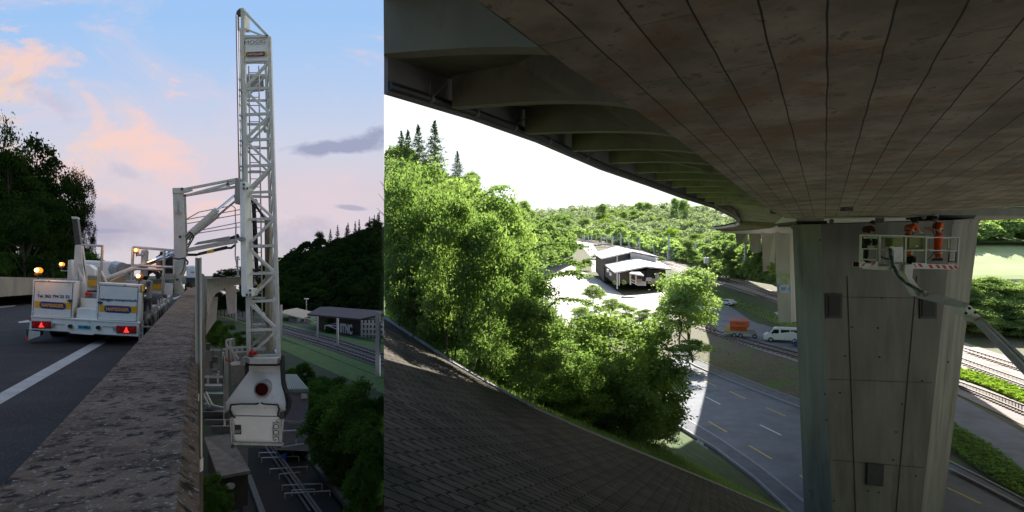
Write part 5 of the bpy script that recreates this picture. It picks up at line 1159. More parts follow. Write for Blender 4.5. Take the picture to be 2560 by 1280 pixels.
# far web of the box and the soffit it carries
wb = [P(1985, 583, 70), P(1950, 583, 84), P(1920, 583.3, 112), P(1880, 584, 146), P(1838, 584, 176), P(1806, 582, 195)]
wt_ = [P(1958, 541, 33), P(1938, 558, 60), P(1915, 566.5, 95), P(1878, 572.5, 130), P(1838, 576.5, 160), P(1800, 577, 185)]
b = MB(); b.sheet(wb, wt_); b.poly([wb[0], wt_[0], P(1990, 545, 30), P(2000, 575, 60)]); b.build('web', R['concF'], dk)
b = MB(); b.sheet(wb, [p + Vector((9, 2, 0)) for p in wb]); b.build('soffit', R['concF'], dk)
b = MB(); b.poly([P(2060, 545, 40), P(2330, 542, 36), P(2410, 548, 40), P(2360, 560, 48), P(2060, 590, 60)]); b.build('soffit', R['concF'], dk, solid=.1)
b = MB(); dr0 = [P(2000, 547, 22.6), P(1960, 541, 33), P(1938, 558, 60), P(1915, 566.5, 95), P(1878, 572.5, 130), P(1812, 576, 180)]
b.sheet([p + Vector((-1.2, 0, .35)) for p in dr0], [p + Vector((20, 2, .35)) for k, p in enumerate(dr0)]); b.build('roadway_sun_cover', R['edge'], dk, solid=.3); b = MB(); b.ext([Vector(q) for q in ((7.0, 18.5, 3.3), (13.5, 36, 3.4), (38, 38, 3.3), (38, 26, 3.2), (38, 0, 3.2), (28, 1, 3.2), (12, 12, 3.2))], (0, 0, .3)); b.build('roadway_sun_cover', R['edge'], dk)  # second slab: unseen roof added to close a sun leak behind the soffit
b = MB(); b.box(D(2117, 518, 1.5) + Vector((0, 0, -.06)), (.25, .25, .12)); b.build('drain_box', M['dark'], dk)

# piers -----------------------------------------------------------------------
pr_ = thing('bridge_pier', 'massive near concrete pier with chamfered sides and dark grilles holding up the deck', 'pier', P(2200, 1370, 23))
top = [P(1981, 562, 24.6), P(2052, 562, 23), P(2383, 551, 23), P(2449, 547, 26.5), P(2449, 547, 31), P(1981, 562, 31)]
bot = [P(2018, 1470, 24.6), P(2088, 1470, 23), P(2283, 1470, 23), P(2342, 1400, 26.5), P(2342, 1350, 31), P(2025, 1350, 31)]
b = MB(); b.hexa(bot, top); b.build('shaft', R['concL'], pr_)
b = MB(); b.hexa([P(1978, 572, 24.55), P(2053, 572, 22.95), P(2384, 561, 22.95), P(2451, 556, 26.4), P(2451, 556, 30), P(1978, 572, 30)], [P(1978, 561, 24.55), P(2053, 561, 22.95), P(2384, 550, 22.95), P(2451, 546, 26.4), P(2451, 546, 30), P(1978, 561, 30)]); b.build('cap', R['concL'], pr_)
b = MB()
for (xa, ya, xb, yb2) in ((2118, 690, 2146, 1470), (2292, 690, 2224, 1470)): b.bar(P(xa, ya, 22.99), P(xb, yb2, 22.99), .024, .03)
for (y, sk) in ((742, 0), (948, 5), (1150, 15)):
    b.bar(P(2056 + (y - 560) * .04, y, 22.995), P(2372 - (y - 560) * .11, y + sk + 4, 22.995), .025, .02); b.bar(P(2372 - (y - 560) * .11, y + sk + 4, 22.98), P(2438 - (y - 560) * .125, y + sk - 2, 26.45), .02, .02)
b.build('casting_joint', mat('joint_shadow', (.06, .056, .05), None), pr_)
b = MB()
for x, y in ((2199, 893), (2112, 890), (2062, 985), (2100, 982), (2255, 1010), (2066, 1050), (2305, 952), (2274, 900), (2131, 1030), (2240, 1080), (2204, 745), (2130, 818), (2195, 820), (2233, 1150), (2370, 905), (2085, 1252), (2050, 600), (2290, 1190), (2170, 1228), (2197, 1231)): b.tube(P(x, y, 22.97), P(x, y, 23.02), .035, 10)
b.build('tie_hole', M['dark'], pr_)
for (x0, y0, x1, y1) in ((2072, 740, 2101, 791), (2306, 748, 2338, 792)):
    b = MB(); b.ext([P(x0 - 6, y0 - 5, 22.93), P(x1 + 5, y0 - 5, 22.93), P(x1 + 4, y1 + 5, 22.93), P(x0 - 5, y1 + 5, 22.93)], (0, .1, 0)); gr_ = b.build('grille_frame', mat('grey_frame', (.075, .072, .068), None), pr_)
    b = MB(); b.ext([P(x0, y0, 22.90), P(x1, y0, 22.90), P(x1, y1, 22.90), P(x0, y1, 22.90)], (0, .04, 0)); b.build('grille', M['ink'], gr_)
    b = MB()
    for k in range(9): y = y0 + 3 + k * (y1 - y0 - 5) / 8.5; b.bar(P(x0, y, 22.89), P(x1, y, 22.89), .02, .02)
    b.build('grille_bar', M['black'], gr_)
b = MB(); b.ext([P(2169, 1158, 22.9), P(2211, 1163, 22.9), P(2209, 1217, 22.9), P(2167, 1212, 22.9)], (0, .12, 0)); b.build('hatch', mat('hatch_steel', (.03, .032, .038), (.05, .052, .06), 8, .6), pr_, bevel=.02)
text('ARiG', P(2036, 1228, 24.0), (.85, -.5, 0), (0, 0, 1), .25, mat('faded_graffiti', (.30, .28, .24), None), pr_, 'graffiti', width=.5, thick=.01)
text('SLt', P(2043, 1246, 24.0), (.85, -.5, 0), (0, 0, 1), .25, bpy.data.materials['faded_graffiti'], pr_, 'graffiti', width=.5, thick=.01)
text('↑'.replace('↑', 'T'), P(2045, 1185, 23.9), (.85, -.5, 0), (0, 0, 1), .3, mat('purple_mark', (.06, .05, .12), None), pr_, 'graffiti', width=.15, thick=.01)
for (x0, x1, y, d, lab) in ((1990, 2068, 556, 24, 'dark bridge bearing on the left shoulder of the near pier'), (2345, 2440, 540, 24.5, 'dark bridge bearing on the right shoulder of the near pier')):
    be = thing('bearing', lab, 'bearing', P((x0 + x1) / 2, y + 6, d))
    b = MB(); b.ext([P(x0, y - 3, d), P(x1, y - 4, d), P(x1, y + 2, d), P(x0, y + 2, d)], (0, 2, 0)); b.build('upper_plate', M['dark'], be)
    b = MB(); b.ext([P(x0 + 4, y + 2, d + .1), P(x1 - 4, y + 2, d + .1), P(x1 - 4, y + 6, d + .1), P(x0 + 4, y + 6, d + .1)], (0, 1.8, 0)); b.build('lower_block', M['ink'], be)
for i, (x, y, lab) in enumerate(((2079, 553, 'round dark lamp on the pier top beside the left bearing'), (2194, 549, 'left of the two adjoining round lamps on the pier top'), (2205, 549, 'right of the two adjoining round lamps on the pier top'), (2310, 543, 'round dark lamp on the pier top near the standing worker'), (2340, 541, 'pale round lamp directly above the standing worker on the pier top'))):
    t = thing('round_lamp', lab, 'lamp', P(x, y + 9, 23.3), 'round lamps along the pier top')
    b = MB(); b.tube(P(x, y, 23.2), P(x, y, 23.35), .095, 20); b.build('lamp_disc', R['plat'] if i == 4 else M['greyp'], t)
    b = MB(); b.tube(P(x, y, 23.3), P(x, y + 10, 23.3), .015, 8); b.build('stem', M['dark'], t)
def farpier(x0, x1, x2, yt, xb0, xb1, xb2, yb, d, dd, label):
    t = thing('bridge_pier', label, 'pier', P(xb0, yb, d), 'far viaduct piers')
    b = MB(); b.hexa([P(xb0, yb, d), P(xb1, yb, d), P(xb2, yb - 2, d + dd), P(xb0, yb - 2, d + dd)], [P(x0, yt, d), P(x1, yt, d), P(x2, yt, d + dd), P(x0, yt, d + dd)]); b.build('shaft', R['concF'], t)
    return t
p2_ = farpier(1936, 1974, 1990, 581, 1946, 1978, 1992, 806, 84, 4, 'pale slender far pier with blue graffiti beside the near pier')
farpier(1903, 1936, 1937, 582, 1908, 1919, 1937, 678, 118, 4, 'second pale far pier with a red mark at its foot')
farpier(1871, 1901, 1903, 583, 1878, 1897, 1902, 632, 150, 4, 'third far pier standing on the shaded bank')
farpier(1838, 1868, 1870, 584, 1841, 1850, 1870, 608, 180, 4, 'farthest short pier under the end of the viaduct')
text('CZ', P(1961, 722, 83.9), (1, 0, 0), (0, 0, 1), 1.25, mat('graffiti_pale', (.55, .5, .55), None), p2_, 'graffiti', width=1.6, bold=.06, thick=.02)
b = MB(); b.ext([P(1945, 709, 83.97), P(1962, 711, 83.97), P(1977, 713, 83.97), P(1977, 733, 83.97), P(1950, 728, 83.97), P(1944, 724, 83.97)], (0, .02, 0)); b.build('graffiti', mat('graffiti_blue', (.12, .38, .70), None), p2_)
b = MB()
for pts_ in ([(1947, 694), (1946, 686), (1953, 681), (1963, 681), (1972, 683), (1975, 690), (1971, 697)], [(1953, 684), (1953, 692), (1957, 699), (1964, 700), (1968, 692), (1968, 684)], [(1954, 700), (1952, 707), (1957, 708)], [(1966, 700), (1968, 709), (1973, 709)], [(1957, 687), (1960, 688)], [(1964, 688), (1966, 687)]): b.path([P(x, y, 83.95) for x, y in pts_], .07, 6)
b.build('graffiti', mat('graffiti_green', (.35, .52, .22), None), p2_)
b = MB(); b.ext([P(1917, 664, 117.9), P(1926, 663, 117.9), P(1926, 673, 117.9), P(1918, 675, 117.9)], (0, .02, 0)); b.build('graffiti', R['rust_red'], bpy.data.objects['bridge_pier.002'])

# ground ----------------------------------------------------------------------
b = MB(); rows = [2400, 1900, 1600, 1500, 1400, 1340] + list(range(1290, 900, -15)) + list(range(900, 596, -4))
cols = list(range(960, 2000, 65)) + list(range(2020, 2380, 24)) + [2400, 2480, 2560, 2680, 2800, 3300, 4300]
for i in range(len(rows) - 1):
    for j in range(len(cols) - 1):
        q = [GR(cols[j], rows[i]), GR(cols[j + 1], rows[i]), GR(cols[j + 1], rows[i + 1]), GR(cols[j], rows[i + 1])]
        b.poly(q[:3]); b.poly([q[0], q[2], q[3]])
struct(b.build('valley_ground', R['soil']))
def rp(A, B, name, m, lift, n=20): return ribbon(A, B, name, m, lift, GR, n)
rp([(1330, 640), (1420, 660), (1500, 700), (1560, 740), (1660, 730)], [(1330, 800), (1400, 830), (1480, 850), (1560, 850), (1700, 800)], 'gravel_yard', R['gravel'], .04)
rp([(1425, 604), (1450, 612), (1475, 640), (1480, 680)], [(1445, 596), (1480, 606), (1500, 640), (1505, 680)], 'gravel_yard', R['gravel'], .05)
rp([(1438, 700), (1470, 700), (1490, 730)], [(1425, 735), (1450, 748), (1490, 745)], 'grass_patch', R['grass'], .08)
rp([(1480, 775), (1560, 770), (1640, 760), (1720, 745)], [(1480, 800), (1570, 810), (1660, 800), (1760, 790)], 'grass_patch', R['grass'], .06)
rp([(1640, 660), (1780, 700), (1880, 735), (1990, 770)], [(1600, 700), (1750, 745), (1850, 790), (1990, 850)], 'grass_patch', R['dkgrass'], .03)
rp([(1700, 720), (1790, 722), (1870, 760), (1990, 815)], [(1700, 745), (1790, 745), (1850, 770), (1990, 845)], 'grass_patch', R['grass'], .05)
# railway
rp([(1425, 596), (1520, 608), (1620, 640), (1720, 670), (1800, 690), (1880, 712), (2000, 748), (2390, 850), (2480, 880), (2600, 915), (2800, 980)],
   [(1425, 600), (1520, 617), (1620, 654), (1720, 692), (1790, 714), (1870, 738), (2000, 790), (2390, 922), (2470, 955), (2600, 1005), (2800, 1090)], 'railway_ballast', R['ball'], .08)
rg = 'main railway tracks in the midday valley'
track([[(1428, 596.5), (1520, 609.5), (1620, 642.5), (1720, 673.5), (1800, 695), (1880, 717), (1995, 752), (2400, 870), (2560, 921), (2700, 970)], [(1428, 597.3), (1520, 611), (1620, 645), (1720, 677), (1797, 699.5), (1877, 722), (1995, 758), (2400, 877), (2560, 931), (2700, 982)]], 'railway_track', 'far track of the main railway pair running behind the pier', GR, R['rail'], R['slp'], .12, rg, 150, .20)
track([[(1428, 598.5), (1520, 613), (1620, 649), (1720, 683), (1790, 706), (1870, 731), (1995, 773), (2400, 898), (2560, 955), (2700, 1008)], [(1428, 599.3), (1520, 614.5), (1620, 651.5), (1720, 687), (1787, 710), (1866, 736), (1995, 780), (2400, 909), (2560, 969), (2700, 1025)]], 'railway_track', 'near track of the main railway pair running behind the pier', GR, R['rail'], R['slp'], .12, rg, 150, .20)
rp([(1800, 822), (1880, 848), (2000, 885), (2390, 945), (2560, 1010), (2700, 1070)], [(1790, 838), (1880, 870), (2000, 908), (2390, 985), (2560, 1065), (2700, 1130)], 'railway_ballast', R['ball'], .05)
track([[(1700, 800), (1800, 832), (1880, 855), (2000, 888), (2400, 960), (2480, 989), (2560, 1020), (2700, 1080)], [(1700, 806), (1800, 840), (1880, 864), (2000, 898), (2400, 970), (2480, 1002), (2560, 1036), (2700, 1100)]], 'railway_track', 'rusty siding track between the parking strip and the road bank', GR, R['rail'], R['slp'], .10, None, 70, .10)
track([[(1505, 722), (1560, 752), (1620, 778), (1680, 795)], [(1512, 720), (1568, 749), (1628, 774), (1688, 790)]], 'railway_track', 'short overgrown siding leading out from the barn yard', GR, R['rail'], R['slp'], .12, None, 20, .12)
# parking strip / lane
rp([(1700, 700), (1780, 742), (1840, 770), (1900, 795), (1990, 832), (2380, 985), (2480, 1040), (2560, 1085), (2800, 1230)], [(1700, 760), (1760, 800), (1800, 830), (1880, 852), (1990, 880), (2380, 1062), (2460, 1110), (2560, 1185), (2800, 1380)], 'parking_lane', R['asph'], .06)
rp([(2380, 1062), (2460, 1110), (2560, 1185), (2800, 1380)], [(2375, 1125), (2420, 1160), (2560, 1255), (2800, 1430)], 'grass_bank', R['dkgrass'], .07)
rp([(1740, 850), (1850, 875), (2000, 915)], [(1750, 905), (1850, 945), (2000, 1005)], 'dirt_bank', R['soil'], .05)
rp([(2385, 925), (2460, 945), (2560, 985), (2700, 1040)], [(2385, 945), (2460, 968), (2560, 1012), (2700, 1070)], 'grass_strip', R['grass'], .13)
# road with footways and kerbs
ru = [(1690, 888), (1740, 918), (1800, 944), (1900, 984), (2010, 1026), (2200, 1098), (2370, 1176), (2460, 1222), (2560, 1275), (2700, 1350)]
rlow = [(1600, 990), (1660, 1020), (1712, 1050), (1800, 1103), (1900, 1173), (2010, 1262), (2100, 1340), (2200, 1430), (2300, 1530), (2400, 1640)]
rp(ru, rlow, 'road', R['asph'], .05)
ku = [(x, y - 8) for x, y in ru]; kuu = [(x, y - 22) for x, y in ru]
rp([(x, y - 17) for x, y in ru], ru, 'pavement', R['walk'], .16)
def kerb(line, lift, w_, name='kerb'):
    b = MB(); p = [GR(x, y, lift) for x, y in line]
    for a, c_ in zip(p[:-1], p[1:]): b.bar(a, c_, w_, .16)
    return struct(b.build(name, R['kerb']))
kerb(ru, .10, .16); kerb([(x, y - 17) for x, y in ru], .14, .12)
kl = [(1590, 1010), (1650, 1042), (1700, 1072), (1790, 1128), (1890, 1205), (1990, 1300), (2100, 1420)]
rp(rlow[:7], kl, 'pavement', R['walk'], .16); kerb(rlow[:8], .10, .16); kerb(kl, .14, .12)
def dash(x0, y0, x1, y1, m, name='road_marking', w_=.14):
    b = MB(); a = GR(x0, y0, .062); c_ = GR(x1, y1, .062); n_ = (c_ - a).cross(Vector((0, 0, 1))).normalized() * w_ / 2
    b.poly([a - n_, a + n_, c_ + n_, c_ - n_]); struct(b.build(name, m))
for q in ((1765, 994, 1801, 1013), (1900, 1064, 1953, 1090), (1700, 955, 1735, 976)): dash(*q, R['wl'])
for q in ((1825, 980, 1864, 999), (1916, 1021, 1964, 1042), (1771, 1055, 1817, 1082), (1873, 1116, 1930, 1150), (1760, 953, 1790, 967), (2000, 1190, 2014, 1202), (2368, 1222, 2452, 1262)): dash(*q, R['yl'])
# bank under the far viaduct
b = MB(); b.sheet([P(1780, 690, 190), P(1860, 700, 175), P(1930, 712, 140), P(1995, 745, 108)], [P(1780, 598, 260), P(1840, 598, 230), P(1905, 620, 190), P(2000, 640, 150)]); struct(b.build('bank', R['dkgrass'])); BKQ = [P(1780, 690, 190), P(1860, 700, 175), P(1930, 712, 140), P(1995, 745, 108)], [P(1780, 598, 260), P(1840, 598, 230), P(1905, 620, 190), P(2000, 640, 150)]
# far hill + left hill
def hill(cr_, base, name, m, n=3):
    b = MB()
    for k in range(n):
        A = [a.lerp(c_, k / n) for a, c_ in zip(base, cr_)]; Bq = [a.lerp(c_, (k + 1) / n) for a, c_ in zip(base, cr_)]; b.sheet(A, Bq)
    return struct(b.build(name, m))
R['hillm'] = mat('wooded_hill_ground', (.06, .10, .025), (.10, .14, .04), .1, .95)
LH0 = [P(x, y, d) for x, y, d in ((960, 860, 40), (1080, 800, 60), (1200, 740, 90), (1320, 680, 140), (1440, 640, 240))]
LH1 = [P(x, y, d) for x, y, d in ((960, 440, 90), (1080, 480, 120), (1200, 520, 160), (1320, 565, 230), (1440, 612, 360))]
hill(LH1, LH0, 'wooded_slope', R['hillm'])
FH0 = [P(x, y, d) for x, y, d in ((1330, 620, 420), (1450, 612, 420), (1600, 625, 380), (1750, 660, 330), (1870, 670, 280), (2010, 640, 240))]
FH1 = [P(x, y, d) for x, y, d in ((1330, 540, 760), (1450, 535, 760), (1600, 530, 720), (1750, 535, 600), (1870, 560, 480), (2010, 570, 400))]
hill(FH1, FH0, 'wooded_hills', R['hillm'])
RH0 = [P(x, y, d) for x, y, d in ((2380, 612, 104), (2470, 606, 105), (2560, 606, 105), (2800, 612, 98), (3300, 650, 88))]
RH1 = [P(x, y, d) for x, y, d in ((2380, 500, 170), (2470, 490, 170), (2560, 480, 170), (2800, 470, 170), (3300, 440, 160))]
hill(RH1, RH0, 'wooded_hills', R['hillm'])
hill([Vector((260, 120, 30)), Vector((240, 20, 30)), Vector((180, -80, 45)), Vector((60, -120, 70)), Vector((28, -125, 60))], [Vector((170, 90, -8)), Vector((120, 20, -12)), Vector((90, -40, -12)), Vector((40, -60, -10)), Vector((14, -60, -6))], 'wooded_hills', R['hillm'])  # treeless hill out of view, added to cut sky light from right and behind
FHQ = [[a, b_, c_, d_] for a, b_, c_, d_ in zip(FH0[:-1], FH0[1:], FH1[1:], FH1[:-1])]; RHQ = [[a, b_, c_, d_] for a, b_, c_, d_ in zip(RH0[:-1], RH0[1:], RH1[1:], RH1[:-1])]; LHQ = [[a, b_, c_, d_] for a, b_, c_, d_ in zip(LH0[:-1], LH0[1:], LH1[1:], LH1[:-1])]
b = MB(); b.sheet([GR(x, y, .1) for x, y in ((2380, 830), (2470, 835), (2560, 845), (2800, 860))], [GR(x, y, .1) for x, y in ((2380, 700), (2470, 700), (2560, 700), (2800, 705))]); struct(b.build('bank', R['dkgrass']))
b = MB()
for ya, yb2 in ((712, 690), (690, 660), (660, 640), (640, 615), (615, 592)): b.sheet([GR(x, ya, .12) for x in (2380, 2470, 2560, 2800)], [GR(x, yb2, .12) for x in (2380, 2470, 2560, 2800)])
struct(b.build('meadow', R['meadow']))

# paved embankment ------------------------------------------------------------
def PV(px, py):                                # z = -1.6 -.528 x -.119 y
    rx = (px - 1280) / F; rz = (640 - py) / F; d = -1.6 / (rz + .528 * rx + .119); return P(px, py, d)
def paver_mat():
    m = mat('interlocking_pavers', (.135, .108, .08), (.085, .07, .052), 1.6, .9, c3=(.055, .055, .035), s3=.9, t3=.55, spec=.15, bump=.2, bscale=60, c4=(.13, .12, .105), s4=40)
    nt = m.node_tree; bs = nt.nodes['Principled BSDF']; src = bs.inputs['Base Color'].links[0].from_socket
    def N(t, **k):
        n = nt.nodes.new(t)
        for a, v in k.items(): setattr(n, a, v)
        return n
    def mth(op, a, c_=None):
        n = N('ShaderNodeMath', operation=op)
        for i, v in enumerate((a, c_)):
            if v is None: continue
            if isinstance(v, (int, float)): n.inputs[i].default_value = v
            else: nt.links.new(v, n.inputs[i])
        return n.outputs[0]
    ge = N('ShaderNodeNewGeometry'); mp = N('ShaderNodeMapping'); mp.inputs[2].default_value = (0, 0, math.radians(PAVROT)); nt.links.new(ge.outputs['Position'], mp.inputs[0])
    sx_ = N('ShaderNodeSeparateXYZ'); nt.links.new(mp.outputs[0], sx_.inputs[0]); u, v = sx_.outputs[0], sx_.outputs[1]
    wz = mth('MULTIPLY', mth('SUBTRACT', mth('PINGPONG', v, .07), .035), .8)           # zigzag of the end joints
    wy = mth('MULTIPLY', mth('SINE', mth('MULTIPLY', u, 2 * math.pi / .11)), .004)
    cx = N('ShaderNodeCombineXYZ'); nt.links.new(mth('ADD', u, wz), cx.inputs[0]); nt.links.new(mth('ADD', v, wy), cx.inputs[1])
    br = N('ShaderNodeTexBrick'); br.offset = .5; br.inputs['Scale'].default_value = 1; br.inputs['Brick Width'].default_value = .23; br.inputs['Row Height'].default_value = .14
    br.inputs['Mortar Size'].default_value = .012; br.inputs['Mortar Smooth'].default_value = .4; br.inputs['Color1'].default_value = (1, 1, 1, 1); br.inputs['Color2'].default_value = (.6, .6, .62, 1); br.inputs['Mortar'].default_value = (.08, .08, .07, 1)
    nt.links.new(cx.outputs[0], br.inputs[0])
    x = N('ShaderNodeMix', data_type='RGBA', blend_type='MULTIPLY'); x.inputs[0].default_value = 1; nt.links.new(src, x.inputs[6]); nt.links.new(br.outputs[0], x.inputs[7]); nt.links.new(x.outputs[2], bs.inputs['Base Color'])
    bp = N('ShaderNodeBump'); bp.invert = True; bp.inputs['Strength'].default_value = .7; bp.inputs['Distance'].default_value = .02; nt.links.new(br.outputs['Fac'], bp.inputs['Height']); nt.links.new(bp.outputs[0], bs.inputs['Normal'])
    return m
PAVROT = -20
R['paver'] = paver_mat()
pe = [PV(x, y) for x, y in ((960, 796), (1040, 848), (1130, 907), (1230, 965), (1330, 1018), (1460, 1075), (1600, 1132), (1780, 1205), (1960, 1282), (2100, 1340))]
near = [PV(960, 1500), PV(1280, 1500), PV(1700, 1500), PV(2000, 1500), PV(2200, 1500)]
b = MB(); b.ext(pe + [PV(2150, 1420), PV(2060, 2600), Vector((1.2, -.6, -1.6 - .528 * 1.2 + .07)), Vector((0.0, 0.0, -1.6))], (0, 0, -.12)); struct(b.build('paved_slope', R['paver']))
b = MB(); b.ext([Vector((0, 0, -1.7)), Vector((2.74, -12, -1.0)), Vector((30, -12, -14)), Vector((12, 14, -9.8)), ], (0, 0, -.1)); struct(b.build('embankment', R['soil']))
wl2 = MB(); wl2.ext([Vector((2.9, -6, -6)), Vector((24, -6, -16)), Vector((24, -6, 1.4)), Vector((1.4, -6, 1.4))], (0, -.5, 0)); tag(wl2.build('abutment_wall', R['concL']), 'concrete abutment wall closing the bridge behind the viewer', 'wall')
b = MB()
for a, c_ in zip(pe[:-1], pe[1:]): b.bar(a + Vector((0, 0, -.01)), c_ + Vector((0, 0, -.01)), .10, .10)
struct(b.build('kerb', R['kerb']))
bk2 = [GR(x, y, -.1) for x, y in ((960, 800), (1060, 880), (1180, 950), (1300, 990), (1420, 1020), (1520, 1040), (1640, 1040), (1760, 1110), (1880, 1200), (2010, 1320))]
bk1 = [a.lerp(c_, .30) + Vector((0, 0, -.25)) for a, c_ in zip(pe, bk2)]
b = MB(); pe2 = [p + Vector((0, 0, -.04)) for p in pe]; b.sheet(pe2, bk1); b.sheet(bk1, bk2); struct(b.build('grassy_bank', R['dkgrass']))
# ---------------------------------------------------------------- midday barns
bn = thing('timber_barn', 'large dark timber barn with bright sheet roofs in the midday valley', 'barn', GR(1560, 720))
dB = 160
b = MB(); b.hexa([P(1489, 678, 205), P(1510, 704, 180), P(1660, 704, 190), P(1660, 690, 215)], [P(1489, 638, 205), P(1510, 646, 180), P(1578, 632, 185), P(1560, 622, 215)]); b.build('wall', R['wood'], bn)
b = MB(); b.poly([P(1483, 634, 206), P(1503, 647, 179), P(1580, 630, 184), P(1543, 617, 215)]); b.build('roof', R['roofw'], bn, solid=.4)
b = MB(); b.poly([P(1543, 617, 216), P(1580, 630, 184), P(1650, 644, 180), P(1610, 631, 215)]); b.build('roof', R['roofm'], bn, solid=.4)
b = MB(); b.hexa([P(1576, 652, 183), P(1640, 660, 180), P(1640, 660, 188), P(1576, 652, 190)], [P(1576, 632, 183), P(1640, 645, 180), P(1640, 645, 188), P(1576, 630, 190)]); b.build('rendered_wall', R['barnw'], bn)
b = MB(); b.hexa([P(1510, 688, 182), P(1542, 714, 160), P(1548, 712, 161), P(1520, 688, 182)], [P(1510, 662, 182), P(1542, 680, 160), P(1548, 680, 161), P(1520, 664, 182)]); b.build('wall', R['wood'], bn)
b = MB(); b.hexa([P(1543, 709, 159), P(1664, 707, 168), P(1664, 702, 190), P(1520, 700, 185)], [P(1543, 681, 159), P(1664, 674, 168), P(1664, 672, 190), P(1520, 665, 185)]); b.build('wall', R['wood'], bn)
b = MB(); b.poly([P(1508, 659, 184), P(1537, 682, 156), P(1617, 667, 160), P(1590, 645, 186)]); b.poly([P(1590, 645, 186), P(1617, 667, 160), P(1678, 674, 166), P(1650, 655, 190)]); b.build('roof', R['roofw'], bn, solid=.4)
b = MB(); b.ext([P(1615, 707, 162.5), P(1615, 674, 162.5), P(1620, 672, 162.5), P(1633, 674, 163.5), P(1633, 707, 163.5)], (0, -.4, 0)); b.build('door_opening', M['ink'], bn)
for (x, y) in ((1521, 676), (1528, 685)):
    b = MB(); b.ext([P(x - 2, y - 4, 165), P(x + 2, y - 2, 163), P(x + 2, y + 5, 163), P(x - 2, y + 3, 165)], (-.3, 0, 0)); b.build('window', R['plat'], bn)
b = MB(); b.ext([P(1638, 705, 162.8), P(1638, 682, 162.8), P(1647, 683, 163.5), P(1647, 706, 163.5)], (0, -.3, 0)); b.build('door', R['barnw'], bn)
lt = thing('timber_shelter', 'small open lean-to of pale timbers with stacked wood in front of the barn', 'shelter', GR(1590, 716))
b = MB()
for x, y in ((1576, 712), (1590, 712), (1576, 690), (1590, 690), (1605, 700)):
    if y > 700: b.bar(P(x, y, 150), P(x, 684, 150), .35)
b.bar(P(1577, 698, 150), P(1590, 704, 150), .2); b.bar(P(1577, 704, 150), P(1590, 710, 150), .2); b.build('frame', R['gravel'], lt)
b = MB(); b.poly([P(1573, 684, 149), P(1610, 690, 149), P(1600, 681, 154), P(1578, 681, 154)]); b.build('roof', R['gravel'], lt, solid=.3)
for i, (x, y, w_, h_) in enumerate(((1598, 702, 14, 7), (1604, 710, 22, 10), (1630, 704, 20, 12), (1622, 699, 14, 8))):
    b = MB()
    for k in range(5): b.bar(P(x - w_ / 2, y - h_ / 2 + k * h_ / 5, 148 - k * .2), P(x + w_ / 2, y - h_ / 2 + k * h_ / 5, 148 - k * .1), h_ / 5 * .11)
    tag(b.build('timber_stack', R['gravel'] if i % 2 else mat('cut_timber', (.40, .30, .22), (.3, .22, .16), 3, .9)), ('low pile of cut wood under the little lean-to', 'wide brown wood pile in front of the barn wall', 'pale pallet stack in front of the dark barn door', 'upper pale pallet stack leaning on the barn wall')[i], 'timber stack')
fl = thing('flagpole', 'thin pale pole standing in front of the left end of the barn', 'pole', GR(1543, 722)); b = MB(); b.bar(P(1543, 722, 150), P(1543, 636, 150), .22); b.build('pole', R['mast'], fl)
fl = thing('pole', 'short grey pole beside the thin pale pole at the barn corner', 'pole', GR(1548, 718)); b = MB(); b.bar(P(1548, 714, 151), P(1548, 685, 151), .18); b.build('pole', R['mast'], fl)
wh = thing('white_shed', 'long white flat building half hidden by bushes near the end of the viaduct', 'building', P(1780, 630, 230))
b = MB(); b.hexa([P(1758, 634, 228), P(1820, 640, 222), P(1826, 636, 235), P(1765, 630, 240)], [P(1758, 619, 228), P(1813, 619, 222), P(1818, 617, 235), P(1766, 617, 240)]); b.build('wall', R['roofw'], wh)
b = MB(); b.tube(P(1815, 619, 222), P(1828, 619, 222), .15); b.tube(P(1828, 619, 222), P(1828, 632, 222), .15); b.build('gantry', R['mast'], wh)
hw = thing('far_viaduct', 'distant pale motorway bridge line below the far wooded hill', 'bridge', P(1470, 575, 500))
b = MB(); A = [P(1422, 562, 520), P(1460, 564, 500), P(1500, 569, 480), P(1522, 575, 470)]; b.sheet(A, [p + Vector((0, 0, -2.4)) for p in A]); b.sheet(A, [p + Vector((3, 14, .4)) for p in A]); b.build('deck', R['roofw'], hw)
for x in (1450, 1470, 1490, 1510): b = MB(); b.bar(P(x, 570, 495), P(x, 582, 495), 1.6); b.build('pier', R['concF'], hw)
# ---------------------------------------------------------------- masts
gR = 'catenary masts along the midday railway'
for (x, yb, yt, arms, w_, lab) in (
    (1864, 705, 611, ((1832, 654), (1832, 645)), .42, 'tallest bare railway mast standing against the shaded bank of the viaduct'),
    (1770, 690, 645, ((1800, 652), (1800, 659)), .40, 'railway mast with a grey box on top and arms to the right'),
    (1672, 648, 588, ((1660, 628), (1692, 632)), .45, 'tall mast right of the barn roof with cantilever arms'),
    (1669, 652, 628, ((1694, 635),), .3, 'short mast directly beside the tall mast right of the barn roof'),
    (1739, 650, 602, ((1724, 620), (1730, 628)), .4, 'mast with a sideways sign bracket left of the white flat building'),
    (1727, 640, 613, ((1720, 613),), .35, 'short mast carrying a pale board left of the white flat building'),
    (1635, 636, 605, ((1615, 615), (1618, 620)), .4, 'mast behind the ridge of the mauve barn roof'),
    (1652, 640, 616, (), .3, 'short plain mast behind the mauve barn roof'),
    (1599, 630, 591, ((1582, 612), (1586, 607)), .4, 'mast standing behind the barn ridge'),
    (1572, 622, 590, ((1558, 603),), .4, 'mast left of the barn ridge with one arm'),
    (1552, 618, 584, ((1535, 601), (1530, 593)), .5, 'thickest mast above the barn roof'),
    (1530, 614, 597, (), .4, 'short mast in the distant gantry group'),):
    mast(x, yb, yt, GR, lab, R['mast'], arms, w_ * 1.5, gR)
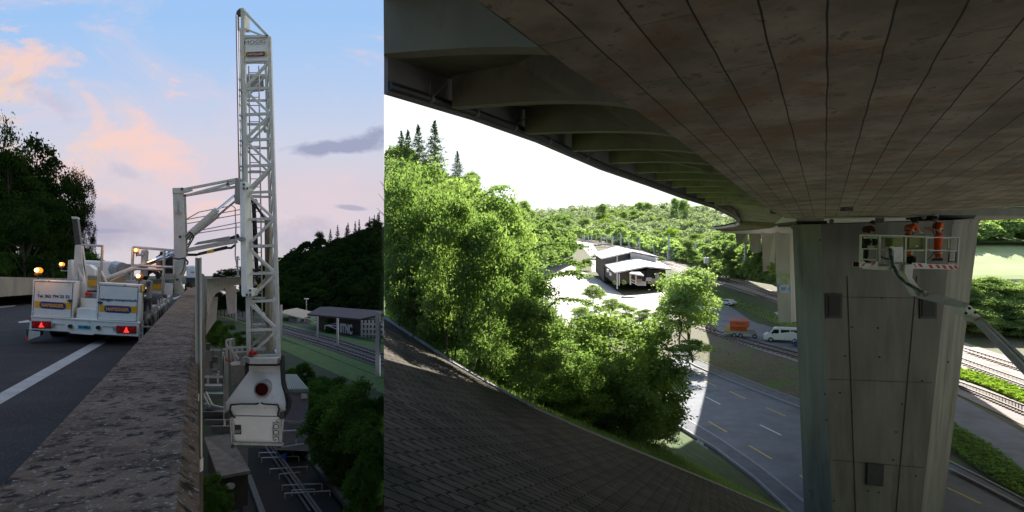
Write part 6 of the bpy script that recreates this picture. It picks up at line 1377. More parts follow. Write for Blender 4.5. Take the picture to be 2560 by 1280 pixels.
for x in (1516, 1503, 1491, 1479, 1471, 1461, 1457, 1441): mast(x, 604, 586 + (x % 3) * 2, GR, 'tiny distant railway mast above the yard', R['mast'], (), .6, 'tiny distant railway masts')
gt = thing('signal_gantry', 'distant double signal gantry spanning the far railway', 'gantry', P(1518, 605, 330))
b = MB()
for x in (1503, 1517, 1532): b.bar(P(x, 611, 320), P(x, 588, 320), .5)
for y in (593, 596): b.bar(P(1500, y, 320), P(1535, y, 320), .35)
b.build('frame', R['mast'], gt)
bx = thing('mast_box', 'pale grey box fixed high on the mast left of the shaded bank', 'box', P(1765, 651, 128)); b = MB(); b.box(P(1766, 651, 127), (1.0, .8, 1.3)); b.build('housing', R['plat'], bx, bevel=.05); b = MB(); b.bar(P(1766, 657, 127), P(1770, 662, 127), .12); b.build('bracket', R['mast'], bx)

# ---------------------------------------------------------------- vehicles
def car(px, py, ang, L, Wd, H, paint, label, kind='van', name='van', yaw_open=False):
    g0 = GR(px, py, .06); t = thing(name, label, 'van' if kind == 'van' else 'car', g0); t.rotation_euler = (0, 0, ang)
    def add(b, nm, m, par=None, **k): o = b.build(nm, m, None, **k); o.parent = par or t; return o
    h = Wd / 2
    if kind == 'van': prof = [(0, .35), (.02, .75), (.08, .95), (.55, 1.15), (1.25, 1.80), (1.5, 1.92), (L - .25, 1.95), (L - .05, 1.80), (L, 1.0), (L, .35)]
    else: prof = [(0, .30), (.0, .55), (.1, .75), (.95, .92), (1.6, 1.38), (2.0, 1.44), (L - 1.1, 1.42), (L - .45, .98), (L - .05, .90), (L, .35)]
    prof = [(x, z * H / (1.95 if kind == 'van' else 1.44)) for x, z in prof]
    b = MB(); n = len(prof); wl_ = [1 if z < 1.0 * H / 1.95 else .86 + .14 * (H - z) / H for x, z in prof]
    b.hexa([Vector((x, -h * w_, z)) for (x, z), w_ in zip(prof, wl_)], [Vector((x, h * w_, z)) for (x, z), w_ in zip(prof, wl_)]); body = add(b, 'body', paint, bevel=.05)
    zb = H / 1.95 if kind == 'van' else H / 1.44
    if kind == 'van': wins = [[(.95, 1.18), (1.35, 1.68), (1.95, 1.70), (1.95, 1.18)], [(2.2, 1.18), (2.2, 1.70), (3.3, 1.70), (3.3, 1.18)], [(3.42, 1.2), (3.42, 1.7), (4.5, 1.7), (4.5, 1.2)]]
    else: wins = [[(1.2, .95), (1.65, 1.30), (2.25, 1.32), (2.25, .95)], [(2.35, .95), (2.35, 1.32), (L - 1.25, 1.30), (L - .8, .97)]]
    for s in (-1, 1):
        for wq in wins:
            if max(x for x, z in wq) > L - .1: continue
            b = MB(); b.ext([Vector((x, s * (h * (.86 + .14 * (H - z * zb) / H) + .012 if z * zb > .5 * H else h + .012), z * zb)) for x, z in wq], (0, -s * .02, 0)); add(b, 'window', R['glass'])
    z0, z1 = (1.18 * zb, 1.72 * zb) if kind == 'van' else (.95 * zb, 1.32 * zb); x0, x1 = (.62, 1.2) if kind == 'van' else (1.02, 1.55)
    b = MB(); b.ext([Vector((x0 - .02, -h * .82, z0)), Vector((x0 - .02, h * .82, z0)), Vector((x1 - .02, h * .76, z1)), Vector((x1 - .02, -h * .76, z1))], (-.02, 0, .01)); add(b, 'windscreen', R['glass'])
    for x in (.95, L - .95):
        for s in (-1, 1):
            b = MB(); b.tube(Vector((x, s * (h - .18), .34)), Vector((x, s * (h + .02), .34)), .34, 20); w_ = add(b, 'wheel', R['tyre'])
            b = MB(); b.tube(Vector((x, s * (h + .02), .34)), Vector((x, s * (h + .035), .34)), .19, 14); add(b, 'rim', M['galv'], w_)
    for s in (-1, 1):
        b = MB(); b.box((.02, s * (h - .28), .78 * zb), (.08, .34, .16)); add(b, 'headlight', M['galv'])
        b = MB(); b.box((1.15, s * (h + .1), 1.15 * zb), (.1, .18, .2)); add(b, 'mirror', R['tyre'])
    b = MB(); b.box((.0, 0, .40), (.12, Wd * .96, .22)); b.box((L, 0, .40), (.12, Wd * .96, .2)); b.box((L / 2, 0, .30), (L - 2.8, Wd * .98, .12)); add(b, 'bumper', R['tyre'])
    if yaw_open:
        b = MB(); b.box((L - .02, 0, 1.18), (.06, Wd * .78, 1.25)); add(b, 'rear_opening', M['ink'])
        for s, a in ((-1, -.35), (1, .35)):
            b = MB(); q0 = Vector((L, s * h * .92, .55)); dr_ = Vector((math.cos(a), math.sin(a) * s * (1 if s > 0 else 1), 0)); dr_ = Vector((.86, s * .5, 0)); b.ext([q0, q0 + dr_ * .78, q0 + dr_ * .78 + Vector((0, 0, 1.3)), q0 + Vector((0, 0, 1.3))], Vector((-.5 * s, .86, 0)) * .05); do_ = add(b, 'rear_door', paint)
            b = MB(); b.ext([q0 + dr_ * .12 + Vector((0, 0, .72)), q0 + dr_ * .66 + Vector((0, 0, .72)), q0 + dr_ * .66 + Vector((0, 0, 1.2)), q0 + dr_ * .12 + Vector((0, 0, 1.2))], Vector((-.5 * s, .86, 0)) * -.02); b.ext([q0 + dr_ * .12 + Vector((0, .05, .72)), q0 + dr_ * .66 + Vector((0, .05, .72)), q0 + dr_ * .66 + Vector((0, .05, 1.2)), q0 + dr_ * .12 + Vector((0, .05, 1.2))], Vector((0, .02, 0))); add(b, 'door_window', R['glass'], do_)
        b = MB(); b.box((L + .1, .1, .78), (.3, .7, .28)); add(b, 'cargo_box', R['gravel'])
        for s in (-1, 1): b = MB(); b.box((L + .02, s * (h - .1), .95), (.05, .12, .4)); add(b, 'tail_light', M['redlens'])
    return t
car(1909, 853, math.radians(-26), 4.9, 1.95, 2.05, R['van'], 'white van with its rear doors open parked beside the near pier', 'van', 'van', True)
car(1983, 866, math.radians(-24), 3.9, 1.7, 1.4, R['blu'], 'blue car half hidden behind the near pier', 'car', 'car')
car(1800, 762, math.radians(-60), 4.2, 1.75, 1.45, R['plat'], 'white car parked in the sun behind the roadside tree', 'car', 'car')
# trailer with the orange container
g0 = GR(1905, 846, .06); tl = thing('trailer', 'flat twin-axle trailer behind the white van', 'trailer', g0); ta = math.radians(180 - 22); tl.rotation_euler = (0, 0, ta)
def loc(b, nm, m, par, **k): o = b.build(nm, m, None, **k); o.parent = par; return o
b = MB(); b.box((3.0, 0, .55), (4.4, 2.0, .14)); deck_ = loc(b, 'bed', R['mast'], tl)
b = MB()
for s in (-1, 1): b.box((3.0, s * 1.0, .78), (4.4, .05, .34))
b.box((5.2, 0, .78), (.05, 2.0, .34)); b.box((.8, 0, .78), (.05, 2.0, .34)); loc(b, 'side_board', M['galv'], tl)
b = MB(); b.bar((.8, .7, .5), (-.7, 0, .48), .1); b.bar((.8, -.7, .5), (-.7, 0, .48), .1); b.tube((-.2, 0, .05), (-.2, 0, .7), .04); loc(b, 'drawbar', R['mast'], tl)
for x in (2.9, 3.75, 1.0):
    for s in (-1, 1):
        if x == 1.0 and s == -1: continue
        b = MB(); b.tube((x, s * .98, .32), (x, s * 1.16, .32), .32, 18); w_ = loc(b, 'wheel', R['tyre'], tl); b = MB(); b.tube((x, s * 1.16, .32), (x, s * 1.175, .32), .18, 12); loc(b, 'rim', M['galv'], w_)
oc = thing('orange_site_container', 'orange site hut with a faded red roof and open front standing on the trailer', 'container', g0 + Vector((0, 0, .68))); oc.rotation_euler = (0, 0, ta)
b = MB(); b.box((3.2, .0, .95), (2.3, 1.7, 1.6)); loc(b, 'body', R['oran'], oc, bevel=.02)
b = MB(); b.hexa([Vector((1.85, -1.0, 1.75)), Vector((1.85, 0, 2.1)), Vector((1.85, 1.0, 1.75)), Vector((1.85, 1.0, 1.70)), Vector((1.85, 0, 2.03)), Vector((1.85, -1.0, 1.70))], [Vector((4.4, -1.0, 1.75)), Vector((4.4, 0, 2.1)), Vector((4.4, 1.0, 1.75)), Vector((4.4, 1.0, 1.70)), Vector((4.4, 0, 2.03)), Vector((4.4, -1.0, 1.70))]); loc(b, 'roof', R['redr'], oc)
b = MB(); b.ext([Vector((1.7, 1.0, 1.72)), Vector((4.3, 1.0, 1.72)), Vector((4.3, 1.12, .9)), Vector((1.7, 1.12, .9))], (0, .04, 0)); loc(b, 'side_flap', R['oran'], oc)
b = MB(); b.box((2.03, 0, 1.3), (.06, 1.4, .8)); loc(b, 'opening', M['ink'], oc)
b = MB()
for k in range(8): b.bar((2.0, -.62 + k * .18, .25), (2.0, -.62 + k * .18, 1.05), .07)
loc(b, 'slatted_front', M['galv'], oc)
b = MB(); b.box((3.2, 0, .08), (2.5, 1.8, .12)); b.box((4.75, .6, .45), (.5, .12, .9)); b.box((4.6, -.6, .45), (.1, .12, .9)); loc(b, 'yellow_frame', R['ylw'], oc)
b = MB(); b.path([(3.6, 1.12, 1.35), (3.2, 1.13, 1.45), (2.9, 1.12, 1.38), (2.4, 1.12, 1.42)], .03, 5); loc(b, 'lettering', M['ink'], oc)
# bundle of tubes by the far pier
bs_ = 0
tb = thing('tube_pile', 'fan of pale tubes lying on a dark tarpaulin by the far pier', 'tubes', GR(1965, 800))
b = MB(); b.poly([GR(1952, 806, .15), GR(1984, 808, .15), GR(1984, 796, .5), GR(1958, 792, .5)]); b.build('tarpaulin', M['black'], tb)
for k in range(14):
    b = MB(); a = GR(1937 + k * 3.2, 787 + k * .6, .5 + .05 * (k % 3)); c_ = GR(1956 + k * 2.0, 803 - (k % 3), .35); b.tube(a, c_, .09, 7); b.build('tube', R['plat'], tb)
for i, (x, y, lab) in enumerate(((1966, 772, 'yellow-green track marker left of its twin near the far pier'), (1972, 770, 'orange track marker right of its twin near the far pier'))):
    t = thing('track_marker', lab, 'marker', GR(x, y)); b = MB(); b.box(GR(x, y - 1, .8), (.35, .3, .7)); b.build('head', R['ylw'] if i == 0 else M['tl'], t, bevel=.05); b = MB(); b.bar(GR(x, y, 0), GR(x, y, .5), .1); b.build('post', R['mast'], t)
for (x, y, s_) in ((1748, 1116, .28), (1753, 1119, .2), (1743, 1128, .2), (1760, 1130, .25), (1736, 1121, .15), (2425, 744, .5), (2533, 730, .8), (2440, 740, .4), (1738, 1110, .16)):
    b = MB(); b.dome(GR(x, y, s_ * .4), s_, 3, 7); b.v = [v + Vector((random.uniform(-1, 1), random.uniform(-1, 1), random.uniform(-1, 1))) * s_ * .2 for v in b.v]; tag(b.build('boulder', R['stones']), 'pale stone lying on the verge', 'stone', 'pale stones on the verges')

# ---------------------------------------------------------------- work platform in front of the pier
DP = 20.4
wp = thing('work_platform', 'boom lift cage with red and white striped edge held in front of the near pier', 'work platform', P(2270, 668, DP))
def lb(name, segs, w_, m, par=None, d=DP, bevel=.003, h=None):
    b = MB()
    for s_ in segs:
        d0_ = s_[4] if len(s_) > 4 else d; d1_ = s_[5] if len(s_) > 5 else d0_
        b.bar(P(s_[0], s_[1], d0_), P(s_[2], s_[3], d1_), w_, h)
    return b.build(name, m, par or wp, bevel=bevel)
BKD = 1.25
lb('guard_rail', [(2150, 588, 2265, 590), (2264, 591, 2322, 592)], .055, R['lime'])
lb('guard_rail', [(2320, 593, 2398, 594), (2323, 626, 2395, 627)], .035, R['mast'])
for q in ((2152, 588, 2150, 656), (2199, 589, 2198, 655), (2264, 590, 2262, 657), (2315, 591, 2313, 657)): lb('post', [q], .062, R['lime'])
lb('post', [(2397, 593, 2393, 672)], .045, R['mast'])
lb('mid_rail', [(2200, 623, 2223, 624)], .045, R['lime']); lb('mid_rail', [(2259, 626, 2317, 626)], .045, R['lime'])
lb('inner_gate', [(2156, 622, 2194, 622), (2155, 649, 2193, 650), (2156, 622, 2155, 649), (2194, 622, 2193, 650)], .045, R['lime'], d=DP + .05)
Z = DP + BKD
lb('rear_rail', [(2165, 592, 2380, 596, Z), (2168, 622, 2378, 625, Z), (2166, 592, 2166, 652, Z), (2290, 594, 2290, 655, Z), (2371, 596, 2371, 658, Z), (2398, 594, 2380, 596, DP, Z), (2395, 627, 2378, 626, DP, Z), (2151, 588, 2166, 592, DP, Z)], .04, R['lime'])
lb('side_gate', [(2374, 626, 2372, 654, DP + .7), (2391, 629, 2389, 655, DP + .3), (2372, 654, 2389, 655, DP + .7, DP + .3)], .035, M['dark'])
b = MB(); b.hexa([P(2150, 669, DP), P(2393, 674, DP), P(2376, 668, Z), (P(2168, 664, Z))], [P(2150, 664, DP), P(2393, 669, DP), P(2376, 664, Z), (P(2168, 660, Z))]); b.build('floor', R['lime'], wp)
def toe(pts, nm='toe_board'): b = MB(); b.ext([P(x, y, DP - .03) for x, y in pts], (0, .03, 0)); return b.build(nm, R['plat'], wp)
t1 = toe([(2149, 652), (2159, 652), (2166, 659), (2186, 659), (2192, 653), (2196, 654), (2194, 668), (2149, 669)]); t2 = toe([(2281, 657), (2317, 658), (2317, 672), (2283, 671)]); t3 = toe([(2317, 660), (2393, 662), (2392, 674), (2317, 672)])
def strp(par, qs):
    for (x, y, w_, sl_, h_) in qs:
        b = MB(); b.ext([P(x, y, DP - .036), P(x + w_, y, DP - .036), P(x + w_ + sl_, y + h_, DP - .036), P(x + sl_, y + h_, DP - .036)], (0, .005, 0)); b.build('red_stripe', R['redst'], par)
strp(t1, [(2160, 658, 5, -7, 7), (2186, 656, 5, -10, 8)]); strp(t2, [(2283, 659, 3, 6, 9), (2294, 659, 8, 7, 9)]); strp(t3, [(2321, 662, 8, 5, 9), (2338, 662, 8, 7, 9), (2354, 663, 8, 7, 9), (2370, 664, 8, 7, 9), (2384, 664, 7, 5, 8)])
b = MB()
for k in range(3): b.ext([P(2133 + k * 5, 654, DP + .6), P(2137 + k * 5, 654, DP + .6), P(2135 + k * 5, 665, DP + .6), P(2131 + k * 5, 665, DP + .6)], (0, .04, 0))
b.build('hazard_stripe', R['ylw'], wp)
lb('toe_board', [(2132, 660, 2150, 661, DP + .62)], .16, R['drk'])
def bxp(nm, x0, y0, x1, y1, m, d=DP, th=.4, bev=.01): b = MB(); b.ext([P(x0, y0, d), P(x1, y0, d), P(x1, y1, d), P(x0, y1, d)], (0, th, 0)); return b.build(nm, m, wp, bevel=bev)
bxp('control_box', 2231, 595, 2259, 617, R['limed'], DP - .05); bxp('white_housing', 2234, 617, 2258, 656, R['plat'], DP - .06); cbx = bxp('tool_box', 2273, 594, 2310, 623, R['limed'], DP + .1)
b = MB(); b.ext([P(2289, 614, DP + .09), P(2296, 614, DP + .09), P(2296, 617, DP + .09), P(2289, 617, DP + .09)], (0, .005, 0)); b.build('label_plate', R['plat'], cbx)
b = MB(); b.dome(P(2169, 605, DP + .35), .14, 4, 10); b.dome(P(2184, 605, DP + .35), .14, 4, 10); b.build('seat_pad', R['drk'], wp)
lb('seat_stem', [(2160, 594, 2192, 594, DP + .3), (2176, 594, 2177, 612, DP + .3), (2170, 617, 2184, 617, DP + .3)], .07, R['lime'])
b = MB(); b.path([P(2200, 640, DP), P(2210, 646, DP), P(2222, 648, DP)], .03); b.path([P(2305, 655, DP + .3), P(2325, 645, DP + .5), P(2336, 630, DP + .6)], .012); b.dome(P(2277, 650, DP + .5), .17, 3, 10); b.build('cable', R['drk'], wp)
# jib
b = MB(); b.ext([P(2172, 669, DP + .1), P(2230, 666, DP + .1), P(2230, 676, DP + .1), P(2173, 673, DP + .1)], (0, .4, 0)); b.ext([P(2232, 660, DP - .1), P(2262, 658, DP - .1), P(2262, 678, DP - .1), P(2236, 676, DP - .1)], (0, .5, 0)); b.build('rotator', R['plat'], wp, bevel=.01)
b = MB(); b.ext([P(2262, 662, DP - .25), P(2282, 660, DP - .25), P(2284, 668, DP - .25), P(2281, 694, DP - .25), P(2298, 718, DP - .25), P(2316, 732, DP - .25), P(2310, 745, DP - .25), P(2293, 740, DP - .25), P(2272, 706, DP - .25), P(2262, 684, DP - .25)], (0, .35, 0)); b.build('jib_link', R['plat'], wp, bevel=.015)
b = MB(); b.hexa([P(2291, 744, DP - .3), P(2314, 727, DP - .3), P(2314, 727, DP), P(2291, 744, DP)], [P(2412, 774, DP - 2.3), P(2424, 759, DP - 2.3), P(2424, 759, DP - 2.0), P(2412, 774, DP - 2.0)]); b.build('boom', R['plat'], wp, bevel=.01)
J0 = DP - 2.3
b = MB(); b.ext([P(2413, 770, J0 - .1), P(2422, 762, J0 - .1), P(2430, 766, J0 - .1), P(2439, 780, J0 - .1), P(2458, 795, J0 - .1), P(2446, 808, J0 - .1), P(2436, 803, J0 - .1), P(2428, 786, J0 - .1), P(2416, 790, J0 - .1)], (0, .4, 0)); kn = b.build('boom_knuckle', R['boom'], wp, bevel=.012)
b = MB()
for x, y in ((2439, 781), (2424, 771), (2415, 783)): b.tube(P(x, y, J0 - .13), P(x, y, J0 + .35), .045, 12)
b.build('pin', M['dark'], kn)
b = MB(); b.hexa([P(2434, 806, J0 - .15), P(2456, 793, J0 - .15), P(2456, 793, J0 + .3), P(2434, 806, J0 + .3)], [P(2700, 1085, 12.8), P(2722, 1040, 12.8), P(2722, 1040, 13.3), P(2700, 1085, 13.3)]); b.build('lower_boom', R['boom'], wp, bevel=.015)
b = MB(); b.bar(P(2452, 800, J0 - .2), P(2712, 1062, 12.7), .03, .05); b.build('boom_strip', R['plat'], wp)
b = MB(); hp_ = [P(2226, 622, DP - .15), P(2227, 640, DP - .3), P(2233, 665, DP - .4), P(2248, 692, DP - .45), (P(2266, 708, DP - .5)), P(2290, 721, DP - .5), P(2308, 731, DP - .5)]; b.path(hp_, .055, 10); b.build('hose', R['hose'], wp, smooth=True)
b = MB(); b.tube(P(2306, 728, DP - .5), P(2315, 741, DP - .5), .08, 12); b.box(P(2227, 621, DP - .1), (.12, .12, .14)); b.build('hose_fitting', M['galv'], wp)

# ---------------------------------------------------------------- the three workers
def feet(px, py, d): return P(px, py, d)
def wperson(px, d, yhead, label, pose, top, leg, yaw, sc, hair=None, helmet=None, straps=False, H=1.68):
    z = (640 - yhead) / F * d; base = Vector(((px - 1280) / F * d, d, z - H * sc)); return person('person', label, base, pose, sc, top, leg, hair or M['ink'], helmet, yaw, None, straps)
wperson(2346, DP + .55, 543, 'standing worker in orange overalls and dark cap at the right end of the cage', pz(chest=(0, .03, 1.34), neck=(0, .06, 1.48), head=(0, .11, 1.59), elL=(-.22, .10, 1.16), wrL=(-.10, .33, 1.26), elR=(.22, .10, 1.16), wrR=(.08, .35, 1.24), face=(0, .8, -.45)), M['hivis'], M['hivis'], math.radians(80), .97, None, M['black'], True)
wperson(2268, DP + .6, 548, 'worker in an orange shirt with dark straps leaning forward over the green tool box', pz(waist=(0, .04, 1.09), chest=(0, .17, 1.28), neck=(0, .27, 1.41), head=(0, .35, 1.50), shL=(-.19, .18, 1.36), elL=(-.22, .30, 1.10), wrL=(-.12, .52, 1.07), shR=(.19, .18, 1.36), elR=(.22, .32, 1.12), wrR=(.12, .55, 1.08), face=(0, .8, -.4)), M['hivis'], M['hivis'], math.radians(-80), .97, None, None, True, 1.62)
wperson(2160, DP + .75, 552, 'worker in dark red shirt and black trousers at the shaded left end of the cage', pz(waist=(0, .04, 1.09), chest=(0, .17, 1.28), neck=(0, .27, 1.41), head=(0, .35, 1.50), shL=(-.19, .18, 1.36), elL=(-.22, .30, 1.10), wrL=(-.12, .50, 1.02), shR=(.19, .18, 1.36), elR=(.22, .32, 1.12), wrR=(.12, .50, 1.04), face=(0, .8, -.5)), R['brown'], R['drk'], math.radians(-85), .97, None, None, False, 1.62)
b = MB()
for s0, s1 in (((2344, 643), (2363, 643)), ((2344, 650), (2363, 650))): pass

# ---------------------------------------------------------------- midday vegetation
def vset(base, lm, n, size, seed, z0=.12, cnt=4, nl=28, tr=.020, bark=None):
    o = []
    for i in range(cnt):
        cm, lb_ = mk_broad('crown_leaves', n, size, nl, z0, lm, seed + i); o.append((mk_trunk('trunk_wood', lb_, tr, bark or R['bark']), cm))
    return o
BD = vset('d', R['lf'], 9000, .021, 100)                 # far / middle distance
BY = vset('y', R['lfy'], 7000, .022, 110, cnt=2)
BN = vset('n', R['lfb'], 9000, .021, 120, .05, 4, 40, .012)      # near, sunlit
BS = vset('s', R['lfs'], 9500, .021, 130, .0, 3, 40, .010)         # near, shaded side of the slope
CD = [(mk_trunk('trunk_wood', None, .013, R['bark'], 1.0), mk_conifer('crown_needles', 11000, .015, R['nd'], 150 + i)) for i in range(2)]
GB = vset('g', R['lf'], 9000, .024, 160, .0, 3)
def inside(px, w_px): return max(px, 962 + w_px * .25)
# slope at the left: rows of trees climbing the hill
gl = 'trees on the steep slope left of the midday valley'
def lcrest(px): 
    L = [(960, 330), (1010, 350), (1060, 385), (1100, 392), (1180, 425), (1230, 455), (1300, 490), (1360, 545), (1410, 560), (1450, 605)]
    for a, c_ in zip(L[:-1], L[1:]):
        if a[0] <= px <= c_[0]: return a[1] + (c_[1] - a[1]) * (px - a[0]) / (c_[0] - a[0])
    return L[-1][1]
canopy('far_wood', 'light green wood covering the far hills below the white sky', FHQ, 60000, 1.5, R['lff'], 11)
ra = [(1425, 591), (1520, 602), (1620, 632), (1700, 656), (1775, 676)]; rb_ = [P(1425, 598, 440), P(1520, 600, 420), P(1620, 612, 385), P(1700, 632, 360), P(1790, 650, 320)]
ra = [GR(x, y) for x, y in ra]; canopy('scrub', 'green scrub filling the ground between the railway and the far hills', [[a, b_, c_, d_] for a, b_, c_, d_ in zip(ra[:-1], ra[1:], rb_[1:], rb_[:-1])], 26000, 1.2, R['lf'], 8)
canopy('scrub', 'scrub and ivy covering the bank below the far viaduct', [[a, b_, c_, d_] for a, b_, c_, d_ in zip(BKQ[0][:-1], BKQ[0][1:], BKQ[1][1:], BKQ[1][:-1])], 12000, .75, R['lf'], 3.5)
canopy('wood', 'dense leafy growth covering the steep slope at the left', LHQ, 30000, .9, R['lf'], 6)
for i in range(70):
    px = 965 + 465 * random.random(); f_ = random.random(); u = (px - 960) / 480
    d0_ = 45 + 190 * u ** 1.6; d1_ = 95 + 260 * u ** 1.5; d = d0_ + (d1_ - d0_) * f_; hgt = random.uniform(9, 14)
    yt = lcrest(px) + 6 + (1 - f_) * (150 - 90 * u) + random.uniform(-4, 20); yb = yt + hgt * F / d; w_ = hgt * random.uniform(.6, .85); wpx = w_ * F / d
    px = inside(px, wpx)
    con = random.random() < .14
    treeP(CD[i % 2] if con else BD[i % 4], px, yb, yt, d, wpx * (.5 if con else 1), 'dark conifer among the leafy trees on the steep slope' if con else 'leafy tree on the steep sunlit slope', gl)
for (px, yt, yb, d, w_, lab) in ((1087, 303, 470, 80, 52, 'tall pointed spruce standing highest on the slope skyline'), (1046, 312, 470, 82, 44, 'slimmer spruce left of the highest one on the slope skyline'), (1020, 325, 470, 85, 40, 'third spruce from the right on the slope skyline'), (1143, 378, 460, 95, 28, 'small spruce tip right of the highest spruce'), (1003, 328, 440, 80, 34, 'leftmost thin spruce on the slope skyline')):
    treeP(CD[int(px) % 2], px, yb, yt, d, w_ * 2.1, lab, 'spruces on the slope skyline')
for i in range(5): treeP(BY[i % 2], 1000 + i * 55, 620, 455 + i * 22, 40 + i * 4, 110, 'yellow-green tree catching the sun low on the slope', 'yellow-green trees on the slope')
# far hills
gfh = 'trees of the far wooded hills'
for i in range(75):
    px = 1345 + 520 * random.random(); f_ = random.random() ** .8; 
    def fi(L, x):
        for a, c_ in zip(L[:-1], L[1:]):
            if a[0] <= x <= c_[0]: t = (x - a[0]) / (c_[0] - a[0]); return [a[k] + (c_[k] - a[k]) * t for k in (1, 2)]
        return L[-1][1:]
    b0 = fi([(1330, 618, 420), (1450, 606, 420), (1600, 618, 380), (1750, 650, 330), (1900, 672, 280)], px); b1 = fi([(1330, 548, 740), (1450, 546, 740), (1600, 536, 700), (1750, 545, 580), (1900, 565, 470)], px)
    yb = b0[0] + (b1[0] - b0[0]) * f_; d = b0[1] + (b1[1] - b0[1]) * f_ * .97; h_ = random.uniform(11, 17); hp = h_ * F / d
    if px > 1745 and yb - hp < 545: continue
    con = f_ > .75 and random.random() < .4
    ms = CD[i % 2] if con else (BY[i % 2] if random.random() < .2 else BD[i % 4])
    treeP(ms, px, yb + 3, yb - hp, d, hp * (.45 if con else .95), 'conifer on the far hill' if con else 'leafy tree on the far wooded hill', gfh)
for (px, yb, yt, d, w_) in ((1506, 562, 508, 560, 38), (1535, 562, 524, 560, 34), (1560, 560, 528, 570, 30), (1690, 560, 494, 560, 40), (1712, 560, 500, 520, 40), (1600, 545, 505, 640, 34), (1620, 545, 507, 640, 30)):
    treeP(BD[int(px) % 4], px, yb, yt, d, w_, 'big round tree breaking the far skyline', 'round trees on the far skyline')
for i in range(26):
    px = 1700 + 135 * random.random(); yb = 640 + (px - 1700) * .32 + random.uniform(-30, 22); d = 190 - (px - 1700) * .25
    if px > 1840: yb = min(yb, 690)
    treeP(GB[i % 3], px, yb, yb - random.uniform(18, 34), d, random.uniform(26, 40), 'sunlit bush between the railway and the far viaduct', 'bushes between railway and far viaduct', 'bush', 'bush')
for i in range(0):
    px = 1868 + 60 * random.random(); yb = 650 + (px - 1868) * .9 + random.uniform(-5, 30); treeP(GB[i % 3], px, yb, yb - random.uniform(14, 26), 150, 28, 'shaded bush growing under the far viaduct', 'bushes under the far viaduct', 'bush', 'bush')
treeP(GB[0], 1930, 694, 655, 112, 26, 'dark bush hugging the second far pier', None, 'bush', 'bush')
for i in range(9): treeP(GB[i % 3], 1500 + i * 22, 606 + i * 4, 590 + i * 3, 330, 26, 'low bush along the far side of the railway', 'low bushes along the far railway', 'bush', 'bush')
for (px, yb, yt, d, w_) in ((1490, 652, 634, 210, 36), (1470, 668, 645, 220, 40), (1654, 660, 640, 200, 24), (1448, 690, 650, 200, 22), (1560, 713, 700, 150, 12), (1536, 712, 702, 150, 9), (1600, 705, 700, 150, 10)):
    treeP(GB[int(px) % 3], px, yb, yt, d, w_, 'small bush beside the barn', 'small bushes beside the barn', 'bush', 'bush')
def tufts(A, B, n, size, m, hump, label):
    A = [GR(*q, .12) for q in A]; B = [GR(*q, .12) for q in B]; canopy('grass', label, [[a, b_, c_, d_] for a, b_, c_, d_ in zip(A[:-1], A[1:], B[1:], B[:-1])], n, size, m, hump)
tufts([(2385, 923), (2460, 943), (2560, 983), (2700, 1035)], [(2385, 945), (2460, 968), (2560, 1012), (2700, 1070)], 9000, .16, R['lfy'], .35, 'tall sunny grass between the railway tracks at the right')
tufts([(2380, 1062), (2460, 1110), (2560, 1185), (2700, 1290)], [(2375, 1125), (2420, 1160), (2560, 1255), (2700, 1350)], 5000, .10, R['lfs'], .25, 'shaded grass on the bank between the lane and the road')
tufts([(1740, 745), (1800, 750), (1850, 775), (1920, 805), (1990, 838)], [(1740, 725), (1800, 725), (1870, 762), (1930, 785), (1990, 815)], 5000, .16, R['lf'], .5, 'weedy verge beside the parking lane')
tufts([(1700, 890), (1760, 912), (1850, 945), (2000, 1003)], [(1730, 862), (1780, 868), (1850, 885), (2000, 925)], 900, .10, R['lfs'], .25, 'dry grass and weeds on the bank above the road')
canopy('undergrowth', 'leafy undergrowth below the forest edge at the right', [[a, b_, b_.lerp(c_, .25), a.lerp(d_, .25)] for a, b_, c_, d_ in RHQ[:3]], 14000, .55, R['lf'], 4)
# right-hand forest edge and bushes
for i in range(16):
    px = 2390 + i * 18 + random.uniform(-6, 6); d = 128 + random.uniform(0, 26); yb = 606 - (d - 105) * 1.8; treeP(BD[i % 4] if i % 3 else BY[i % 2], px, yb, yb - random.uniform(110, 150), d, 80, 'forest edge tree above the pale meadow at the right', 'forest edge trees above the meadow')
for i in range(8):
    px = 2400 + i * 22 + random.uniform(-6, 6); treeP(CD[i % 2] if i % 4 == 0 else BD[(i + 1) % 4], px, 600, 500, 150 + random.uniform(0, 10), 70, 'tree deeper in the forest at the right', 'forest trees above the meadow')
gbh = 'bushes between the railway and the meadow'
for i in range(48):
    px = 2385 + 330 * random.random(); yb = 740 + 100 * random.random() + (px - 2385) * .06; h_ = random.uniform(45, 75)
    treeP(GB[i % 3], px, yb, yb - h_, dR(px, yb), h_ * 1.5, 'bright bush on the bank between the railway and the meadow', gbh, 'bush', 'bush')
# roadside tree in the middle
treeP(BD[2], 1722, 880, 668, 62, 190, 'large leafy roadside tree standing alone in front of the barn and railway', None, 'tree', 'tree')
treeP(BD[0], 1700, 870, 735, 60, 130, 'lower companion crown joined to the large roadside tree', None, 'tree', 'tree')
treeP(GB[1], 1730, 905, 848, 58, 110, 'dark bush at the foot of the large roadside tree', None, 'bush', 'bush')
for (px, yb, yt, d, w_) in ((1482, 752, 712, 110, 56), (1500, 752, 722, 112, 40), (1530, 790, 745, 90, 60), (1565, 800, 755, 86, 60), (1610, 810, 770, 80, 60), (1650, 820, 775, 76, 60), (1450, 800, 765, 90, 60)):
    treeP(GB[int(px) % 3], px, yb, yt, d, w_, 'sunlit bush in front of the barn yard', 'bushes in front of the barn yard', 'bush', 'bush')
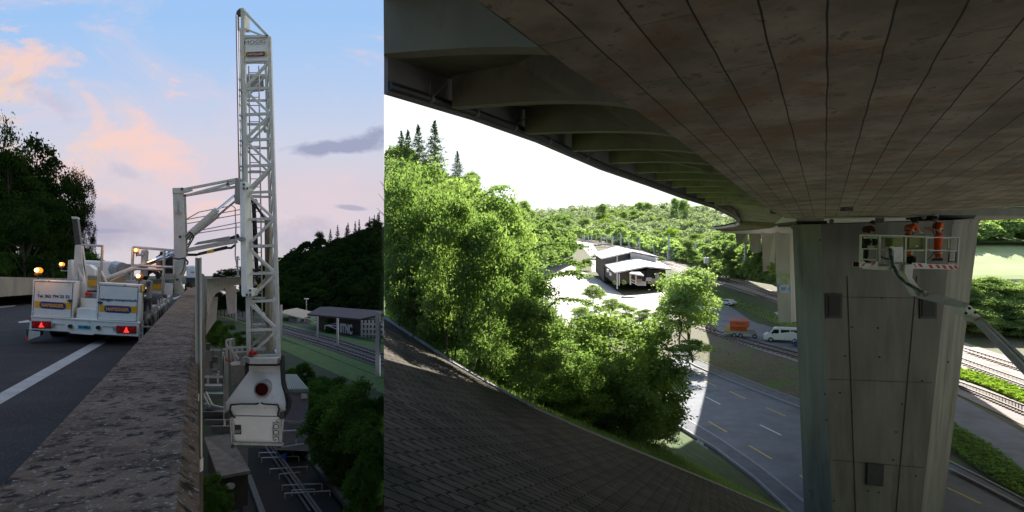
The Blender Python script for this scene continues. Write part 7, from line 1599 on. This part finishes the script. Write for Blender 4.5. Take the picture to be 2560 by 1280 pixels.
# near bushes on and above the bank
gnb = 'leafy trees on the bank beside the paved slope'
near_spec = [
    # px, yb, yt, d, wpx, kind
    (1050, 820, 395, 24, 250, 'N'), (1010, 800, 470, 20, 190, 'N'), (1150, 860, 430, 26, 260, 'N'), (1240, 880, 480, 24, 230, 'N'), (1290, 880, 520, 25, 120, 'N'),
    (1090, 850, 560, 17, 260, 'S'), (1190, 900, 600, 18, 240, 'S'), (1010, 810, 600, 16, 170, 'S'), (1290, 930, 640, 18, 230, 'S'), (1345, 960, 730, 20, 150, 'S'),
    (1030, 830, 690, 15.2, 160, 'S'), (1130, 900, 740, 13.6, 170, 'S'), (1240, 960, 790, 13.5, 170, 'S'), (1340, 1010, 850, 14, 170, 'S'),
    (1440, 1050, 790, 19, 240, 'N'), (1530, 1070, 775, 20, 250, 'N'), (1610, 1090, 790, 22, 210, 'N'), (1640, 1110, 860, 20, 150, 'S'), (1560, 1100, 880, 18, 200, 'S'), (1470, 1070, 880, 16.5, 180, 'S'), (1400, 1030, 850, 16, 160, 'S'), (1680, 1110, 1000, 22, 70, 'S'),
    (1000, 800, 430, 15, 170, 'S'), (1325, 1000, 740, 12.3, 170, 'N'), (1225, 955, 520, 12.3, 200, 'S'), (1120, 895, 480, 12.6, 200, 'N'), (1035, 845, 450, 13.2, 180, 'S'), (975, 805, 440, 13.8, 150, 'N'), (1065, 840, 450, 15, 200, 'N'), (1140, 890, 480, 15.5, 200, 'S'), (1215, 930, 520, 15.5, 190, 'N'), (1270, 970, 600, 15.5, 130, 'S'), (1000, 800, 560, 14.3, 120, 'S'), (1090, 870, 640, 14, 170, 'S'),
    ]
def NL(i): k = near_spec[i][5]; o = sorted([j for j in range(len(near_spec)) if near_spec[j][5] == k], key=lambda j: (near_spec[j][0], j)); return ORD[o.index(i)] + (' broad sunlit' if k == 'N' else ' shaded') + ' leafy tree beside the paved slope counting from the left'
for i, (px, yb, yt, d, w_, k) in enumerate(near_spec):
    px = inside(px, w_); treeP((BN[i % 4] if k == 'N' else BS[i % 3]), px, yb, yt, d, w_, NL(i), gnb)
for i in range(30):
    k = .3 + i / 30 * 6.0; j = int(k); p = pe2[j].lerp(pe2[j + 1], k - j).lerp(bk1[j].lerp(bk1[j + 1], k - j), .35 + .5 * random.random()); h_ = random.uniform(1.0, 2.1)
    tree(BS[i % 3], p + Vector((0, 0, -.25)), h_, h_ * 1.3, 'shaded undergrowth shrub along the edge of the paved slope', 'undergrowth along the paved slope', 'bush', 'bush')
# overhanging branch against the bright yard
brn = [(1300, 640), (1380, 575), (1440, 590), (1455, 620)]
def spray(pts, d, n, label, group, spread=14):
    t = thing('branch', label, 'branch', P(pts[0][0], pts[0][1], d), group); b = MB(); pp = [P(x, y, d) for x, y in pts]
    for k, (a, c_) in enumerate(zip(pp[:-1], pp[1:])): b.tube(a, c_, .035 - .006 * k, 6, .03 - .006 * k)
    b.build('stem', R['bark'], t)
    P_ = []
    for _ in range(n):
        k = random.random() ** .7 * (len(pts) - 1); j = int(min(k, len(pts) - 2)); f_ = k - j; x = pts[j][0] + (pts[j + 1][0] - pts[j][0]) * f_; y = pts[j][1] + (pts[j + 1][1] - pts[j][1]) * f_
        q = P(x + random.gauss(0, spread), y + abs(random.gauss(0, spread * .5)) - 3, d + random.gauss(0, .35)); P_.append(tuple(q - ORG[t.name]))
    v, f_ = leaf_cloud(np.array(P_), .07); me = np_mesh('leaves', v, f_, R['lfs']); o = bpy.data.objects.new('leaves', me); CUR[0].objects.link(o); o.parent = t
gsp = 'leafy sprays hanging over the bright yard'
SPX = [1458.1, 1462.2, 1462.3, 1505, 1260, 1412, 1712.1, 1712.2, 1712.3, 1520]
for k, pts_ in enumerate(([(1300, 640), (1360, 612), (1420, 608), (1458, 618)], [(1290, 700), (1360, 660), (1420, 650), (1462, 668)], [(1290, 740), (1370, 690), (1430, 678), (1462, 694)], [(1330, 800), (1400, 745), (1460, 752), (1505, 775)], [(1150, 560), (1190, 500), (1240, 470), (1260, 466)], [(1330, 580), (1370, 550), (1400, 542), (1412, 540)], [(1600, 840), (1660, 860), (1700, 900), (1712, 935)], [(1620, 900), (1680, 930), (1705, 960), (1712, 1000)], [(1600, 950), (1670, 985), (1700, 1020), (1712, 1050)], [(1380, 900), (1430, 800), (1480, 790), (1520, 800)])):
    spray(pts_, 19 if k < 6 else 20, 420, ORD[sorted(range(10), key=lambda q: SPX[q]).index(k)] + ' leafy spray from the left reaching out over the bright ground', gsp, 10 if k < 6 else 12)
# grass on the bank
P_ = []
for _ in range(16000):
    k = random.random() * (len(pe) - 1); j = int(k); f_ = k - j; a = pe2[j].lerp(pe2[j + 1], f_); c_ = bk1[j].lerp(bk1[j + 1], f_); q = a.lerp(c_, .01 + random.random() ** 2 * .9); P_.append((q.x, q.y, q.z, ))
P_ = np.array(P_); n = len(P_); h_ = .06 + .16 * rng.random(n); a_ = rng.random(n) * 6.28; ox = np.stack([np.cos(a_), np.sin(a_), np.zeros(n)], 1) * .012
lean = np.stack([rng.normal(size=n) * .05, rng.normal(size=n) * .05, h_], 1); v = np.stack([P_ - ox, P_ + ox, P_ + lean], 1).reshape(-1, 3); f_ = np.arange(n * 3).reshape(-1, 3)
me = np_mesh('grass', v, f_, R['lfs']); go = bpy.data.objects.new('grass', me); CUR[0].objects.link(go); go['kind'] = 'stuff'; go['label'] = 'shaded grass tufts along the edge of the paved slope'; go['category'] = 'grass'

# crowns that would grow across the boundary between the two places are pruned there
def trim_at_boundary(coll, sign):
    bpy.context.view_layer.update()
    for o in list(coll.objects):
        if o.type != 'MESH' or not o.parent or len(o.data.polygons) < 400 or o.name.split('.')[0] not in ('crown', 'leaves'): continue
        Mw = np.array(o.matrix_world); me = o.data; n = len(me.vertices); co = np.empty(n * 3); me.vertices.foreach_get('co', co); co = co.reshape(-1, 3)
        w = co @ Mw[:3, :3].T + Mw[:3, 3]; sd = (w[:, 0] + w[:, 1] * 320 / F) * sign
        if sd.min() > 0: continue
        ok = (sd.reshape(-1, 4) > .01).all(1); keep = np.repeat(ok, 4); v = co[keep]
        m2 = bpy.data.meshes.new('pruned_crown'); m2.from_pydata(v.tolist(), [], np.arange(len(v)).reshape(-1, 4).tolist()); m2.materials.append(me.materials[0]); o.data = m2
trim_at_boundary(CR, 1); trim_at_boundary(CL, -1)
